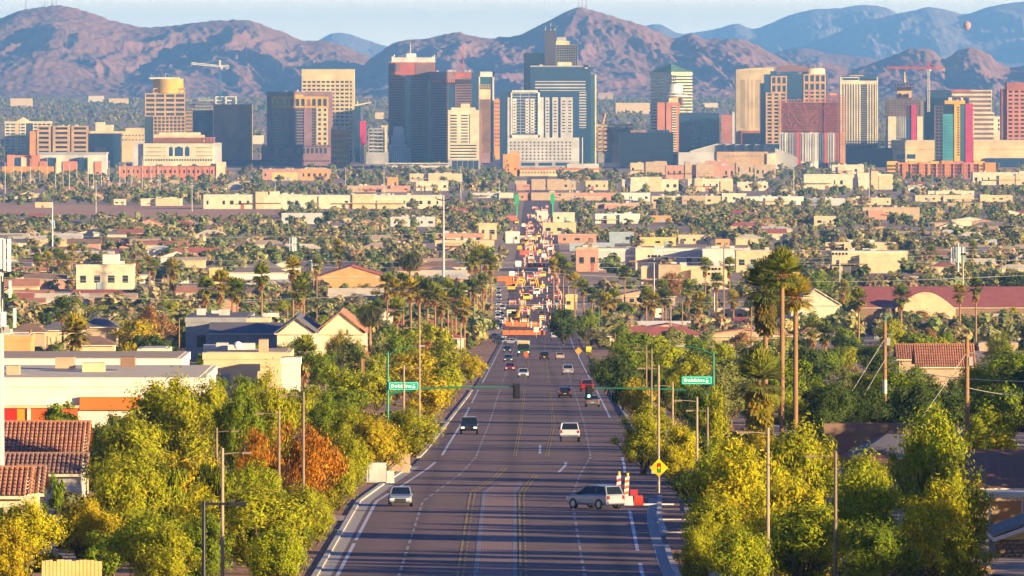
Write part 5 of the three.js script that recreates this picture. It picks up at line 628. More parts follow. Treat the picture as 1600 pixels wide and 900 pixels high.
{ // barricades, site trucks and drums of the works, thick on the closed half of the avenue
  const bo = [barrelOrange, mat([0.62, 0.05, 0.04]), mat([0.70, 0.10, 0.10]), worksYellow], bg = [0, 1, 2, 3].map((k) => { const r = thing('barricade', 'striped road-work barricade on the closed lanes', 'barricade', [0, 0, 0], 'barricades of the road works'); for (const y of [0.45, 0.95, 1.4]) new G().box(-1.2, 1.2, y, y + 0.26, -0.03, 0.03).build('board', y === 0.95 ? barrelWhite : bo[k], r); for (const x of [-1, 1]) new G().box(x - 0.05, x + 0.05, 0, 1.7, -0.25, 0.25).build('leg', barrelWhite, r); return r; });
  for (let k = 0; k < 92; k++) { const d = 2480 * Math.pow(2.5, Math.pow(rnd(), 0.85)), r = k < 4 ? bg[k] : copyOf(bg[k % 4], bg[0].userData.label); r.position.set(axis(d) + rr(-8.5, 7.5), ground(d) + 0.03, -d); r.rotation.y = rr(-0.6, 0.6); r.scale.set(rr(0.8, 1.7), rr(0.9, 1.25), 1); }
  const nm = ['first', 'second', 'third', 'fourth', 'fifth', 'sixth', 'seventh', 'eighth', 'ninth', 'tenth', 'eleventh', 'twelfth', 'thirteenth', 'fourteenth']; [[812, 446, 1], [836, 462, 0], [820, 470, 1], [800, 434, 0], [846, 434, 1], [828, 406, 0], [812, 392, 1], [826, 372, 0], [840, 372, 1], [818, 356, 0], [806, 350, 1], [830, 446, 1], [850, 405, 0], [858, 392, 0]].forEach(([px, row, y], i) => { const r = thing('site_truck', (y ? 'yellow' : 'white') + ' works truck on the closed lanes, ' + nm[i] + ' of the site vehicles', 'truck', [0, 0, 0], 'site vehicles'), m = y ? worksYellow : barrelWhite; new G().box(-1.1, 1.1, 0.7, 1.5, -3, 0.9).build('bed', m, r); new G().slab([[-1.1, 0.6], [1.1, 0.6], [1.1, 1.6], [0.95, 2.4], [-0.95, 2.4], [-1.1, 1.6]], 1, 2.9).build('cab', m, r); new G().box(-0.9, 0.9, 1.6, 2.25, 2.9, 2.94).build('windscreen', carGlass, r); for (const sx of [-1, 1]) for (const z of [-2, 2]) { const w = part('wheel', wheelTyre, tyreMat, r); w.position.set(sx, 0.4, z); w.scale.setScalar(1.2); } onRoad(r, px, row, i % 3 ? 0.2 : N); });
  for (const [px, t2, l] of [[807, 304, 'tall green gantry post left of the avenue, far off'], [863, 303, 'tall green gantry post right of the avenue, far off']]) { const d = depthOf(338), r = thing('green_gantry', l, 'gantry', [X(px, d), ground(d), -d]), h = Y(t2, d) - ground(d), m = mat([0.02, 0.36, 0.12]); new G().cyl([0, 0, 0], [0, h, 0], 0.6, 0.45, 8).build('post', m, r); new G().slab([[-1.0, h - 6], [1.1, h - 6.6], [1.6, h - 1.5], [0.4, h + 0.6], [-1.2, h - 0.8]], -0.6, 0.6).build('netting', m, r); }
}
// ---------------------------------------------------------------- houses and low buildings
const keep = [];    // fronts that trees should not hide: [x0, x1, top row, base row, depth]
const P = { white: stucco(0.78, 0.73, 0.63), ivory: stucco(0.74, 0.63, 0.44), cream: stucco(0.70, 0.53, 0.31), tan: stucco(0.52, 0.38, 0.25), salmon: stucco(0.56, 0.29, 0.20), orange: stucco(0.66, 0.34, 0.13), yellow: stucco(0.72, 0.52, 0.20), pale: stucco(0.58, 0.56, 0.53), grey: stucco(0.32, 0.32, 0.34), blue: stucco(0.34, 0.42, 0.48), dark: stucco(0.12, 0.12, 0.14), brown: stucco(0.26, 0.16, 0.11), red: stucco(0.60, 0.03, 0.02), terracotta: mat([0.50, 0.22, 0.12], { map: T.wall }), brownTile: mat([0.36, 0.20, 0.14], { map: T.wall }), slate: mat([0.16, 0.15, 0.17], { map: T.wall }), shingle: mat([0.38, 0.17, 0.09], { map: scaled(gritTex, 0.9) }), shingleGrey: mat([0.27, 0.22, 0.2], { map: scaled(gritTex, 0.9) }), roofRed: mat([0.42, 0.12, 0.10], { map: T.wall }), glass: glassy(0.03, 0.04, 0.05, 0.15), membrane: mat([0.74, 0.70, 0.63], { map: T.gritBig }) };
// a low flat-roofed building given by its front in photo pixels
function lowrise(label, x0, x1, top, base, m, o = {}) {
  const d = o.d ?? depthOf(base), cx = (x0 + x1) / 2, w = M(x1 - x0, d), r = thing(o.name ?? 'low_building', label, o.cat ?? 'building', [X(cx, d), ground(d), -d], o.group), h = Y(top, d) - ground(d), dep = o.dep ?? clamp(w * 0.5, 10, 60);
  keep.push([x0, x1, top, base, d]);
  new G().box(-w / 2, w / 2, -1, h, -dep, 0).build('wall', P[m], r);
  if (w > 26 && !o.blank) { const nn = Math.min(5, 1 + Math.floor(w / 24)), alt = { ivory: 'cream', white: 'ivory', cream: 'tan', salmon: 'tan', pale: 'ivory', tan: 'salmon', grey: 'pale' }[m] ?? 'ivory'; for (let k = 0; k < nn; k++) { const a = rr(-w / 2, w / 2 - 9), b = Math.min(w / 2 - 0.3, a + rr(6, 18)), hh = h * rr(0.55, 1.28); new G().box(a, b, -1, hh, -dep * rr(0.5, 0.9), rr(0.6, 3.2)).build('wing', P[rnd() < 0.6 ? alt : m], r); } const aw = rr(-w / 2, 0), ab = Math.min(w / 2, aw + w * rr(0.25, 0.6)); new G().box(aw, ab, h * 0.42, h * 0.42 + 0.35, 0, rr(2.2, 3.6)).build('canopy', P[pick(['tan', 'brown', 'ivory', 'salmon'])], r); } new G().box(-w / 2 - 0.15, w / 2 + 0.15, h - 0.6, h + 0.35, -dep - 0.15, 0.15).build('parapet', P[o.trim ?? m], r); new G().box(-w / 2 + 0.4, w / 2 - 0.4, h + 0.3, h + 0.42, -dep + 0.4, -0.4).build('flat_roof', P[o.roof ?? pick(['membrane', 'pale', 'tan', 'ivory'])], r);
  const n = Math.max(2, Math.round(w / (o.bay ? o.bay * 0.4 : 5))), g = new G(); if (!o.blank) { for (let k = 0; k < n; k++) { if (rnd() < 0.3) continue; const x = -w / 2 + (k + 0.5) * w / n, ww = Math.min(w / n * 0.7, rr(1.0, 2.6)); g.box(x - ww / 2, x + ww / 2, h * 0.34, h * 0.62, -0.3, 0.08); } if (g.p.length) g.build('window', P.glass, r, { kind: 'stuff' }); const nd = 1 + Math.floor(w / 30); for (let k = 0; k < nd; k++) { const x = rr(-w * 0.45, w * 0.42), dw = Math.min(w * 0.12, rr(1.6, 4)); new G().box(x, x + dw, -0.5, Math.min(h * 0.55, 3.2), -0.2, 0.14).build('door', P[pick(['brown', 'grey', 'roofRed', 'blue', 'dark'])], r); } }
  const u = o.blank || dep < 12 ? 0 : Math.min(7, 2 + Math.floor(w / 12)); for (let k = 0; k < u; k++) { const x = rr(-w * 0.4, w * 0.4), z = rr(-dep * 0.8, -dep * 0.2); new G().box(x, x + rr(1.2, 2.6), h + 0.4, h + rr(1.0, 1.7), z, z + rr(1.5, 3)).build('roof_unit', P.pale, r); }
  return { r, d, w, h, dep };
}
// a house with a gable or hip roof; ridge along x unless turned
function house(label, x0, x1, ridge, eave, base, wall, roof, o = {}) {
  const d = o.d ?? depthOf(base), w = M(x1 - x0, d), r = thing(o.name ?? 'house', label, 'house', [X((x0 + x1) / 2, d), ground(d), -d], o.group), he = Y(eave, d) - ground(d), hr = Y(ridge, d) - ground(d), dep = o.dep ?? Math.max(8, (hr - he) * 5), ov = 0.5; if (o.turn) r.rotation.y = o.turn;
  keep.push([x0, x1, ridge, eave, d]);
  new G().box(-w / 2, w / 2, -1.5, he, -dep, 0).build('wall', P[wall], r);
  const hip = o.hip ? Math.min(w * 0.35, dep * 0.45) : 0, A = -w / 2 - ov, B = w / 2 + ov, zf = ov, zb = -dep - ov, zm = -dep / 2, yl = he - 0.15;
  if (o.front) { // gable end towards the lens
    const g = new G(); g.slab([[A, yl], [0, hr], [0, hr + 0.22], [A - 0.15, yl + 0.1]], zb, zf).slab([[B, yl], [B + 0.15, yl + 0.1], [0, hr + 0.22], [0, hr]], zb, zf); g.build('roof', P[roof], r); new G().slab([[-w / 2, he - 0.2], [w / 2, he - 0.2], [0, hr - 0.05]], -0.4, -0.02).build('gable', P[wall], r);
  } else if (o.tiles) { // barrel tiles: one wave per column, in courses
    const cols = Math.round((B - A) / 0.34), rows = o.courses ?? 9, g = new G(); const up = (k, s) => { const t2 = k / rows; return [lerp(yl, hr, t2), s > 0 ? lerp(zf, zm, t2) : lerp(zb, zm, t2)]; };
    for (const s of [1, -1]) for (let k = 0; k < (s > 0 ? rows : 2); k++) { const R = s > 0 ? rows : 2, t0 = k / R, t1 = (k + 1) / R, y0 = lerp(yl, hr, t0) + 0.05, y1 = lerp(yl, hr, t1), z0 = s > 0 ? lerp(zf, zm, t0) : lerp(zb, zm, t0), z1 = s > 0 ? lerp(zf, zm, t1) : lerp(zb, zm, t1);
      for (let c = 0; c < cols; c++) { const xa = lerp(A, B, c / cols), dx = (B - A) / cols, b = 0.11; const j = o.rough ? rr(0.75, 1.2) : rr(0.9, 1.1); g.tint(j, j * rr(0.92, 1.05), j); if (s > 0) { g.quad([xa, y0, z0], [xa + dx * 0.3, y0 + b, z0], [xa + dx * 0.3, y1 + b, z1], [xa, y1, z1]); g.quad([xa + dx * 0.3, y0 + b, z0], [xa + dx * 0.65, y0 + b, z0], [xa + dx * 0.65, y1 + b, z1], [xa + dx * 0.3, y1 + b, z1]); g.quad([xa + dx * 0.65, y0 + b, z0], [xa + dx, y0, z0], [xa + dx, y1, z1], [xa + dx * 0.65, y1 + b, z1]); } else g.quad([xa + dx, y0, z0], [xa, y0, z0], [xa, y1, z1], [xa + dx, y1, z1]); } }
    const mm = P[roof].clone(); mm.vertexColors = true; g.build('roof', mm, r, { kind: 'stuff' }); const cap = new G(); for (let x = A; x < B; x += 0.45) cap.cyl([x, hr + 0.06, zm], [Math.min(B, x + 0.43), hr + 0.06, zm], 0.14, 0.12, 6); cap.build('ridge_tiles', P[roof], r, { kind: 'stuff' }); void up;
    for (const s of [-1, 1]) new G().slab([[0, he - 0.1], [dep, he - 0.1], [dep / 2, hr - 0.1]], -0.06, 0).build('gable', P[wall], r).applyMatrix4(new THREE.Matrix4().makeRotationY(Math.PI / 2).setPosition(s * w / 2, 0, 0));
  } else {
    const g = new G(), f = [A, yl, zf], f2 = [B, yl, zf], b1 = [A, yl, zb], b2 = [B, yl, zb], r1 = [A + (hip ? hip + ov : 0), hr, zm], r2 = [B - (hip ? hip + ov : 0), hr, zm]; g.quad(f, f2, r2, r1); g.quad(b2, b1, r1, r2); g.tri(b1, f, r1); g.tri(f2, b2, r2); g.quad(b1, b2, f2, f); g.build('roof', P[roof], r);
  }
  new G().box(A, B, yl - 0.16, yl + 0.04, zf - 0.02, zf + 0.1).build('fascia', P[o.trim ?? 'ivory'], r);
  if (!o.plain) { const n = Math.max(1, Math.round(w / 4)); for (let k = 0; k < n; k++) { const x = -w / 2 + (k + 0.5) * w / n; const f = new G().box(x - 0.7, x + 0.7, 0.9, Math.min(he - 0.5, 2.1), -0.1, 0.05).build('window', P.glass, r); new G().box(x - 0.8, x + 0.8, 0.8, 0.9, 0, 0.12).build('sill', P.ivory, f); } }
  return { r, d, w, he, hr, dep };
}
// near left
house('long orange barrel-tile roof beside the red shop front', -90, 128, 664, 712, 776, 'cream', 'terracotta', { tiles: 1, courses: 11, dep: 11, plain: 1, rough: 1 });
{ const h = house('weathered brown tile roof with a pale wall facing the trees', -90, 126, 713, 738, 792, 'pale', 'brownTile', { tiles: 1, courses: 6, dep: 8, plain: 1 }); new G().box(h.w / 2 - 2.2, h.w / 2 - 0.4, 0, 2.1, 0.02, 0.1).build('garage_door', P.pale, h.r); }
{ const h = house('sunlit cream house with orange tiles cut by the lower left edge', -60, 38, 735, 772, 842, 'ivory', 'terracotta', { tiles: 1, courses: 8, dep: 8 }); void h; house('narrow cream house wing with tiled hip beside the satellite dish', 36, 58, 733, 768, 838, 'cream', 'brownTile', { tiles: 1, courses: 8, dep: 7, plain: 1 }); }
{ const d = 628, r = thing('satellite_dish', 'round grey satellite dish on the tiled house at left', 'satellite dish', [X(55, d), ground(d), -d + 1.5]); const g = new THREE.SphereGeometry(0.45, 16, 8, 0, Math.PI * 2, 0, 0.9); g.rotateX(Math.PI / 2.6); part('bowl', g, mat([0.35, 0.4, 0.45], { side: THREE.DoubleSide }), r).position.y = Y(784, d) - ground(d); new G().cyl([0, -0.2, 0], [0, Y(780, d) - ground(d), 0], 0.04, 0.04, 6).build('mast', galv, r); }
{ const s = lowrise('big white flat-roofed shop with a red and orange striped front', -90, 316, 596, 664, 'white', { d: 990, dep: 46, blank: 1, name: 'shop_building' }), x = (p) => M(p - 113, s.d), y = (p) => Y(p, s.d) - ground(s.d); for (const [a, b, m] of [[-90, 27.5, 'red'], [27.5, 43.5, 'orange'], [48.5, 122, 'orange']]) new G().box(x(a), x(b), y(658), y(637), 0.1, 0.9).build('stripe_panel', m === 'red' ? mat([0.70, 0.01, 0.008]) : a > 45 ? mat([0.66, 0.10, 0.02]) : mat([0.78, 0.26, 0.01]), s.r); new G().box(x(43.5), x(48.5), y(661), y(634), 0.1, 1.1).build('white_pier', P.white, s.r); new G().box(x(-90), x(124), y(637), y(633), 0.05, 1.3).build('canopy', P.cream, s.r); new G().box(x(125), x(220), y(640), y(620), 0.1, 0.6).build('orange_sign_band', mat([0.68, 0.15, 0.02]), s.r);
  for (const [a, b, t1, b1, z, m] of [[2, 22, 580, 594, -10, 'tan'], [66, 97, 570, 588, -28, 'tan'], [115, 150, 577, 592, -20, 'cream'], [173, 196, 568, 584, -24, 'brown']]) new G().box(x(a), x(b), Math.max(s.h + 0.4, y(b1)) - (z > 0 ? 3 : 0), Math.max(s.h + 1.4, y(t1)), z - 3, z).build('roof_unit', P[m], s.r); lowrise('second white flat roof behind the striped shop', -90, 282, 565, 600, 'white', { d: 1090, dep: 30, blank: 1 }); }
lowrise('small white flat-roofed shed in front of the thin bare poles', 216, 262, 549, 585, 'ivory', { d: 1240, dep: 12, blank: 1 }); { const s = lowrise('tan flat-roofed shop with chimney block and white dish', 318, 452, 555, 590, 'cream', { d: 1230, dep: 20 }), x = (p) => M(p - 385, s.d), y = (p) => Y(p, s.d) - ground(s.d); new G().box(x(404), x(418), y(560), y(531), -5, -1).build('chimney_block', P.tan, s.r); new G().box(x(313), x(376), y(556), y(543), -16, -12).build('white_parapet', P.white, s.r); const g = new THREE.SphereGeometry(0.75, 16, 8, 0, Math.PI * 2, 0, 0.9); g.rotateX(Math.PI / 2.4); part('satellite_dish', g, mat([0.75, 0.74, 0.72], { side: THREE.DoubleSide }), s.r).position.set(x(371), y(542), -3); } lowrise('little white box shed behind the rightmost green tree at left', 440, 468, 563, 590, 'white', { d: 1220, dep: 6, blank: 1 });
// church and its neighbours
house('large cream gabled church front, left gable', 433, 492, 498, 520, 566, 'ivory', 'slate', { front: 1, dep: 40, d: 1650, name: 'church' }); house('cream gabled church hall with a small porch, right of its twin', 494, 570, 488, 520, 563, 'ivory', 'terracotta', { front: 1, dep: 30, d: 1665, name: 'church_hall' });
lowrise('dark shaded flat-roofed hall left of the church', 290, 388, 499, 545, 'grey', { d: 1760, dep: 40, roof: 'slate' }); lowrise('low cream annexe between the shaded hall and the church', 386, 420, 500, 540, 'cream', { d: 1740, dep: 15 }); house('low dark roof joining hall and church', 330, 436, 505, 520, 552, 'grey', 'slate', { d: 1700, dep: 14, plain: 1 });
house('dark hip-roofed house behind the bare poles', 60, 130, 503, 515, 548, 'cream', 'slate', { hip: 1, d: 1900 }); house('dark blue hip-roofed house left of the orange tree', 130, 182, 497, 510, 545, 'tan', 'slate', { hip: 1, d: 1960 }); house('brown-roofed house behind the bushy palm', 20, 70, 506, 518, 550, 'tan', 'brown', { hip: 1, d: 1850 }); lowrise('small orange block behind the cell tower', -20, 48, 527, 556, 'orange', { d: 1500, dep: 12 }); house('reddish brown roof below the dark house', 112, 178, 526, 538, 556, 'cream', 'brown', { hip: 1, d: 1620 });
// orange gable, pale cube
house('bright orange gabled hall with a red roof, mid distance', 497, 602, 416, 432, 449, 'orange', 'roofRed', { front: 1, dep: 26, d: 3000, name: 'gabled_hall' }); house('long red-roofed wing of the orange hall', 560, 612, 424, 436, 450, 'orange', 'roofRed', { d: 3030, dep: 20, hip: 1 });
{ const s = lowrise('pale cream cube building with a raised block, mid left', 119, 207, 415, 446, 'ivory', { d: 3100, dep: 22 }); new G().box(M(-3, s.d), M(21, s.d), s.h, Y(398, s.d) - ground(s.d), -18, -2).build('raised_block', P.white, s.r); } lowrise('small yellow cube among the trees', 327, 346, 420, 440, 'yellow', { d: 3200, dep: 10, blank: 1 }); house('white gabled cottage with red roof by the date palm', 588, 622, 484, 493, 512, 'white', 'terracotta', { front: 1, dep: 14 });
// near right
house('orange-brown shingle roof behind the bright green tree', 1322, 1422, 708, 757, 800, 'cream', 'shingle', { hip: 1, dep: 13, d: 676 }); house('dark brown shingle house running off the right edge', 1450, 1660, 708, 760, 806, 'tan', 'shingle', { hip: 0, dep: 13, d: 668 }); house('low dark shingle roof behind the brown houses', 1342, 1478, 682, 712, 750, 'brown', 'slate', { dep: 11, d: 742, hip: 1, plain: 1 });
{ const d = 628, r = thing('patio_cover', 'pale flat patio roof beside the brown house at far right', 'patio cover', [X(1548, d), ground(d), -d]), y = (p) => Y(p, d) - ground(d), x = (p) => M(p - 1548, d); new G().box(x(1492), x(1650), y(778), y(772), -7, 0).build('flat_roof', P.ivory, r); for (const p of [1495, 1545, 1596]) new G().box(x(p), x(p) + 0.14, -1, y(778), -0.3, -0.16).build('post', P.ivory, r); new G().box(x(1510), x(1650), -1, y(790), -6.8, -6.5).build('back_wall', P.tan, r); }
{ const d = 572, r = thing('stone_house', 'house corner with rubble stone wall and white gable at lower right', 'house', [X(1556, d), ground(d), -d]), y = (p) => Y(p, d) - ground(d), x = (p) => M(p - 1556, d); new G().box(0, x(1690), -2, y(842), -8, -0.12).build('wall', P.brown, r); new G().slab([[x(1552), y(840)], [x(1690), y(790)], [x(1690), y(800)], [x(1552), y(846)]], -9, 0.5).build('white_bargeboard', P.white, r); new G().slab([[x(1558), y(843)], [x(1690), y(843)], [x(1690), y(802)]], -0.3, 0).build('boarded_gable', P.yellow, r); new G().slab([[x(1552), y(838)], [x(1690), y(788)], [x(1690), y(784)], [x(1552), y(834)]], -9, 0.45).build('roof', P.shingleGrey, r);
  const stone = [mat([0.42, 0.27, 0.14], { map: T.grit }), mat([0.52, 0.36, 0.20], { map: T.grit }), mat([0.33, 0.21, 0.13], { map: T.grit }), mat([0.46, 0.33, 0.24], { map: T.grit })]; const shapes = []; for (let k = 0; k < 8; k++) { const n = 7, p = []; for (let i = 0; i < n; i++) { const a = i / n * 2 * Math.PI; p.push([Math.cos(a) * rr(0.85, 1.1), Math.sin(a) * rr(0.8, 1.1)]); } shapes.push(new G().slab(p, -0.2, 0.2).geo()); }
  let row = 0; for (let yy = y(925); yy < y(846); yy += 0.26, row++) for (let xx = 0.12 + (row % 2) * 0.16; xx < x(1640); xx += rr(0.3, 0.44)) { const m = part('stone', pick(shapes), pick(stone), r); m.position.set(xx, yy + rr(-0.03, 0.03), -0.06 + rr(-0.03, 0.05)); m.scale.set(rr(0.15, 0.22), rr(0.10, 0.14), rr(0.3, 0.6)); m.rotation.z = rr(-0.3, 0.3); } }
{ const d = 770, v = thing('box_van', 'parked pale blue box van behind the dark roof at right', 'van', [X(1458, d), Y(688, d), -d]); new G().box(-1.1, 1.0, 0.4, 1.3, -0.9, 0.9).build('box', mat([0.35, 0.5, 0.56]), v); new G().slab([[-1.1, 0.35], [-0.2, 0.35], [-0.2, 1.1], [-0.7, 1.1], [-1.1, 0.75]], 0.9, 1.5).build('cab', paint(0.3, 0.48, 0.58), v); new G().box(-0.9, -0.3, 0.75, 1.02, 1.5, 1.53).build('window', carGlass, v); new G().box(-1.2, 1.1, -2.5, 0.35, -1, 1.4).build('retaining_base', P.brown, v); }
lowrise('long dark garden wall behind the sleeved pole', 1290, 1480, 668, 690, 'brown', { d: 800, dep: 1, blank: 1, name: 'garden_wall', cat: 'wall', roof: 'brown' });
house('terracotta tiled roof between the two stout poles, larger one', 1435, 1520, 540, 572, 600, 'tan', 'terracotta', { tiles: 1, courses: 8, dep: 12, d: 1330, plain: 1, hip: 0 }); house('terracotta tiled roof left of the larger one', 1405, 1445, 540, 560, 600, 'tan', 'terracotta', { tiles: 1, courses: 7, dep: 10, d: 1380, plain: 1 });
house('small house with a striped red roof left of the big palms', 1148, 1190, 497, 508, 522, 'cream', 'roofRed', { dep: 10, tiles: 1, courses: 5, plain: 1 }); house('round-topped little tiled house right of the big palms', 1254, 1282, 511, 519, 531, 'cream', 'terracotta', { hip: 1, dep: 9 });
{ const s = house('very long red tiled hall with a cream arched front at right', 1346, 1640, 450, 480, 500, 'brown', 'roofRed', { d: 2550, dep: 40, plain: 1, name: 'school_hall' }); const x = (p) => M(p - 1493, s.d), y = (p) => Y(p, s.d) - ground(s.d), a = []; for (let k = 0; k <= 12; k++) { const q = k / 12; a.push([lerp(x(1398), x(1492), q), y(482) + Math.sin(q * Math.PI) * M(26, s.d)]); } new G().slab([...a, [x(1492), -1], [x(1398), -1]], 1.2, 4).build('arched_front', P.cream, s.r); }
house('pale cream gabled hall behind the big palms', 1236, 1312, 452, 476, 498, 'ivory', 'ivory', { front: 1, d: 2500, dep: 24, name: 'gabled_hall' });
lowrise('long school block with grey and white window bands right of the avenue', 902, 1160, 390, 424, 'pale', { d: 3600, dep: 30, bay: 12, trim: 'white' }); lowrise('brown brick school wing nearest the avenue', 900, 935, 388, 424, 'salmon', { d: 3560, dep: 24, trim: 'tan' }); lowrise('cream low block below the school', 1002, 1140, 418, 440, 'cream', { d: 3150, dep: 20 }); lowrise('white and blue banded school wing at right', 1098, 1172, 390, 412, 'white', { d: 3580, dep: 24 }); lowrise('tan school wing left of the dark tree', 1150, 1240, 393, 412, 'cream', { d: 3540, dep: 20 }); lowrise('cream school hall with small windows right of the dark tree', 1300, 1418, 394, 416, 'cream', { d: 3520, dep: 24, trim: 'ivory' }); lowrise('yellow and white shop by the right roadside palms', 884, 902, 462, 484, 'yellow', { dep: 10 }); lowrise('low cream shed at the right behind the tall pole', 1120, 1170, 484, 500, 'cream', { dep: 10 }); lowrise('little white shed with red door right of the roadside palms', 1022, 1036, 484, 496, 'white', { dep: 6 }); lowrise('small pale sign-like shed among the right palms', 918, 930, 457, 472, 'ivory', { dep: 6, blank: 1 }); lowrise('pale shed roof at far right behind the small palms', 1530, 1590, 538, 548, 'tan', { dep: 10, blank: 1 }); lowrise('small grey kiosk below the tiled hall', 1366, 1384, 517, 530, 'grey', { dep: 6 });
{ const d = 838, r = thing('utility_cabinet', 'white utility cabinet under the left roadside tree', 'cabinet', [X(590, 742), ground(742), -742]); void d; new G().box(-0.9, 0.7, -0.2, 1.7, -0.6, 0.4).build('body', P.pale, r); new G().box(-0.7, -0.1, 0.2, 1.4, 0.4, 0.44).build('door', P.pale, r); new G().box(0.75, 1.35, -0.2, 1.0, -0.4, 0.3).build('side_box', P.white, r); const w = thing('low_wall', 'cream block wall behind the utility cabinet', 'wall', [X(612, 775), ground(775), -775]); for (let k = 0; k < 4; k++) new G().box(-1.6 + k * 0.8, -0.82 + k * 0.8, -0.2, 1.6, -0.2, 0).build('panel', P.tan, w); }
{ const d = 516, w = thing('timber_fence', 'sunlit pale board fence at the bottom left corner', 'fence', [X(112, d), ground(d), -d]); for (let k = 0; k < 16; k++) new G().box(-1.7 + k * 0.215, -1.51 + k * 0.215, 0, 1.75 + rr(-0.05, 0.08), -0.03, 0).build('board', P.yellow, w); for (const y of [0.4, 1.3]) new G().box(-1.7, 1.75, y, y + 0.1, -0.1, -0.035).build('rail', P.tan, w); }
// low belt in front of the towers: [x0, x1, top, base, colour, words]
for (const [a, b, t2, c, m, l] of [[318, 470, 305, 327, 'ivory', 'left half of the long cream warehouse before downtown'], [470, 690, 306, 326, 'ivory', 'right half of the long cream warehouse before downtown'], [440, 502, 334, 350, 'pale', 'pale blue-grey shed with upright dividers on the dry riverbank'], [220, 284, 311, 322, 'ivory', 'small cream shed left of the long warehouse'], [178, 196, 312, 321, 'ivory', 'little cream hut at the edge of the dirt field'], [55, 80, 317, 325, 'cream', 'low pale shed on the dirt field at far left'], [410, 516, 265, 281, 'salmon', 'low salmon and yellow row below the plum tower'], [425, 465, 270, 282, 'yellow', 'yellow hut before the salmon row'], [470, 513, 264, 282, 'orange', 'orange brick box right of the yellow hut'],
  [605, 622, 278, 296, 'orange', 'small orange shop left of the avenue'], [650, 700, 284, 298, 'ivory', 'cream shed before the white car park'], [640, 722, 272, 284, 'cream', 'long cream wall below the cream high-rise'], [735, 802, 302, 309, 'pale', 'thin pale roof line left of the avenue'], [805, 900, 283, 297, 'tan', 'long tan building right of the avenue, before the terrace'], [810, 962, 302, 313, 'salmon', 'long salmon wall right of the green signal arms'], [915, 950, 283, 297, 'cream', 'small cream block right of the tan building'], [972, 1060, 281, 299, 'ivory', 'bright cream warehouse below the dark glass block'], [1075, 1145, 280, 299, 'ivory', 'bright cream warehouse with a dark loading door'], [1152, 1200, 285, 298, 'ivory', 'cream warehouse behind the far dark tree'], [967, 1016, 302, 315, 'white', 'white shed with blue dividers'], [1018, 1126, 307, 319, 'cream', 'long cream and tan shed with a white roof'], [1128, 1166, 303, 316, 'ivory', 'plain ivory box between two sheds'], [1166, 1256, 308, 320, 'white', 'white shed with a pale blue roof'], [985, 1042, 255, 273, 'cream', 'cream hall below the low dark glass block'], [1040, 1148, 259, 280, 'salmon', 'row of salmon brick fronts before the arena'], [1102, 1140, 252, 270, 'salmon', 'taller red brick front with an arched top'], [1150, 1176, 251, 278, 'tan', 'tan arched gatehouse before the arena'], [1180, 1212, 258, 278, 'tan', 'tan block at the arena corner'],
  [1256, 1395, 273, 296, 'ivory', 'big white stepped works building at right'], [1300, 1350, 258, 274, 'ivory', 'upper tower of the white works building'], [1257, 1320, 311, 321, 'grey', 'grey shed joined to the blue-roofed one'], [1320, 1392, 310, 320, 'cream', 'long low cream shed below the white works'], [1348, 1437, 325, 343, 'tan', 'plain tan warehouse among the trees at right'], [1450, 1522, 299, 307, 'ivory', 'thin white roof line at right'], [1430, 1582, 306, 315, 'cream', 'long low cream motel row at far right'], [1520, 1640, 270, 289, 'ivory', 'cream hall with a red panel at the right edge'], [1272, 1306, 339, 353, 'cream', 'small cream pavilion at right of centre'], [930, 1000, 335, 349, 'white', 'white shed right of the avenue, mid distance'], [1013, 1062, 338, 347, 'orange', 'small orange and grey shed beside the white one'], [610, 680, 340, 354, 'pale', 'pale grey shed left of the steel pole'], [748, 776, 350, 374, 'cream', 'pinkish shop block left of the road works'], [672, 756, 366, 379, 'salmon', 'long brown-red wall left of the road works'], [680, 772, 377, 391, 'cream', 'long cream wall behind the date palms'], [790, 812, 363, 380, 'white', 'white corner shop on the avenue'], [848, 900, 349, 367, 'cream', 'cream shop right of the road works'], [872, 932, 367, 380, 'salmon', 'low pinkish shop right of the road works'], [839, 856, 331, 345, 'white', 'small white building at the top of the avenue'], [864, 898, 333, 347, 'ivory', 'ivory block right of the small white building'], [890, 960, 381, 392, 'blue', 'blue-grey low roof before the school'], [1060, 1110, 368, 381, 'cream', 'bright cream house row behind the school'], [1000, 1056, 372, 384, 'yellow', 'yellow low house row behind the school'], [952, 990, 364, 380, 'blue', 'dark slate block behind the school'], [1118, 1140, 375, 386, 'orange', 'tiny orange house right of the school'], [1290, 1400, 380, 390, 'cream', 'low cream row behind the dark tree at right'], [930, 1025, 318, 326, 'tan', 'thin brown roof line before the warehouses'], [1480, 1535, 318, 326, 'tan', 'thin tan roof line at far right'], [540, 640, 291, 300, 'salmon', 'thin red roof line behind the long warehouse']]) lowrise(l, a, b, t2, c, m, { bay: 14 });
keep.push([598, 662, 584, 705, 949], [1062, 1122, 566, 700, 949], [1012, 1046, 710, 800, 711]);
for (const [a, b, t2, c, m, l] of [[962, 1016, 161, 178, 'cream', 'long pale stadium-like block in the far wood'], [16, 50, 154, 167, 'cream', 'sunlit far block at the foot of the left mountain'], [138, 162, 150, 160, 'ivory', 'tiny pale block below the left mountain'], [170, 200, 154, 162, 'cream', 'second tiny pale block below the left mountain'], [1098, 1122, 161, 168, 'ivory', 'small pale block right of the peaked tower'], [935, 958, 145, 155, 'tan', 'tiny block on the mountain foot right of centre'], [586, 600, 176, 186, 'cream', 'tiny pale block left of the brown tower'], [395, 412, 212, 225, 'ivory', 'pale block in the gap right of the slab tower']]) lowrise(l, a, b, t2, c, m, { bay: 20, blank: 1 });
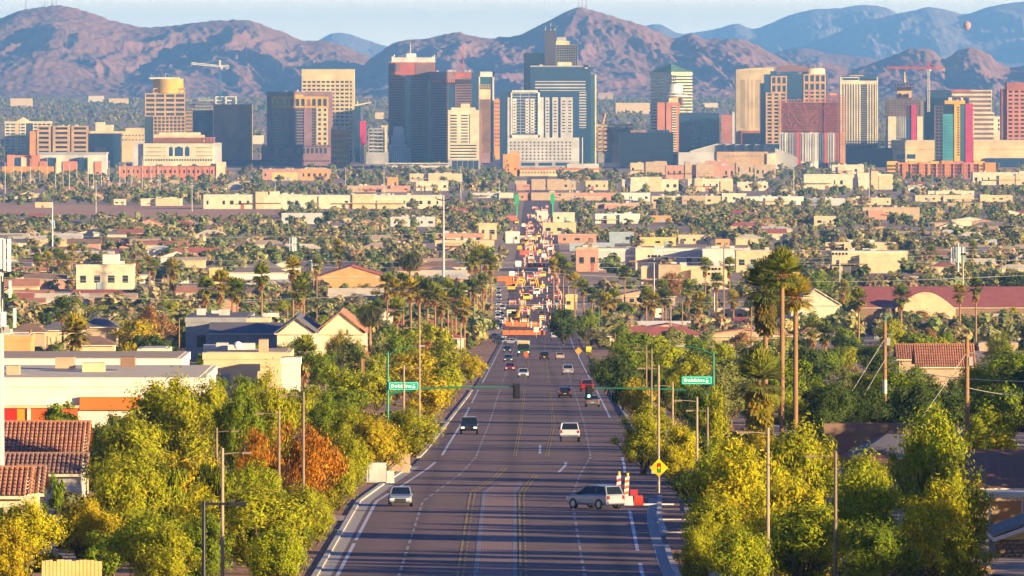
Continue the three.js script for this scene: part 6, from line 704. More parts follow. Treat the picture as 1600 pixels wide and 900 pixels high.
// scattered small houses of the plain
{ const roofs = ['terracotta', 'shingleGrey', 'slate', 'brown', 'ivory', 'tan', 'roofRed', 'membrane'], walls = ['ivory', 'cream', 'white', 'tan', 'salmon', 'pale']; let n = 0;
  for (let k = 0; k < 900 && n < 260; k++) { const d = 2000 * Math.pow(4.3, rnd()), px = rr(-60, 1660), row = rowOf(d), x = X(px, d); if (Math.abs(x - axis(d)) < 24) continue; if (px < 460 && row > 315 && row < 348) continue; const w = rr(11, 22) * F / d, h = rr(2.6, 3.6) * F / d, rh = rr(1.2, 2.4) * F / d; if (keep.some(([a, b, t2, c]) => px + w / 2 > a - 6 && px - w / 2 < b + 6 && row > t2 - 4 && row - h - rh < c + 6)) continue; const near = row > 400 ? 'among the palms' : row > 350 ? 'in the wooded suburb' : 'near the warehouses', rf = pick(roofs), wl = pick(walls);
    house(`small ${({ ivory: 'ivory', cream: 'cream', white: 'white', tan: 'tan', salmon: 'pink', pale: 'grey' })[wl]} house, ${({ terracotta: 'orange', shingleGrey: 'grey', slate: 'dark', brown: 'brown', ivory: 'pale', tan: 'tan', roofRed: 'red', membrane: 'white' })[rf]} roof, ${near} ${px < 800 ? 'left' : 'right'} of the avenue`, px - w / 2, px + w / 2, row - h - rh, row - h, row, wl, rf, { hip: rnd() < 0.5, d, dep: rr(8, 12), front: rnd() < 0.3, plain: d > 3000, group: 'small houses of the plain', turn: 0 }); keep.pop(); n++; } }
// dry riverbed and bare lots
{ const g = new G(), f = (d, a, b, up) => [[X(a, d), ground(d) + up, -d], [X(b, d), ground(d) + up, -d]]; for (let d = depthOf(349); d < depthOf(321); d += 60) { const [a, b] = f(d, -200, 440, 0.25), [c, e] = f(d + 60, -200, 430, 0.25); g.quad(a, b, e, c); } g.build('dry_riverbed', mat([0.72, 0.36, 0.20], { map: scaled(soilTex, 90), roughness: 1 }), scene, structure); }
// ---------------------------------------------------------------- trees and palms
class Leaves {
  constructor() { this.p = []; this.n = []; this.c = []; this.i = []; }
  quad(c, u, v, n, k) { const b = this.p.length / 3; for (const [s, t2] of [[-1, -1], [1, -1], [1, 1], [-1, 1]]) { this.p.push(c.x + u.x * s + v.x * t2, c.y + u.y * s + v.y * t2, c.z + u.z * s + v.z * t2); this.n.push(n.x, n.y, n.z); this.c.push(...k); } this.i.push(b, b + 1, b + 2, b, b + 2, b + 3); }
  geo() { const g = new THREE.BufferGeometry(); g.setAttribute('position', new THREE.Float32BufferAttribute(this.p, 3)); g.setAttribute('normal', new THREE.Float32BufferAttribute(this.n, 3)); g.setAttribute('color', new THREE.Float32BufferAttribute(this.c, 3)); g.setIndex(this.i); return g; }
}
const V = (x, y, z) => new THREE.Vector3(x, y, z), rv = () => { const a = rr(0, 2 * Math.PI), z = rr(-1, 1), r = Math.sqrt(1 - z * z); return V(r * Math.cos(a), z, r * Math.sin(a)); };
// a crown one unit tall and wide, made of clumps of small leaves on limb ends, with its own limbs
let treeKind = 0;
function makeTree(o) {
  o.k0 = (treeKind++) * 3.7;
  const { clumps = 30, leaves = 120, size = 0.02, low = 0.28, spread = 0.42, long = 1, droop = 0, cr = [0.09, 0.16], stems = 1, flat = 0.8 } = o, L = new Leaves(), tops = [];
  for (let k = 0; k < clumps; k++) {
    let q; for (let j = 0; j < 20; j++) { q = rv(); const r = Math.pow(rnd(), 0.38); q.multiplyScalar(r); const h = 0.5 + 0.5 * q.y; if (rnd() < 0.5 + 0.5 * h) break; }
    const yc = low + (1 - low) * (0.5 + 0.5 * q.y) * 0.9, wid = spread * (0.72 + 0.28 * Math.sin(Math.PI * clamp(0.15 + 0.8 * (yc - low) / (1 - low), 0, 1))); const lobe = clamp(0.74 + 0.62 * noise(q.x * 1.9 + o.k0, q.y * 1.9, q.z * 1.9 + o.k0), 0.45, 0.98), c = V(q.x * wid * lobe * 1.12, lerp(yc, low + (yc - low) * lobe, 0.55), q.z * wid * lobe * 1.12), R = rr(cr[0], cr[1]); tops.push([c, R]);
    for (let i = 0; i < leaves; i++) {
      const e = rv(), rad = Math.pow(rnd(), o.loose ? 0.75 : 0.45) * (o.loose ? 1.25 : 1), p = c.clone().add(V(e.x * R * rad, e.y * R * rad * flat - droop * R * rnd() * 1.4, e.z * R * rad)); if (p.y < low * 0.55) p.y = low * 0.55 + rnd() * 0.05;
      const out = p.clone().sub(V(0, 0.5, 0)).normalize(), n = out.multiplyScalar(0.55).add(e.clone().multiplyScalar(0.55)).add(rv().multiplyScalar(0.5)).normalize();
      let u = V(0, 1, 0).cross(n); if (u.lengthSq() < 1e-3) u = V(1, 0, 0); u.normalize(); const v = n.clone().cross(u), a = rr(0, Math.PI), s = size * rr(0.6, 1.35), uu = u.clone().multiplyScalar(Math.cos(a)).addScaledVector(v, Math.sin(a)), vv = u.clone().multiplyScalar(-Math.sin(a)).addScaledVector(v, Math.cos(a));
      if (o.upright) { uu.set(rr(-1, 1), 0, rr(-1, 1)).normalize(); vv.set(rr(-0.35, 0.35), o.upright, rr(-0.35, 0.35)).normalize(); }
      const b = rr(0.55, 1.35), y = rr(-0.2, 0.16); L.quad(p, uu.multiplyScalar(s * (long > 1 ? 0.55 : 0.8)), vv.multiplyScalar(s * long), n, [b * (1 + y), b, b * (1 - y)]);
    }
  }
  tops.sort((a, b) => Math.hypot(b[0].x, b[0].z) - Math.hypot(a[0].x, a[0].z));
  const W = new G(), fork = low * rr(0.5, 0.8), lim = Math.min(clumps, o.limbs ?? 12);
  for (let s = 0; s < stems; s++) { const bx = stems > 1 ? rr(-0.05, 0.05) : 0, bz = stems > 1 ? rr(-0.05, 0.05) : 0, fx = bx * 2.5 + rr(-0.03, 0.03), fz = bz * 2.5 + rr(-0.03, 0.03); W.path([[bx, -0.04, bz], [lerp(bx, fx, 0.5) + rr(-0.01, 0.01), fork * 0.5, lerp(bz, fz, 0.5)], [fx, fork, fz]], [0.03, 0.024, 0.02], 6);
    for (let k = s; k < lim; k += stems) { const [c] = tops[k], m = [lerp(fx, c.x, 0.5) + rr(-0.03, 0.03), lerp(fork, c.y, 0.45), lerp(fz, c.z, 0.5) + rr(-0.03, 0.03)]; W.path([[fx, fork, fz], m, [c.x, c.y, c.z]], [0.014, 0.009, 0.004], 4); } }
  return { crown: L.geo(), trunk: W.geo() };
}
const leafMat = (r, g, b) => mat([r, g, b], { vertexColors: true, roughness: 1, specularIntensity: 0.2, transmission: 0.36, thickness: 0, side: THREE.DoubleSide });
const LEAF = { olive: leafMat(0.37, 0.365, 0.014), green: leafMat(0.19, 0.25, 0.012), dark: leafMat(0.075, 0.115, 0.022), yellow: leafMat(0.50, 0.44, 0.012), lime: leafMat(0.36, 0.39, 0.013), orange: leafMat(0.78, 0.32, 0.02), rust: leafMat(0.36, 0.18, 0.06), grey: leafMat(0.29, 0.30, 0.08), gold: leafMat(0.50, 0.39, 0.016) };
const bark = mat([0.15, 0.10, 0.065], { map: T.grit }), greenBark = mat([0.20, 0.18, 0.07]);
const BIG = [0, 1, 2, 3].map((k) => makeTree({ clumps: 120, leaves: 175, size: 0.0088, long: 1.5, cr: [0.05, 0.15], low: 0.07 + 0.03 * (k % 3), spread: 0.43, stems: 3, limbs: 30, flat: 0.9, loose: 1 }));
const MED = [0, 1, 2, 3, 4].map((k) => makeTree({ clumps: 60, leaves: 110, size: 0.014, long: 1.3, cr: [0.06, 0.16], low: 0.1, spread: 0.43, loose: 1, stems: 1 + (k % 2), limbs: 10 }));
const BROOM = [0, 1].map(() => makeTree({ clumps: 60, leaves: 330, size: 0.006, long: 4.4, upright: 1, cr: [0.07, 0.14], low: 0.12, stems: 4, limbs: 14 }));
const WEEP = [0, 1].map(() => makeTree({ clumps: 74, leaves: 300, size: 0.0046, long: 2.2, upright: -1, droop: 1.2, loose: 1, cr: [0.05, 0.13], low: 0.2, limbs: 14 }));
const SMALL = [0, 1, 2, 3].map(() => makeTree({ clumps: 34, leaves: 90, size: 0.02, long: 1.3, loose: 1, cr: [0.08, 0.18], low: 0.1, spread: 0.43, limbs: 6 }));
const SHRUB = [0, 1].map(() => makeTree({ clumps: 26, leaves: 120, size: 0.02, cr: [0.11, 0.18], low: 0.08, spread: 0.44, stems: 3, limbs: 6 }));
const SETS = { big: BIG, med: MED, broom: BROOM, weep: WEEP, small: SMALL, shrub: SHRUB };
let treeCount = 0;
function tree(label, px, top, wpx, base, col, set, o = {}) {
  const d = o.d ?? depthOf(base), r = thing(o.name ?? (set === 'shrub' ? 'shrub' : 'tree'), label, set === 'shrub' ? 'shrub' : 'tree', [X(px, d), ground(d), -d], o.group), v = SETS[set][(treeCount++) % SETS[set].length], h = (base - top) * d / F, w = wpx * d / F;
  part('trunk', v.trunk, set === 'broom' ? greenBark : bark, r); part('crown', v.crown, LEAF[col], r); r.scale.set(w * 0.92, h * 1.0, w * 0.92); r.rotation.y = o.turn ?? (treeCount * 2.39996) % 6.283; return r;
}
// near left, from the back to the front
const nearTrees = [
  ['tall olive tree behind the white shop roof', 258, 556, 190, 760, 'olive', 'big'], ['rounded dark green tree beside the olive one', 372, 566, 110, 770, 'green', 'big'], ['bright green tree right of the rounded dark one', 428, 560, 100, 765, 'olive', 'big'], ['wide olive tree before the striped shop', 205, 622, 200, 800, 'olive', 'big'], ['dark shrub in front of the orange shop stripe', 95, 625, 88, 690, 'green', 'shrub', { d: 930 }], ['feathery yellow-green broom tree at left', 245, 690, 170, 860, 'lime', 'broom'], ['second feathery broom tree, right of the first', 340, 688, 140, 855, 'lime', 'broom'], ['fiery orange tree at the left roadside', 472, 638, 175, 812, 'orange', 'weep', { d: 652 }], ['smaller orange tree left of the fiery one', 405, 652, 110, 800, 'orange', 'weep', { d: 668 }], ['yellow-green tree right of the orange tree', 545, 655, 90, 780, 'olive', 'big'], ['yellow bush below the broom trees', 330, 745, 160, 890, 'yellow', 'big'], ['olive tree under the orange foliage near the kerb', 470, 738, 130, 862, 'olive', 'big'], ['dark green shrub by the left kerb', 440, 775, 120, 880, 'green', 'big'], ['ochre bush at the lower left behind the fence', 40, 812, 150, 950, 'yellow', 'big', { d: 545 }], ['large olive bush right of the ochre one', 200, 752, 170, 930, 'olive', 'big', { d: 580 }], ['gold bush before the broom trees', 280, 730, 150, 900, 'gold', 'med', { d: 610 }], ['wide green tree at the bottom beside the black lamp', 400, 790, 230, 960, 'olive', 'big', { d: 540 }], ['leafy green bush at the bottom left', 240, 845, 190, 990, 'lime', 'big', { d: 520 }], ['low shrub at the foot of the board fence', 160, 865, 90, 960, 'green', 'shrub', { d: 530 }], ['dense green clump at the bottom under the pale lamp post', 315, 835, 130, 980, 'green', 'big', { d: 515 }], ['green vine shrub against the pale wall', 62, 735, 50, 800, 'dark', 'shrub', { d: 640 }], ['second green shrub beside the pale wall', 88, 720, 40, 800, 'green', 'shrub', { d: 655 }], ['dark tree behind the tile roofs', 165, 645, 90, 790, 'dark', 'big', { d: 700 }],
  ['overhanging golden tree by the left kerb, nearest the cabinet', 585, 628, 120, 752, 'gold', 'big'], ['olive roadside tree over the left pavement', 640, 622, 120, 715, 'olive', 'big'], ['green roadside tree beneath the left street name sign', 552, 618, 100, 735, 'olive', 'big'], ['olive tree left of the signal pole', 520, 600, 120, 720, 'green', 'big'], ['golden roadside tree past the left signal', 670, 570, 110, 662, 'gold', 'med'], ['bushy golden tree further along the left kerb', 700, 548, 110, 630, 'olive', 'med'], ['last golden tree before the far junction at left', 738, 545, 70, 600, 'gold', 'med'], ['yellow hedge-like tree behind the left kerb trees', 585, 560, 110, 650, 'olive', 'med'], ['ochre tree behind the satellite shed', 650, 530, 120, 620, 'gold', 'med'], ['olive tree at the left, level with the far junction', 700, 520, 90, 590, 'olive', 'med'], ['greenish bush left of the signal arm', 480, 590, 110, 690, 'olive', 'med'], ['pale green tree beyond the tan shop', 545, 560, 110, 650, 'lime', 'med'], ['gold brown tree beside the church porch', 530, 505, 60, 590, 'gold', 'weep', { d: 1500 }], ['bright orange-brown tree left of the dark hall', 215, 470, 90, 545, 'gold', 'med', { d: 1850 }], ['second orange-brown tree before the dark roofs', 240, 455, 80, 540, 'rust', 'med', { d: 2000 }],
  // right side
  ['rounded olive tree overhanging the right lane', 1005, 622, 110, 742, 'olive', 'big'], ['yellow-green tree right of the overhanging one', 1060, 640, 110, 765, 'yellow', 'big'], ['dark green tree behind the diamond sign', 1082, 700, 100, 800, 'dark', 'big', { d: 745 }], ['dark shaded tree by the side road', 1072, 768, 70, 835, 'dark', 'med', { d: 685 }], ['wide yellow-green tree at the bottom, right of the kerb', 1150, 740, 210, 960, 'yellow', 'big', { d: 560 }], ['olive tree in the bottom right foliage, left of the dark post', 1250, 700, 180, 930, 'olive', 'big', { d: 590 }], ['bright leafy tree with pale limbs at lower right', 1452, 692, 150, 950, 'lime', 'big', { d: 590 }], ['green tree at the lower right before the stone wall', 1490, 785, 140, 990, 'olive', 'big', { d: 540 }], ['green tree between the two bottom right lamp posts', 1345, 785, 170, 990, 'lime', 'big', { d: 545 }], ['lowest yellow bush in the bottom right corner', 1230, 810, 190, 1010, 'yellow', 'big', { d: 530 }], ['olive bush at the bottom edge by the right kerb', 1120, 820, 130, 960, 'olive', 'big', { d: 545 }], ['gold-green shrub below the short palm', 1150, 690, 120, 800, 'olive', 'big', { d: 700 }], ['sunlit shrub right of the palm trunks', 1262, 680, 90, 780, 'gold', 'big', { d: 710 }], ['large dark tree right of the palm trunks', 1300, 572, 150, 705, 'dark', 'big', { d: 850 }], ['very dark rounded tree left of the sleeved pole', 1350, 590, 120, 705, 'dark', 'big', { d: 860 }], ['dark green tree right of the sleeved pole', 1430, 575, 140, 700, 'dark', 'big', { d: 880 }], ['olive tree before the terracotta roofs', 1400, 560, 120, 680, 'green', 'big', { d: 960 }], ['yellow-green tree at the right edge behind the stout pole', 1545, 612, 120, 720, 'lime', 'big', { d: 800 }], ['broad green tree at the right edge', 1590, 520, 160, 640, 'green', 'big', { d: 1100 }], ['olive tree below the tall right pole', 1530, 560, 110, 660, 'olive', 'big', { d: 1050 }], ['yellow shrub under the right cables', 1560, 660, 110, 745, 'yellow', 'med', { d: 760 }], ['gold bush left of the shingle roofs', 1288, 700, 60, 775, 'gold', 'med', { d: 720 }], ['pale olive tree left of the big palms', 1130, 545, 120, 660, 'grey', 'big', { d: 1000 }], ['light green tree above the right street name sign', 1080, 530, 120, 640, 'olive', 'big', { d: 1080 }], ['red-brown tree behind the right street name sign', 1075, 565, 60, 640, 'rust', 'med', { d: 1060 }], ['dark roadside tree past the right signal', 975, 555, 90, 650, 'dark', 'med', { d: 1100 }], ['broad dark tree at the right kerb before the far junction', 945, 552, 80, 625, 'dark', 'med', { d: 1260 }], ['green tree right of the far green sign', 985, 530, 90, 615, 'green', 'med', { d: 1380 }], ['dense dark round tree right of the road works', 880, 470, 70, 545, 'dark', 'med', { d: 2150 }], ['green tree beneath the far right palms', 915, 480, 60, 545, 'green', 'med', { d: 2200 }], ['bright green tree behind the right lamp posts', 1040, 520, 110, 610, 'lime', 'med', { d: 1350 }], ['light olive tree left of the striped red roof', 1190, 520, 120, 610, 'grey', 'med', { d: 1330 }], ['orange-red bush right of the big palms', 1330, 538, 36, 575, 'rust', 'shrub', { d: 1350 }], ['dark green tree beside the orange-red bush', 1365, 525, 80, 600, 'dark', 'med', { d: 1400 }], ['huge dark tree behind the big palms', 1272, 375, 90, 450, 'green', 'med', { d: 2750 }], ['olive tree right of the huge dark one', 1325, 415, 60, 470, 'olive', 'med', { d: 2650 }], ['dark tree at the right edge beside the rust pole', 1585, 388, 90, 445, 'dark', 'med', { d: 2900 }], ['red leafed tree left of the pale cube building', 205, 377, 36, 420, 'rust', 'med', { d: 3300 }], ['brown-red tree behind the school', 1050, 390, 50, 450, 'rust', 'med', { d: 2900 }], ['olive tree by the arched cream front', 1390, 465, 70, 530, 'olive', 'med', { d: 1900 }], ['slender green tree right of the arched cream front', 1560, 475, 60, 530, 'lime', 'weep', { d: 1750 }]];
const more = [['olive tree closing the gap right of the shop', 325, 588, 120, 765, 'olive', 'big', { d: 775 }], ['olive bush filling the left bank below the shop', 185, 700, 120, 830, 'olive', 'big', { d: 640 }], ['gold-green bush right of the board fence', 135, 825, 130, 960, 'gold', 'big', { d: 550 }], ['yellow-green bush at the left kerb, bottom', 490, 810, 90, 900, 'olive', 'big', { d: 590 }], ['green bush under the fiery orange tree', 400, 740, 130, 870, 'lime', 'big', { d: 620 }], ['olive bush between the two orange trees', 520, 700, 110, 810, 'olive', 'big', { d: 665 }], ['rust-tinged shrub at the foot of the orange trees', 445, 700, 90, 800, 'rust', 'weep', { d: 650 }], ['yellow-green tree behind the diamond sign shrub', 1130, 700, 130, 830, 'lime', 'big', { d: 650 }], ['gold bush right of the bottom lamp post', 1230, 745, 130, 880, 'gold', 'big', { d: 620 }], ['olive tree before the brown shingle roof', 1365, 775, 110, 920, 'olive', 'big', { d: 610 }], ['bright yellow-green bush at the bottom between the lamp posts', 1260, 850, 200, 1020, 'lime', 'big', { d: 515 }], ['yellow bush at the bottom right beside the stone wall', 1450, 840, 170, 1020, 'yellow', 'big', { d: 520 }], ['olive bush in front of the pale patio roof', 1480, 780, 90, 880, 'lime', 'med', { d: 635 }], ['dark bush at the right of the side road', 1100, 770, 90, 850, 'green', 'big', { d: 640 }], ['yellow-green bush right of the palm group', 1190, 690, 90, 790, 'gold', 'big', { d: 740 }], ['small olive bush by the right kerb past the overhanging tree', 1020, 630, 80, 690, 'olive', 'big', { d: 930 }], ['ochre bush at the very bottom left corner', 5, 850, 120, 1000, 'gold', 'big', { d: 503 }], ['olive bush along the bottom edge left of the black lamp', 260, 868, 140, 1010, 'olive', 'big', { d: 502 }], ['yellow-green bush along the bottom edge by the left kerb', 430, 862, 120, 1000, 'lime', 'big', { d: 504 }], ['olive bush along the bottom edge by the right kerb', 1090, 868, 90, 1000, 'olive', 'big', { d: 512 }], ['green bush along the bottom edge right of the dark post', 1370, 862, 160, 1010, 'green', 'big', { d: 504 }], ['olive bush at the bottom edge before the stone wall', 1500, 872, 120, 1010, 'olive', 'big', { d: 506 }], ['leafy bush along the bottom edge left of the tall lamp post', 1160, 858, 130, 1000, 'lime', 'big', { d: 503 }], ['golden tree at right under the far lamp posts', 1000, 570, 90, 655, 'gold', 'med', { d: 1010 }]];
for (const a of nearTrees) tree(...a);
for (const a of more) { nearTrees.push(a); tree(...a); }
// the grove east of the avenue runs on beyond the picture's right edge; its shadows cross the road
for (let k = 0; k < 64; k++) { const d = 470 + k * 9 + rr(-4, 4), x = 0.0585 * d + 8 + (k % 3) * 5 + rr(-2, 2), h = rr(9, 13), w = h * rr(0.75, 1.05), r = thing('tree', 'tall olive tree of the grove just beyond the right edge', 'tree', [x, ground(d), -d], 'grove beyond the right edge'), v = MED[k % 5]; part('trunk', v.trunk, bark, r); part('crown', v.crown, LEAF[k % 2 ? 'olive' : 'green'], r); r.scale.set(w, h, w); r.rotation.y = k * 2.4; }
// a row of taller roadside trees along the right pavement
[[1002, 572, 66, 700, 'olive', 800], [1020, 578, 60, 690, 'green', 870], [985, 566, 60, 672, 'dark', 930], [1000, 560, 56, 660, 'green', 985], [972, 556, 52, 650, 'olive', 1040], [962, 556, 44, 640, 'dark', 1110], [950, 554, 44, 628, 'green', 1180], [958, 545, 40, 618, 'dark', 1240], [940, 545, 36, 606, 'olive', 1320], [935, 538, 34, 596, 'dark', 1420], [926, 532, 30, 586, 'green', 1540]].forEach(([px, t2, w, base, c, d], i) => tree(`tall slender ${c === 'dark' ? 'dark green' : c} tree of the right pavement row, ${['first', 'second', 'third', 'fourth', 'fifth', 'sixth', 'seventh', 'eighth', 'ninth', 'tenth', 'eleventh'][i]} up the avenue`, Math.max(px, CX + (curbR(d) + 4.6) * F / d + w * 0.3), t2 + 14, w, rowOf(d), c, 'med', { d, group: 'trees of the right pavement' }));
// fill: every tree that can be told apart is a tree of its own; the far wood is one mass
keep.push([1148, 1265, 400, 690, 866], [1140, 1225, 560, 760, 844]);
const hides = (px, w, top, d) => keep.some(([a, b, t2, c, dd]) => d < dd && px + w / 2 > a && px - w / 2 < b && top < c - 0.42 * (c - t2) && rowOf(d) > t2);
{
  const cols = ['olive', 'green', 'dark', 'olive', 'grey', 'grey', 'green', 'lime', 'grey', 'green', 'olive', 'dark', 'rust', 'green'], words = { olive: 'olive', green: 'green', dark: 'dark green', grey: 'grey-green', gold: 'golden brown', lime: 'light green', rust: 'reddish brown', yellow: 'yellowish' };
  let n = 0; const put = []; for (const a of nearTrees) put.push([a[1], a[4] ?? 0, a[7]?.d ?? depthOf(a[4])]);
  for (let k = 0; k < 6000 && n < 205; k++) {
    const d = 760 * Math.pow(3.6, rnd()), side = rnd() < 0.5 ? -1 : 1, px = side < 0 ? rr(-40, 770) : rr(850, 1640), x = X(px, d), row = rowOf(d); if (x > curbL(d) - 7 && x < curbR(d) + 6.5) continue; const h = rr(4.5, 9), w = h * rr(0.85, 1.35); if (hides(px, w * F / d, row - h * F / d, d)) continue; const xm = x; if (put.some(([p, , dd]) => Math.abs(dd - d) < 0.05 * d && Math.abs(X(p, dd) - xm) < w * 0.55)) continue; put.push([px, 0, d]);
    let c = pick(cols); if (c === 'rust' && d < 1300) c = 'olive'; const where = d < 1100 ? 'near the first junction' : d < 1600 ? 'between the two junctions' : 'around the far junction';
    tree(`${h > 7.2 ? 'tall' : h > 5.8 ? 'mid-sized' : 'low'} ${words[c]} tree ${where}, ${px < 300 ? 'far left' : px < 800 ? 'left of the avenue' : px < 1250 ? 'right of the avenue' : 'far right'}`, px, row - h * F / d, w * F / d, row, c, d < 1500 ? 'med' : 'small', { d, group: 'trees of the suburb' }); n++;
  }
}
function woodland(name, label, count, dmin, dmax, hmin, hmax, geos, palette, reject) {
  const per = geos.map(() => []);
  for (let k = 0, tries = 0; k < count && tries < count * 12; tries++) { const d = Math.sqrt(lerp(dmin * dmin, dmax * dmax, rnd())), px = rr(-60, 1660), x = X(px, d); if (reject(px, d, x)) continue; const cl = fbm(x / 160, d / 260, 3.3, 3); if (rnd() > 0.55 + cl * 2.4) continue; const h = rr(hmin, hmax), w = h * rr(0.8, 1.4); if (hides(px, w * F / d, rowOf(d) - h * F / d, d) && rnd() < 0.82) continue; per[k % geos.length].push([x, d, h, w]); k++; }
  const root = new THREE.Group(); root.name = numbered(name); root.userData = { kind: 'stuff', label, category: 'trees' }; scene.add(root);
  geos.forEach((g, i) => { const im = new THREE.InstancedMesh(g, LEAFW, per[i].length), q = new THREE.Matrix4(), c = new THREE.Color(); im.name = 'crowns'; im.userData = { kind: 'stuff' }; per[i].forEach(([x, d, h, w], k) => { q.compose(V(x, ground(d) - h * 0.12, -d), new THREE.Quaternion().setFromAxisAngle(V(0, 1, 0), rr(0, 6.28)), V(w, h, w)); im.setMatrixAt(k, q); const p = pick(palette), b = rr(0.95, 1.8); im.setColorAt(k, c.setRGB(p[0] * b, p[1] * b, p[2] * b)); }); root.add(im); });
}
const LEAFW = leafMat(1, 1, 1);
const FAR = [0, 1, 2].map(() => makeTree({ clumps: 14, leaves: 34, size: 0.055, cr: [0.12, 0.22], low: 0.1, limbs: 1 }).crown);
const PAL = [[0.20, 0.20, 0.06], [0.15, 0.18, 0.05], [0.26, 0.23, 0.08], [0.12, 0.15, 0.05], [0.32, 0.26, 0.11], [0.30, 0.22, 0.12], [0.19, 0.19, 0.07], [0.24, 0.23, 0.10], [0.33, 0.27, 0.16], [0.16, 0.19, 0.08]];
const offRoad = (x, d, m) => Math.abs(x - axis(d)) < m;
woodland('suburb_trees', 'grey-green mass of suburban trees between palms and warehouses', 4300, 2000, 6300, 3.5, 9.5, FAR, PAL, (px, d, x) => offRoad(x, d, 13 + d * 0.0006) || (px < 440 && d > depthOf(349) && d < depthOf(321)));
woodland('warehouse_trees', 'hazy trees scattered among the warehouses before downtown', 1700, 6000, 9900, 5, 11, FAR, PAL, (px, d, x) => offRoad(x, d, 22) || (px < 440 && d > depthOf(349) && d < depthOf(321)) || (d > 9300 && rnd() < 0.6));
woodland('far_wood', 'blue-green wood behind downtown at the foot of the mountains', 6500, 10700, 21500, 6, 12, FAR, PAL, (px, d, x) => false);
// desert scrub on the ground between the near trees
{ const n = 2600, g = makeTree({ clumps: 9, leaves: 60, size: 0.06, cr: [0.16, 0.26], low: 0.05, limbs: 1 }).crown, im = new THREE.InstancedMesh(g, LEAFW, n), q = new THREE.Matrix4(), c = new THREE.Color(); for (let k = 0; k < n; k++) { let d, x; do { d = 500 * Math.pow(4.2, rnd()); x = rnd() < 0.5 ? curbL(d) - 4.5 - rnd() * (45 + d * 0.035) : curbR(d) + 4.5 + rnd() * (45 + d * 0.035); } while (x > curbR(d) && d > 700 && d < 776 && rnd() < 1); const h = rr(0.5, 1.7), w = h * rr(1.1, 2); q.compose(V(x, ground(d) - 0.1, -d), new THREE.Quaternion().setFromAxisAngle(V(0, 1, 0), rr(0, 6.28)), V(w, h, w)); im.setMatrixAt(k, q); const p = pick([[0.22, 0.19, 0.05], [0.14, 0.15, 0.04], [0.28, 0.21, 0.07], [0.18, 0.17, 0.06], [0.32, 0.2, 0.08]]), b = rr(0.75, 1.25); im.setColorAt(k, c.setRGB(p[0] * b, p[1] * b, p[2] * b)); } im.name = 'undergrowth'; im.userData = { kind: 'stuff', label: 'low dry scrub growing between the roadside trees', category: 'undergrowth' }; scene.add(im); }

// palms
function fanCrown(n, blades, R, o = {}) {
  const L = new Leaves(), dead = o.dead; for (let k = 0; k < n; k++) {
    const az = k * 2.39996 + rr(-0.2, 0.2), el = dead ? rr(-1.45, -0.75) : lerp(1.5, -0.7, Math.pow(k / n, 1.25)) + rr(-0.12, 0.12), dir = V(Math.cos(az) * Math.cos(el), Math.sin(el), Math.sin(az) * Math.cos(el)), pet = R * rr(0.34, 0.5) * (dead ? 0.45 : 1), hub = dir.clone().multiplyScalar(pet); hub.y -= (1 - Math.sin(el)) * 0.06 * R; if (dead) hub.y -= rnd() * R * (o.skirt ?? 0.8);
    const side = V(0, 1, 0).cross(dir).normalize(), upv = dir.clone().cross(side).normalize(), col = dead ? [rr(0.7, 1.2), rr(0.7, 1.1), rr(0.7, 1.1)] : (() => { const b = rr(0.7, 1.25); return [b * rr(0.9, 1.15), b, b]; })();
    L.quad(hub.clone().multiplyScalar(0.5), side.clone().multiplyScalar(0.018 * R), hub.clone().multiplyScalar(0.5), upv.clone(), col);
    for (let j = 0; j < blades; j++) { const a = lerp(-1.25, 1.25, j / (blades - 1)), bd = dir.clone().multiplyScalar(Math.cos(a)).addScaledVector(side, Math.sin(a)).normalize(), len = R * 0.68 * (1 - 0.22 * Math.abs(a)) * rr(0.85, 1.1), mid = hub.clone().addScaledVector(bd, len * 0.36), tip = bd.clone(); tip.y -= dead ? 0.5 : 0.30 - 0.25 * Math.sin(el); tip.normalize(); const wv = bd.clone().cross(upv).normalize(), wd = R * 0.62 / blades * (blades > 12 ? 1.0 : 1.4), nn = upv.clone().addScaledVector(wv, rr(-0.5, 0.5)).normalize(); L.quad(mid, wv.clone().multiplyScalar(wd), bd.clone().multiplyScalar(len * 0.38), nn, col); L.quad(mid.clone().addScaledVector(bd, len * 0.36).addScaledVector(tip, len * 0.2), wv.clone().multiplyScalar(wd * 0.55), tip.clone().multiplyScalar(len * 0.22), nn, col); }
  } return L.geo();
}
function featherCrown(n, R) { const L = new Leaves(); for (let k = 0; k < n; k++) { const az = k * 2.39996, el = lerp(1.2, -0.35, k / n) + rr(-0.1, 0.1); let p = V(0, 0, 0); const h = V(Math.cos(az), 0, Math.sin(az)); let e = el; const b0 = rr(0.75, 1.25), side = V(-h.z, 0, h.x); for (let s = 0; s < 11; s++) { const dir = h.clone().multiplyScalar(Math.cos(e)).add(V(0, Math.sin(e), 0)), q = p.clone().addScaledVector(dir, R / 11); L.quad(p.clone().add(q).multiplyScalar(0.5), side.clone().multiplyScalar(0.012 * R), dir.clone().multiplyScalar(R / 22), V(0, 1, 0), [b0, b0, b0 * 0.9]); if (s > 0) for (const w of [-1, 1]) for (let j = 0; j < 2; j++) { const ld = side.clone().multiplyScalar(w).addScaledVector(dir, 0.55).add(V(0, -0.25 + rr(-0.1, 0.25), 0)).normalize(), l = R * 0.17 * (1 - Math.abs(s / 11 - 0.45) * 0.8); L.quad(p.clone().lerp(q, j * 0.5 + 0.25).addScaledVector(ld, l), dir.clone().multiplyScalar(R * 0.011), ld.clone().multiplyScalar(l), V(0, 1, 0).addScaledVector(dir, -0.4).normalize(), [b0, b0, b0 * 0.9]); } p = q; e -= 0.17 + 0.02 * s; } } return L.geo(); }
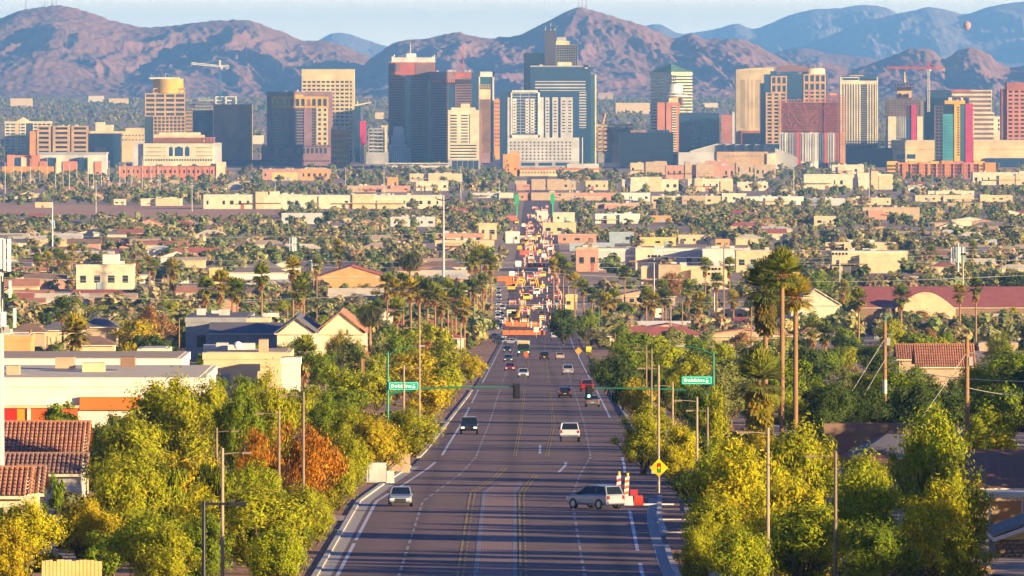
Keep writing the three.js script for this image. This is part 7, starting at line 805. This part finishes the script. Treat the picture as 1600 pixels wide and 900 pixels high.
const FAN = [0, 1].map(() => fanCrown(50, 17, 2.1)), FANS = [0, 1, 2].map(() => fanCrown(30, 8, 2.0)), SKIRT = fanCrown(54, 10, 1.9, { dead: 1, skirt: 1.1 }), SKIRTS = fanCrown(16, 6, 1.5, { dead: 1, skirt: 1.2 }), FEATHER = featherCrown(30, 3.4);
const trunkGeo = (() => { const p = []; for (let k = 0; k <= 40; k++) p.push(new THREE.Vector2((k === 0 ? 0.34 : 0.26 - 0.05 * k / 40) + (k % 2) * 0.012, k / 40)); return new THREE.LatheGeometry(p, 10); })(), trunkFar = new THREE.CylinderGeometry(0.2, 0.27, 1, 6).translate(0, 0.5, 0), bootGeo = (() => { const g = new G(); for (let k = 0; k < 90; k++) { const a = k * 2.39996, y = -0.15 - k * 0.013, r = 0.28 + 0.16 * Math.sin(k / 90 * Math.PI); g.cyl([Math.cos(a) * r * 0.6, y, Math.sin(a) * r * 0.6], [Math.cos(a) * (r + 0.18), y + 0.28, Math.sin(a) * (r + 0.18)], 0.06, 0.03, 4, false); } return g.geo(); })();
const palmGreen = leafMat(0.22, 0.25, 0.018), palmDark = leafMat(0.11, 0.145, 0.022), palmGold = leafMat(0.38, 0.31, 0.025), palmDead = leafMat(0.40, 0.26, 0.10), palmTrunk = mat([0.34, 0.19, 0.09], { map: scaled(gritTex, 0.7) }), bootMat = mat([0.42, 0.15, 0.04]);
let palmCount = 0;
function palm(label, px, top, base, o = {}) {
  const d = o.d ?? depthOf(base), near = d < 1000, r = thing('palm_tree', label, 'palm tree', [X(px, d), ground(d), -d], o.group), R = o.R ?? (near ? 2.3 : 2.0), h = Y(top, d) - ground(d) - R * 0.75, k = palmCount++;
  const tr = part('trunk', near ? trunkGeo : trunkFar, palmTrunk, r); tr.scale.set(o.thick ?? 1, h, o.thick ?? 1); const cm = o.m ?? (o.feather ? palmGreen : null) ?? [palmGreen, palmDark, palmGreen, palmGold][k % 4];
  const c = part('crown', o.feather ? FEATHER : near ? FAN[k % 2] : FANS[k % 3], cm, r); c.position.y = h; c.rotation.y = k * 1.7; c.scale.setScalar((o.R ?? 2) / (o.feather ? 3.4 : 2)); if (!o.bare) { const s = part('dead_fronds', near ? SKIRT : SKIRTS, o.skirtM ?? palmDead, r); s.position.y = h - 0.1; s.scale.set(o.skirtW ?? 1, o.skirt ?? 1, o.skirtW ?? 1); } if (o.boots) part('frond_bases', bootGeo, bootMat, r).position.y = h; return r;
}
palm('tallest of the big fan palms at right, with an orange neck', 1222, 402, 706, { m: palmGreen, bare: 1, boots: 1, R: 2.15, d: 850 }); palm('big fan palm right of the tallest one, with an orange neck', 1243, 440, 700, { m: palmGold, bare: 1, boots: 1, R: 1.95, d: 858 }); palm('big dark fan palm left of the tallest one, with a shaggy skirt', 1196, 420, 706, { m: palmDark, skirt: 1.25, skirtW: 1.05, skirtM: leafMat(0.22, 0.18, 0.04), R: 2.3, d: 866 }); palm('short shaggy fan palm below the three big palms', 1186, 562, 712, { m: palmGreen, R: 2.5, skirt: 1.3, skirtW: 1.3, skirtM: palmGold, d: 845 }); palm('small feathery palm at the foot of the big palms', 1232, 682, 740, { feather: 1, R: 3.0, bare: 1, d: 800 });
const palmList = [[458, 406, 552], [409, 417, 553], [322, 437, 552], [345, 428, 554], [363, 437, 553], [371, 440, 553], [475, 430, 550], [470, 440, 552], [495, 405, 485], [527, 376, 458], [531, 388, 460], [233, 402, 450], [241, 408, 450], [262, 410, 445], [55, 388, 440], [104, 400, 445], [92, 392, 445], [113, 384, 436], [75, 396, 446], [98, 468, 560], [118, 503, 560], [60, 402, 448], [150, 400, 450], [200, 412, 452], [605, 430, 540], [618, 440, 548], [630, 430, 545], [642, 440, 548], [655, 436, 545], [668, 440, 548], [680, 448, 550], [700, 440, 540], [712, 455, 545], [690, 460, 548], [722, 445, 535], [735, 400, 500], [745, 392, 505], [752, 385, 500], [760, 395, 500], [768, 402, 495], [755, 430, 510], [741, 440, 515], [726, 470, 545], [865, 405, 480], [872, 398, 478], [880, 404, 482], [888, 412, 482], [898, 430, 500], [912, 440, 505], [925, 452, 510], [940, 458, 520], [948, 462, 525], [960, 455, 522], [976, 418, 480], [1010, 452, 520], [1020, 460, 530], [1035, 440, 510], [1040, 455, 522], [1076, 440, 520], [1093, 460, 530], [1120, 430, 505], [1102, 405, 470], [1146, 458, 520], [1342, 455, 548], [1408, 450, 545], [1525, 438, 545], [1500, 448, 540], [1455, 385, 440], [1520, 378, 430], [1300, 425, 465], [1318, 440, 500], [1270, 500, 560], [1290, 508, 562], [1140, 405, 470], [640, 398, 480], [620, 470, 560], [590, 470, 545]];
{ const n = ['first', 'second', 'third', 'fourth', 'fifth', 'sixth', 'seventh', 'eighth', 'ninth', 'tenth', 'eleventh', 'twelfth', 'thirteenth', 'fourteenth', 'fifteenth', 'sixteenth', 'seventeenth', 'eighteenth', 'nineteenth', 'twentieth', 'twenty-first', 'twenty-second', 'twenty-third', 'twenty-fourth', 'twenty-fifth'], zones = [[0, 290, 'in the far left suburb'], [290, 560, 'around the church'], [560, 800, 'along the left side of the road works'], [800, 1000, 'along the right side of the road works'], [1000, 1200, 'behind the right lamp posts'], [1200, 1640, 'by the red tiled hall']];
  for (const [a, b, w] of zones) palmList.filter(([x]) => x >= a && x < b).sort((p, q) => p[0] - q[0]).forEach(([x, t2, c], i) => palm(`${n[i]} fan palm from the left ${w}`, x, t2, c, { group: 'fan palms of the plain', R: rr(1.9, 2.5), skirt: rr(0.7, 1.6) })); }
palm('big feathery date palm left of the road works', 641, 383, 500, { feather: 1, R: 4.6, d: 2350, thick: 1.6, group: 'date palms' }); palm('feathery date palm beside the church hall', 578, 463, 566, { feather: 1, R: 3.6, d: 1560, thick: 1.3, bare: 1, group: 'date palms' }); palm('second feathery date palm, lower, left of the road works', 655, 425, 520, { feather: 1, R: 4.2, d: 2250, thick: 1.6, group: 'date palms' }); palm('shaggy gold palm with a broad dead skirt in the left suburb', 270, 408, 470, { R: 2.6, skirt: 3, skirtW: 1.4, d: 2800, m: palmGold }); palm('bushy gold palm behind the bare poles', 118, 500, 572, { R: 2.8, skirt: 1.8, skirtW: 1.3, d: 1480, m: palmGold }); palm('low fan palm behind the white shop roof', 202, 542, 585, { R: 2.0, d: 1260, bare: 1 }); palm('shaggy fan palm at the church corner', 476, 532, 592, { R: 2.2, skirt: 1.6, d: 1290 }); palm('short fan palm beside the orange utility pole', 556, 552, 600, { R: 1.8, bare: 1, d: 1240 });
// copies that look alike are told apart by their order from the left
{ const nth = ['first', 'second', 'third', 'fourth', 'fifth', 'sixth', 'seventh', 'eighth', 'ninth', 'tenth', 'eleventh', 'twelfth', 'thirteenth', 'fourteenth'], by = new Map();
  for (const o of scene.children) if (/suburb|plain$/.test(o.userData.group ?? '')) { const k = o.userData.label; by.set(k, [...(by.get(k) ?? []), o]); }
  for (const [k, list] of by) if (list.length > 1) list.sort((a, b) => a.position.x / -a.position.z - b.position.x / -b.position.z).forEach((o, i) => { o.userData.label = k + ', ' + (nth[i] ?? 'next') + ' from left'; }); }
scene.traverse((o) => { if (o.isMesh) { o.castShadow = true; o.receiveShadow = true; } });
renderer.render(scene, camera);
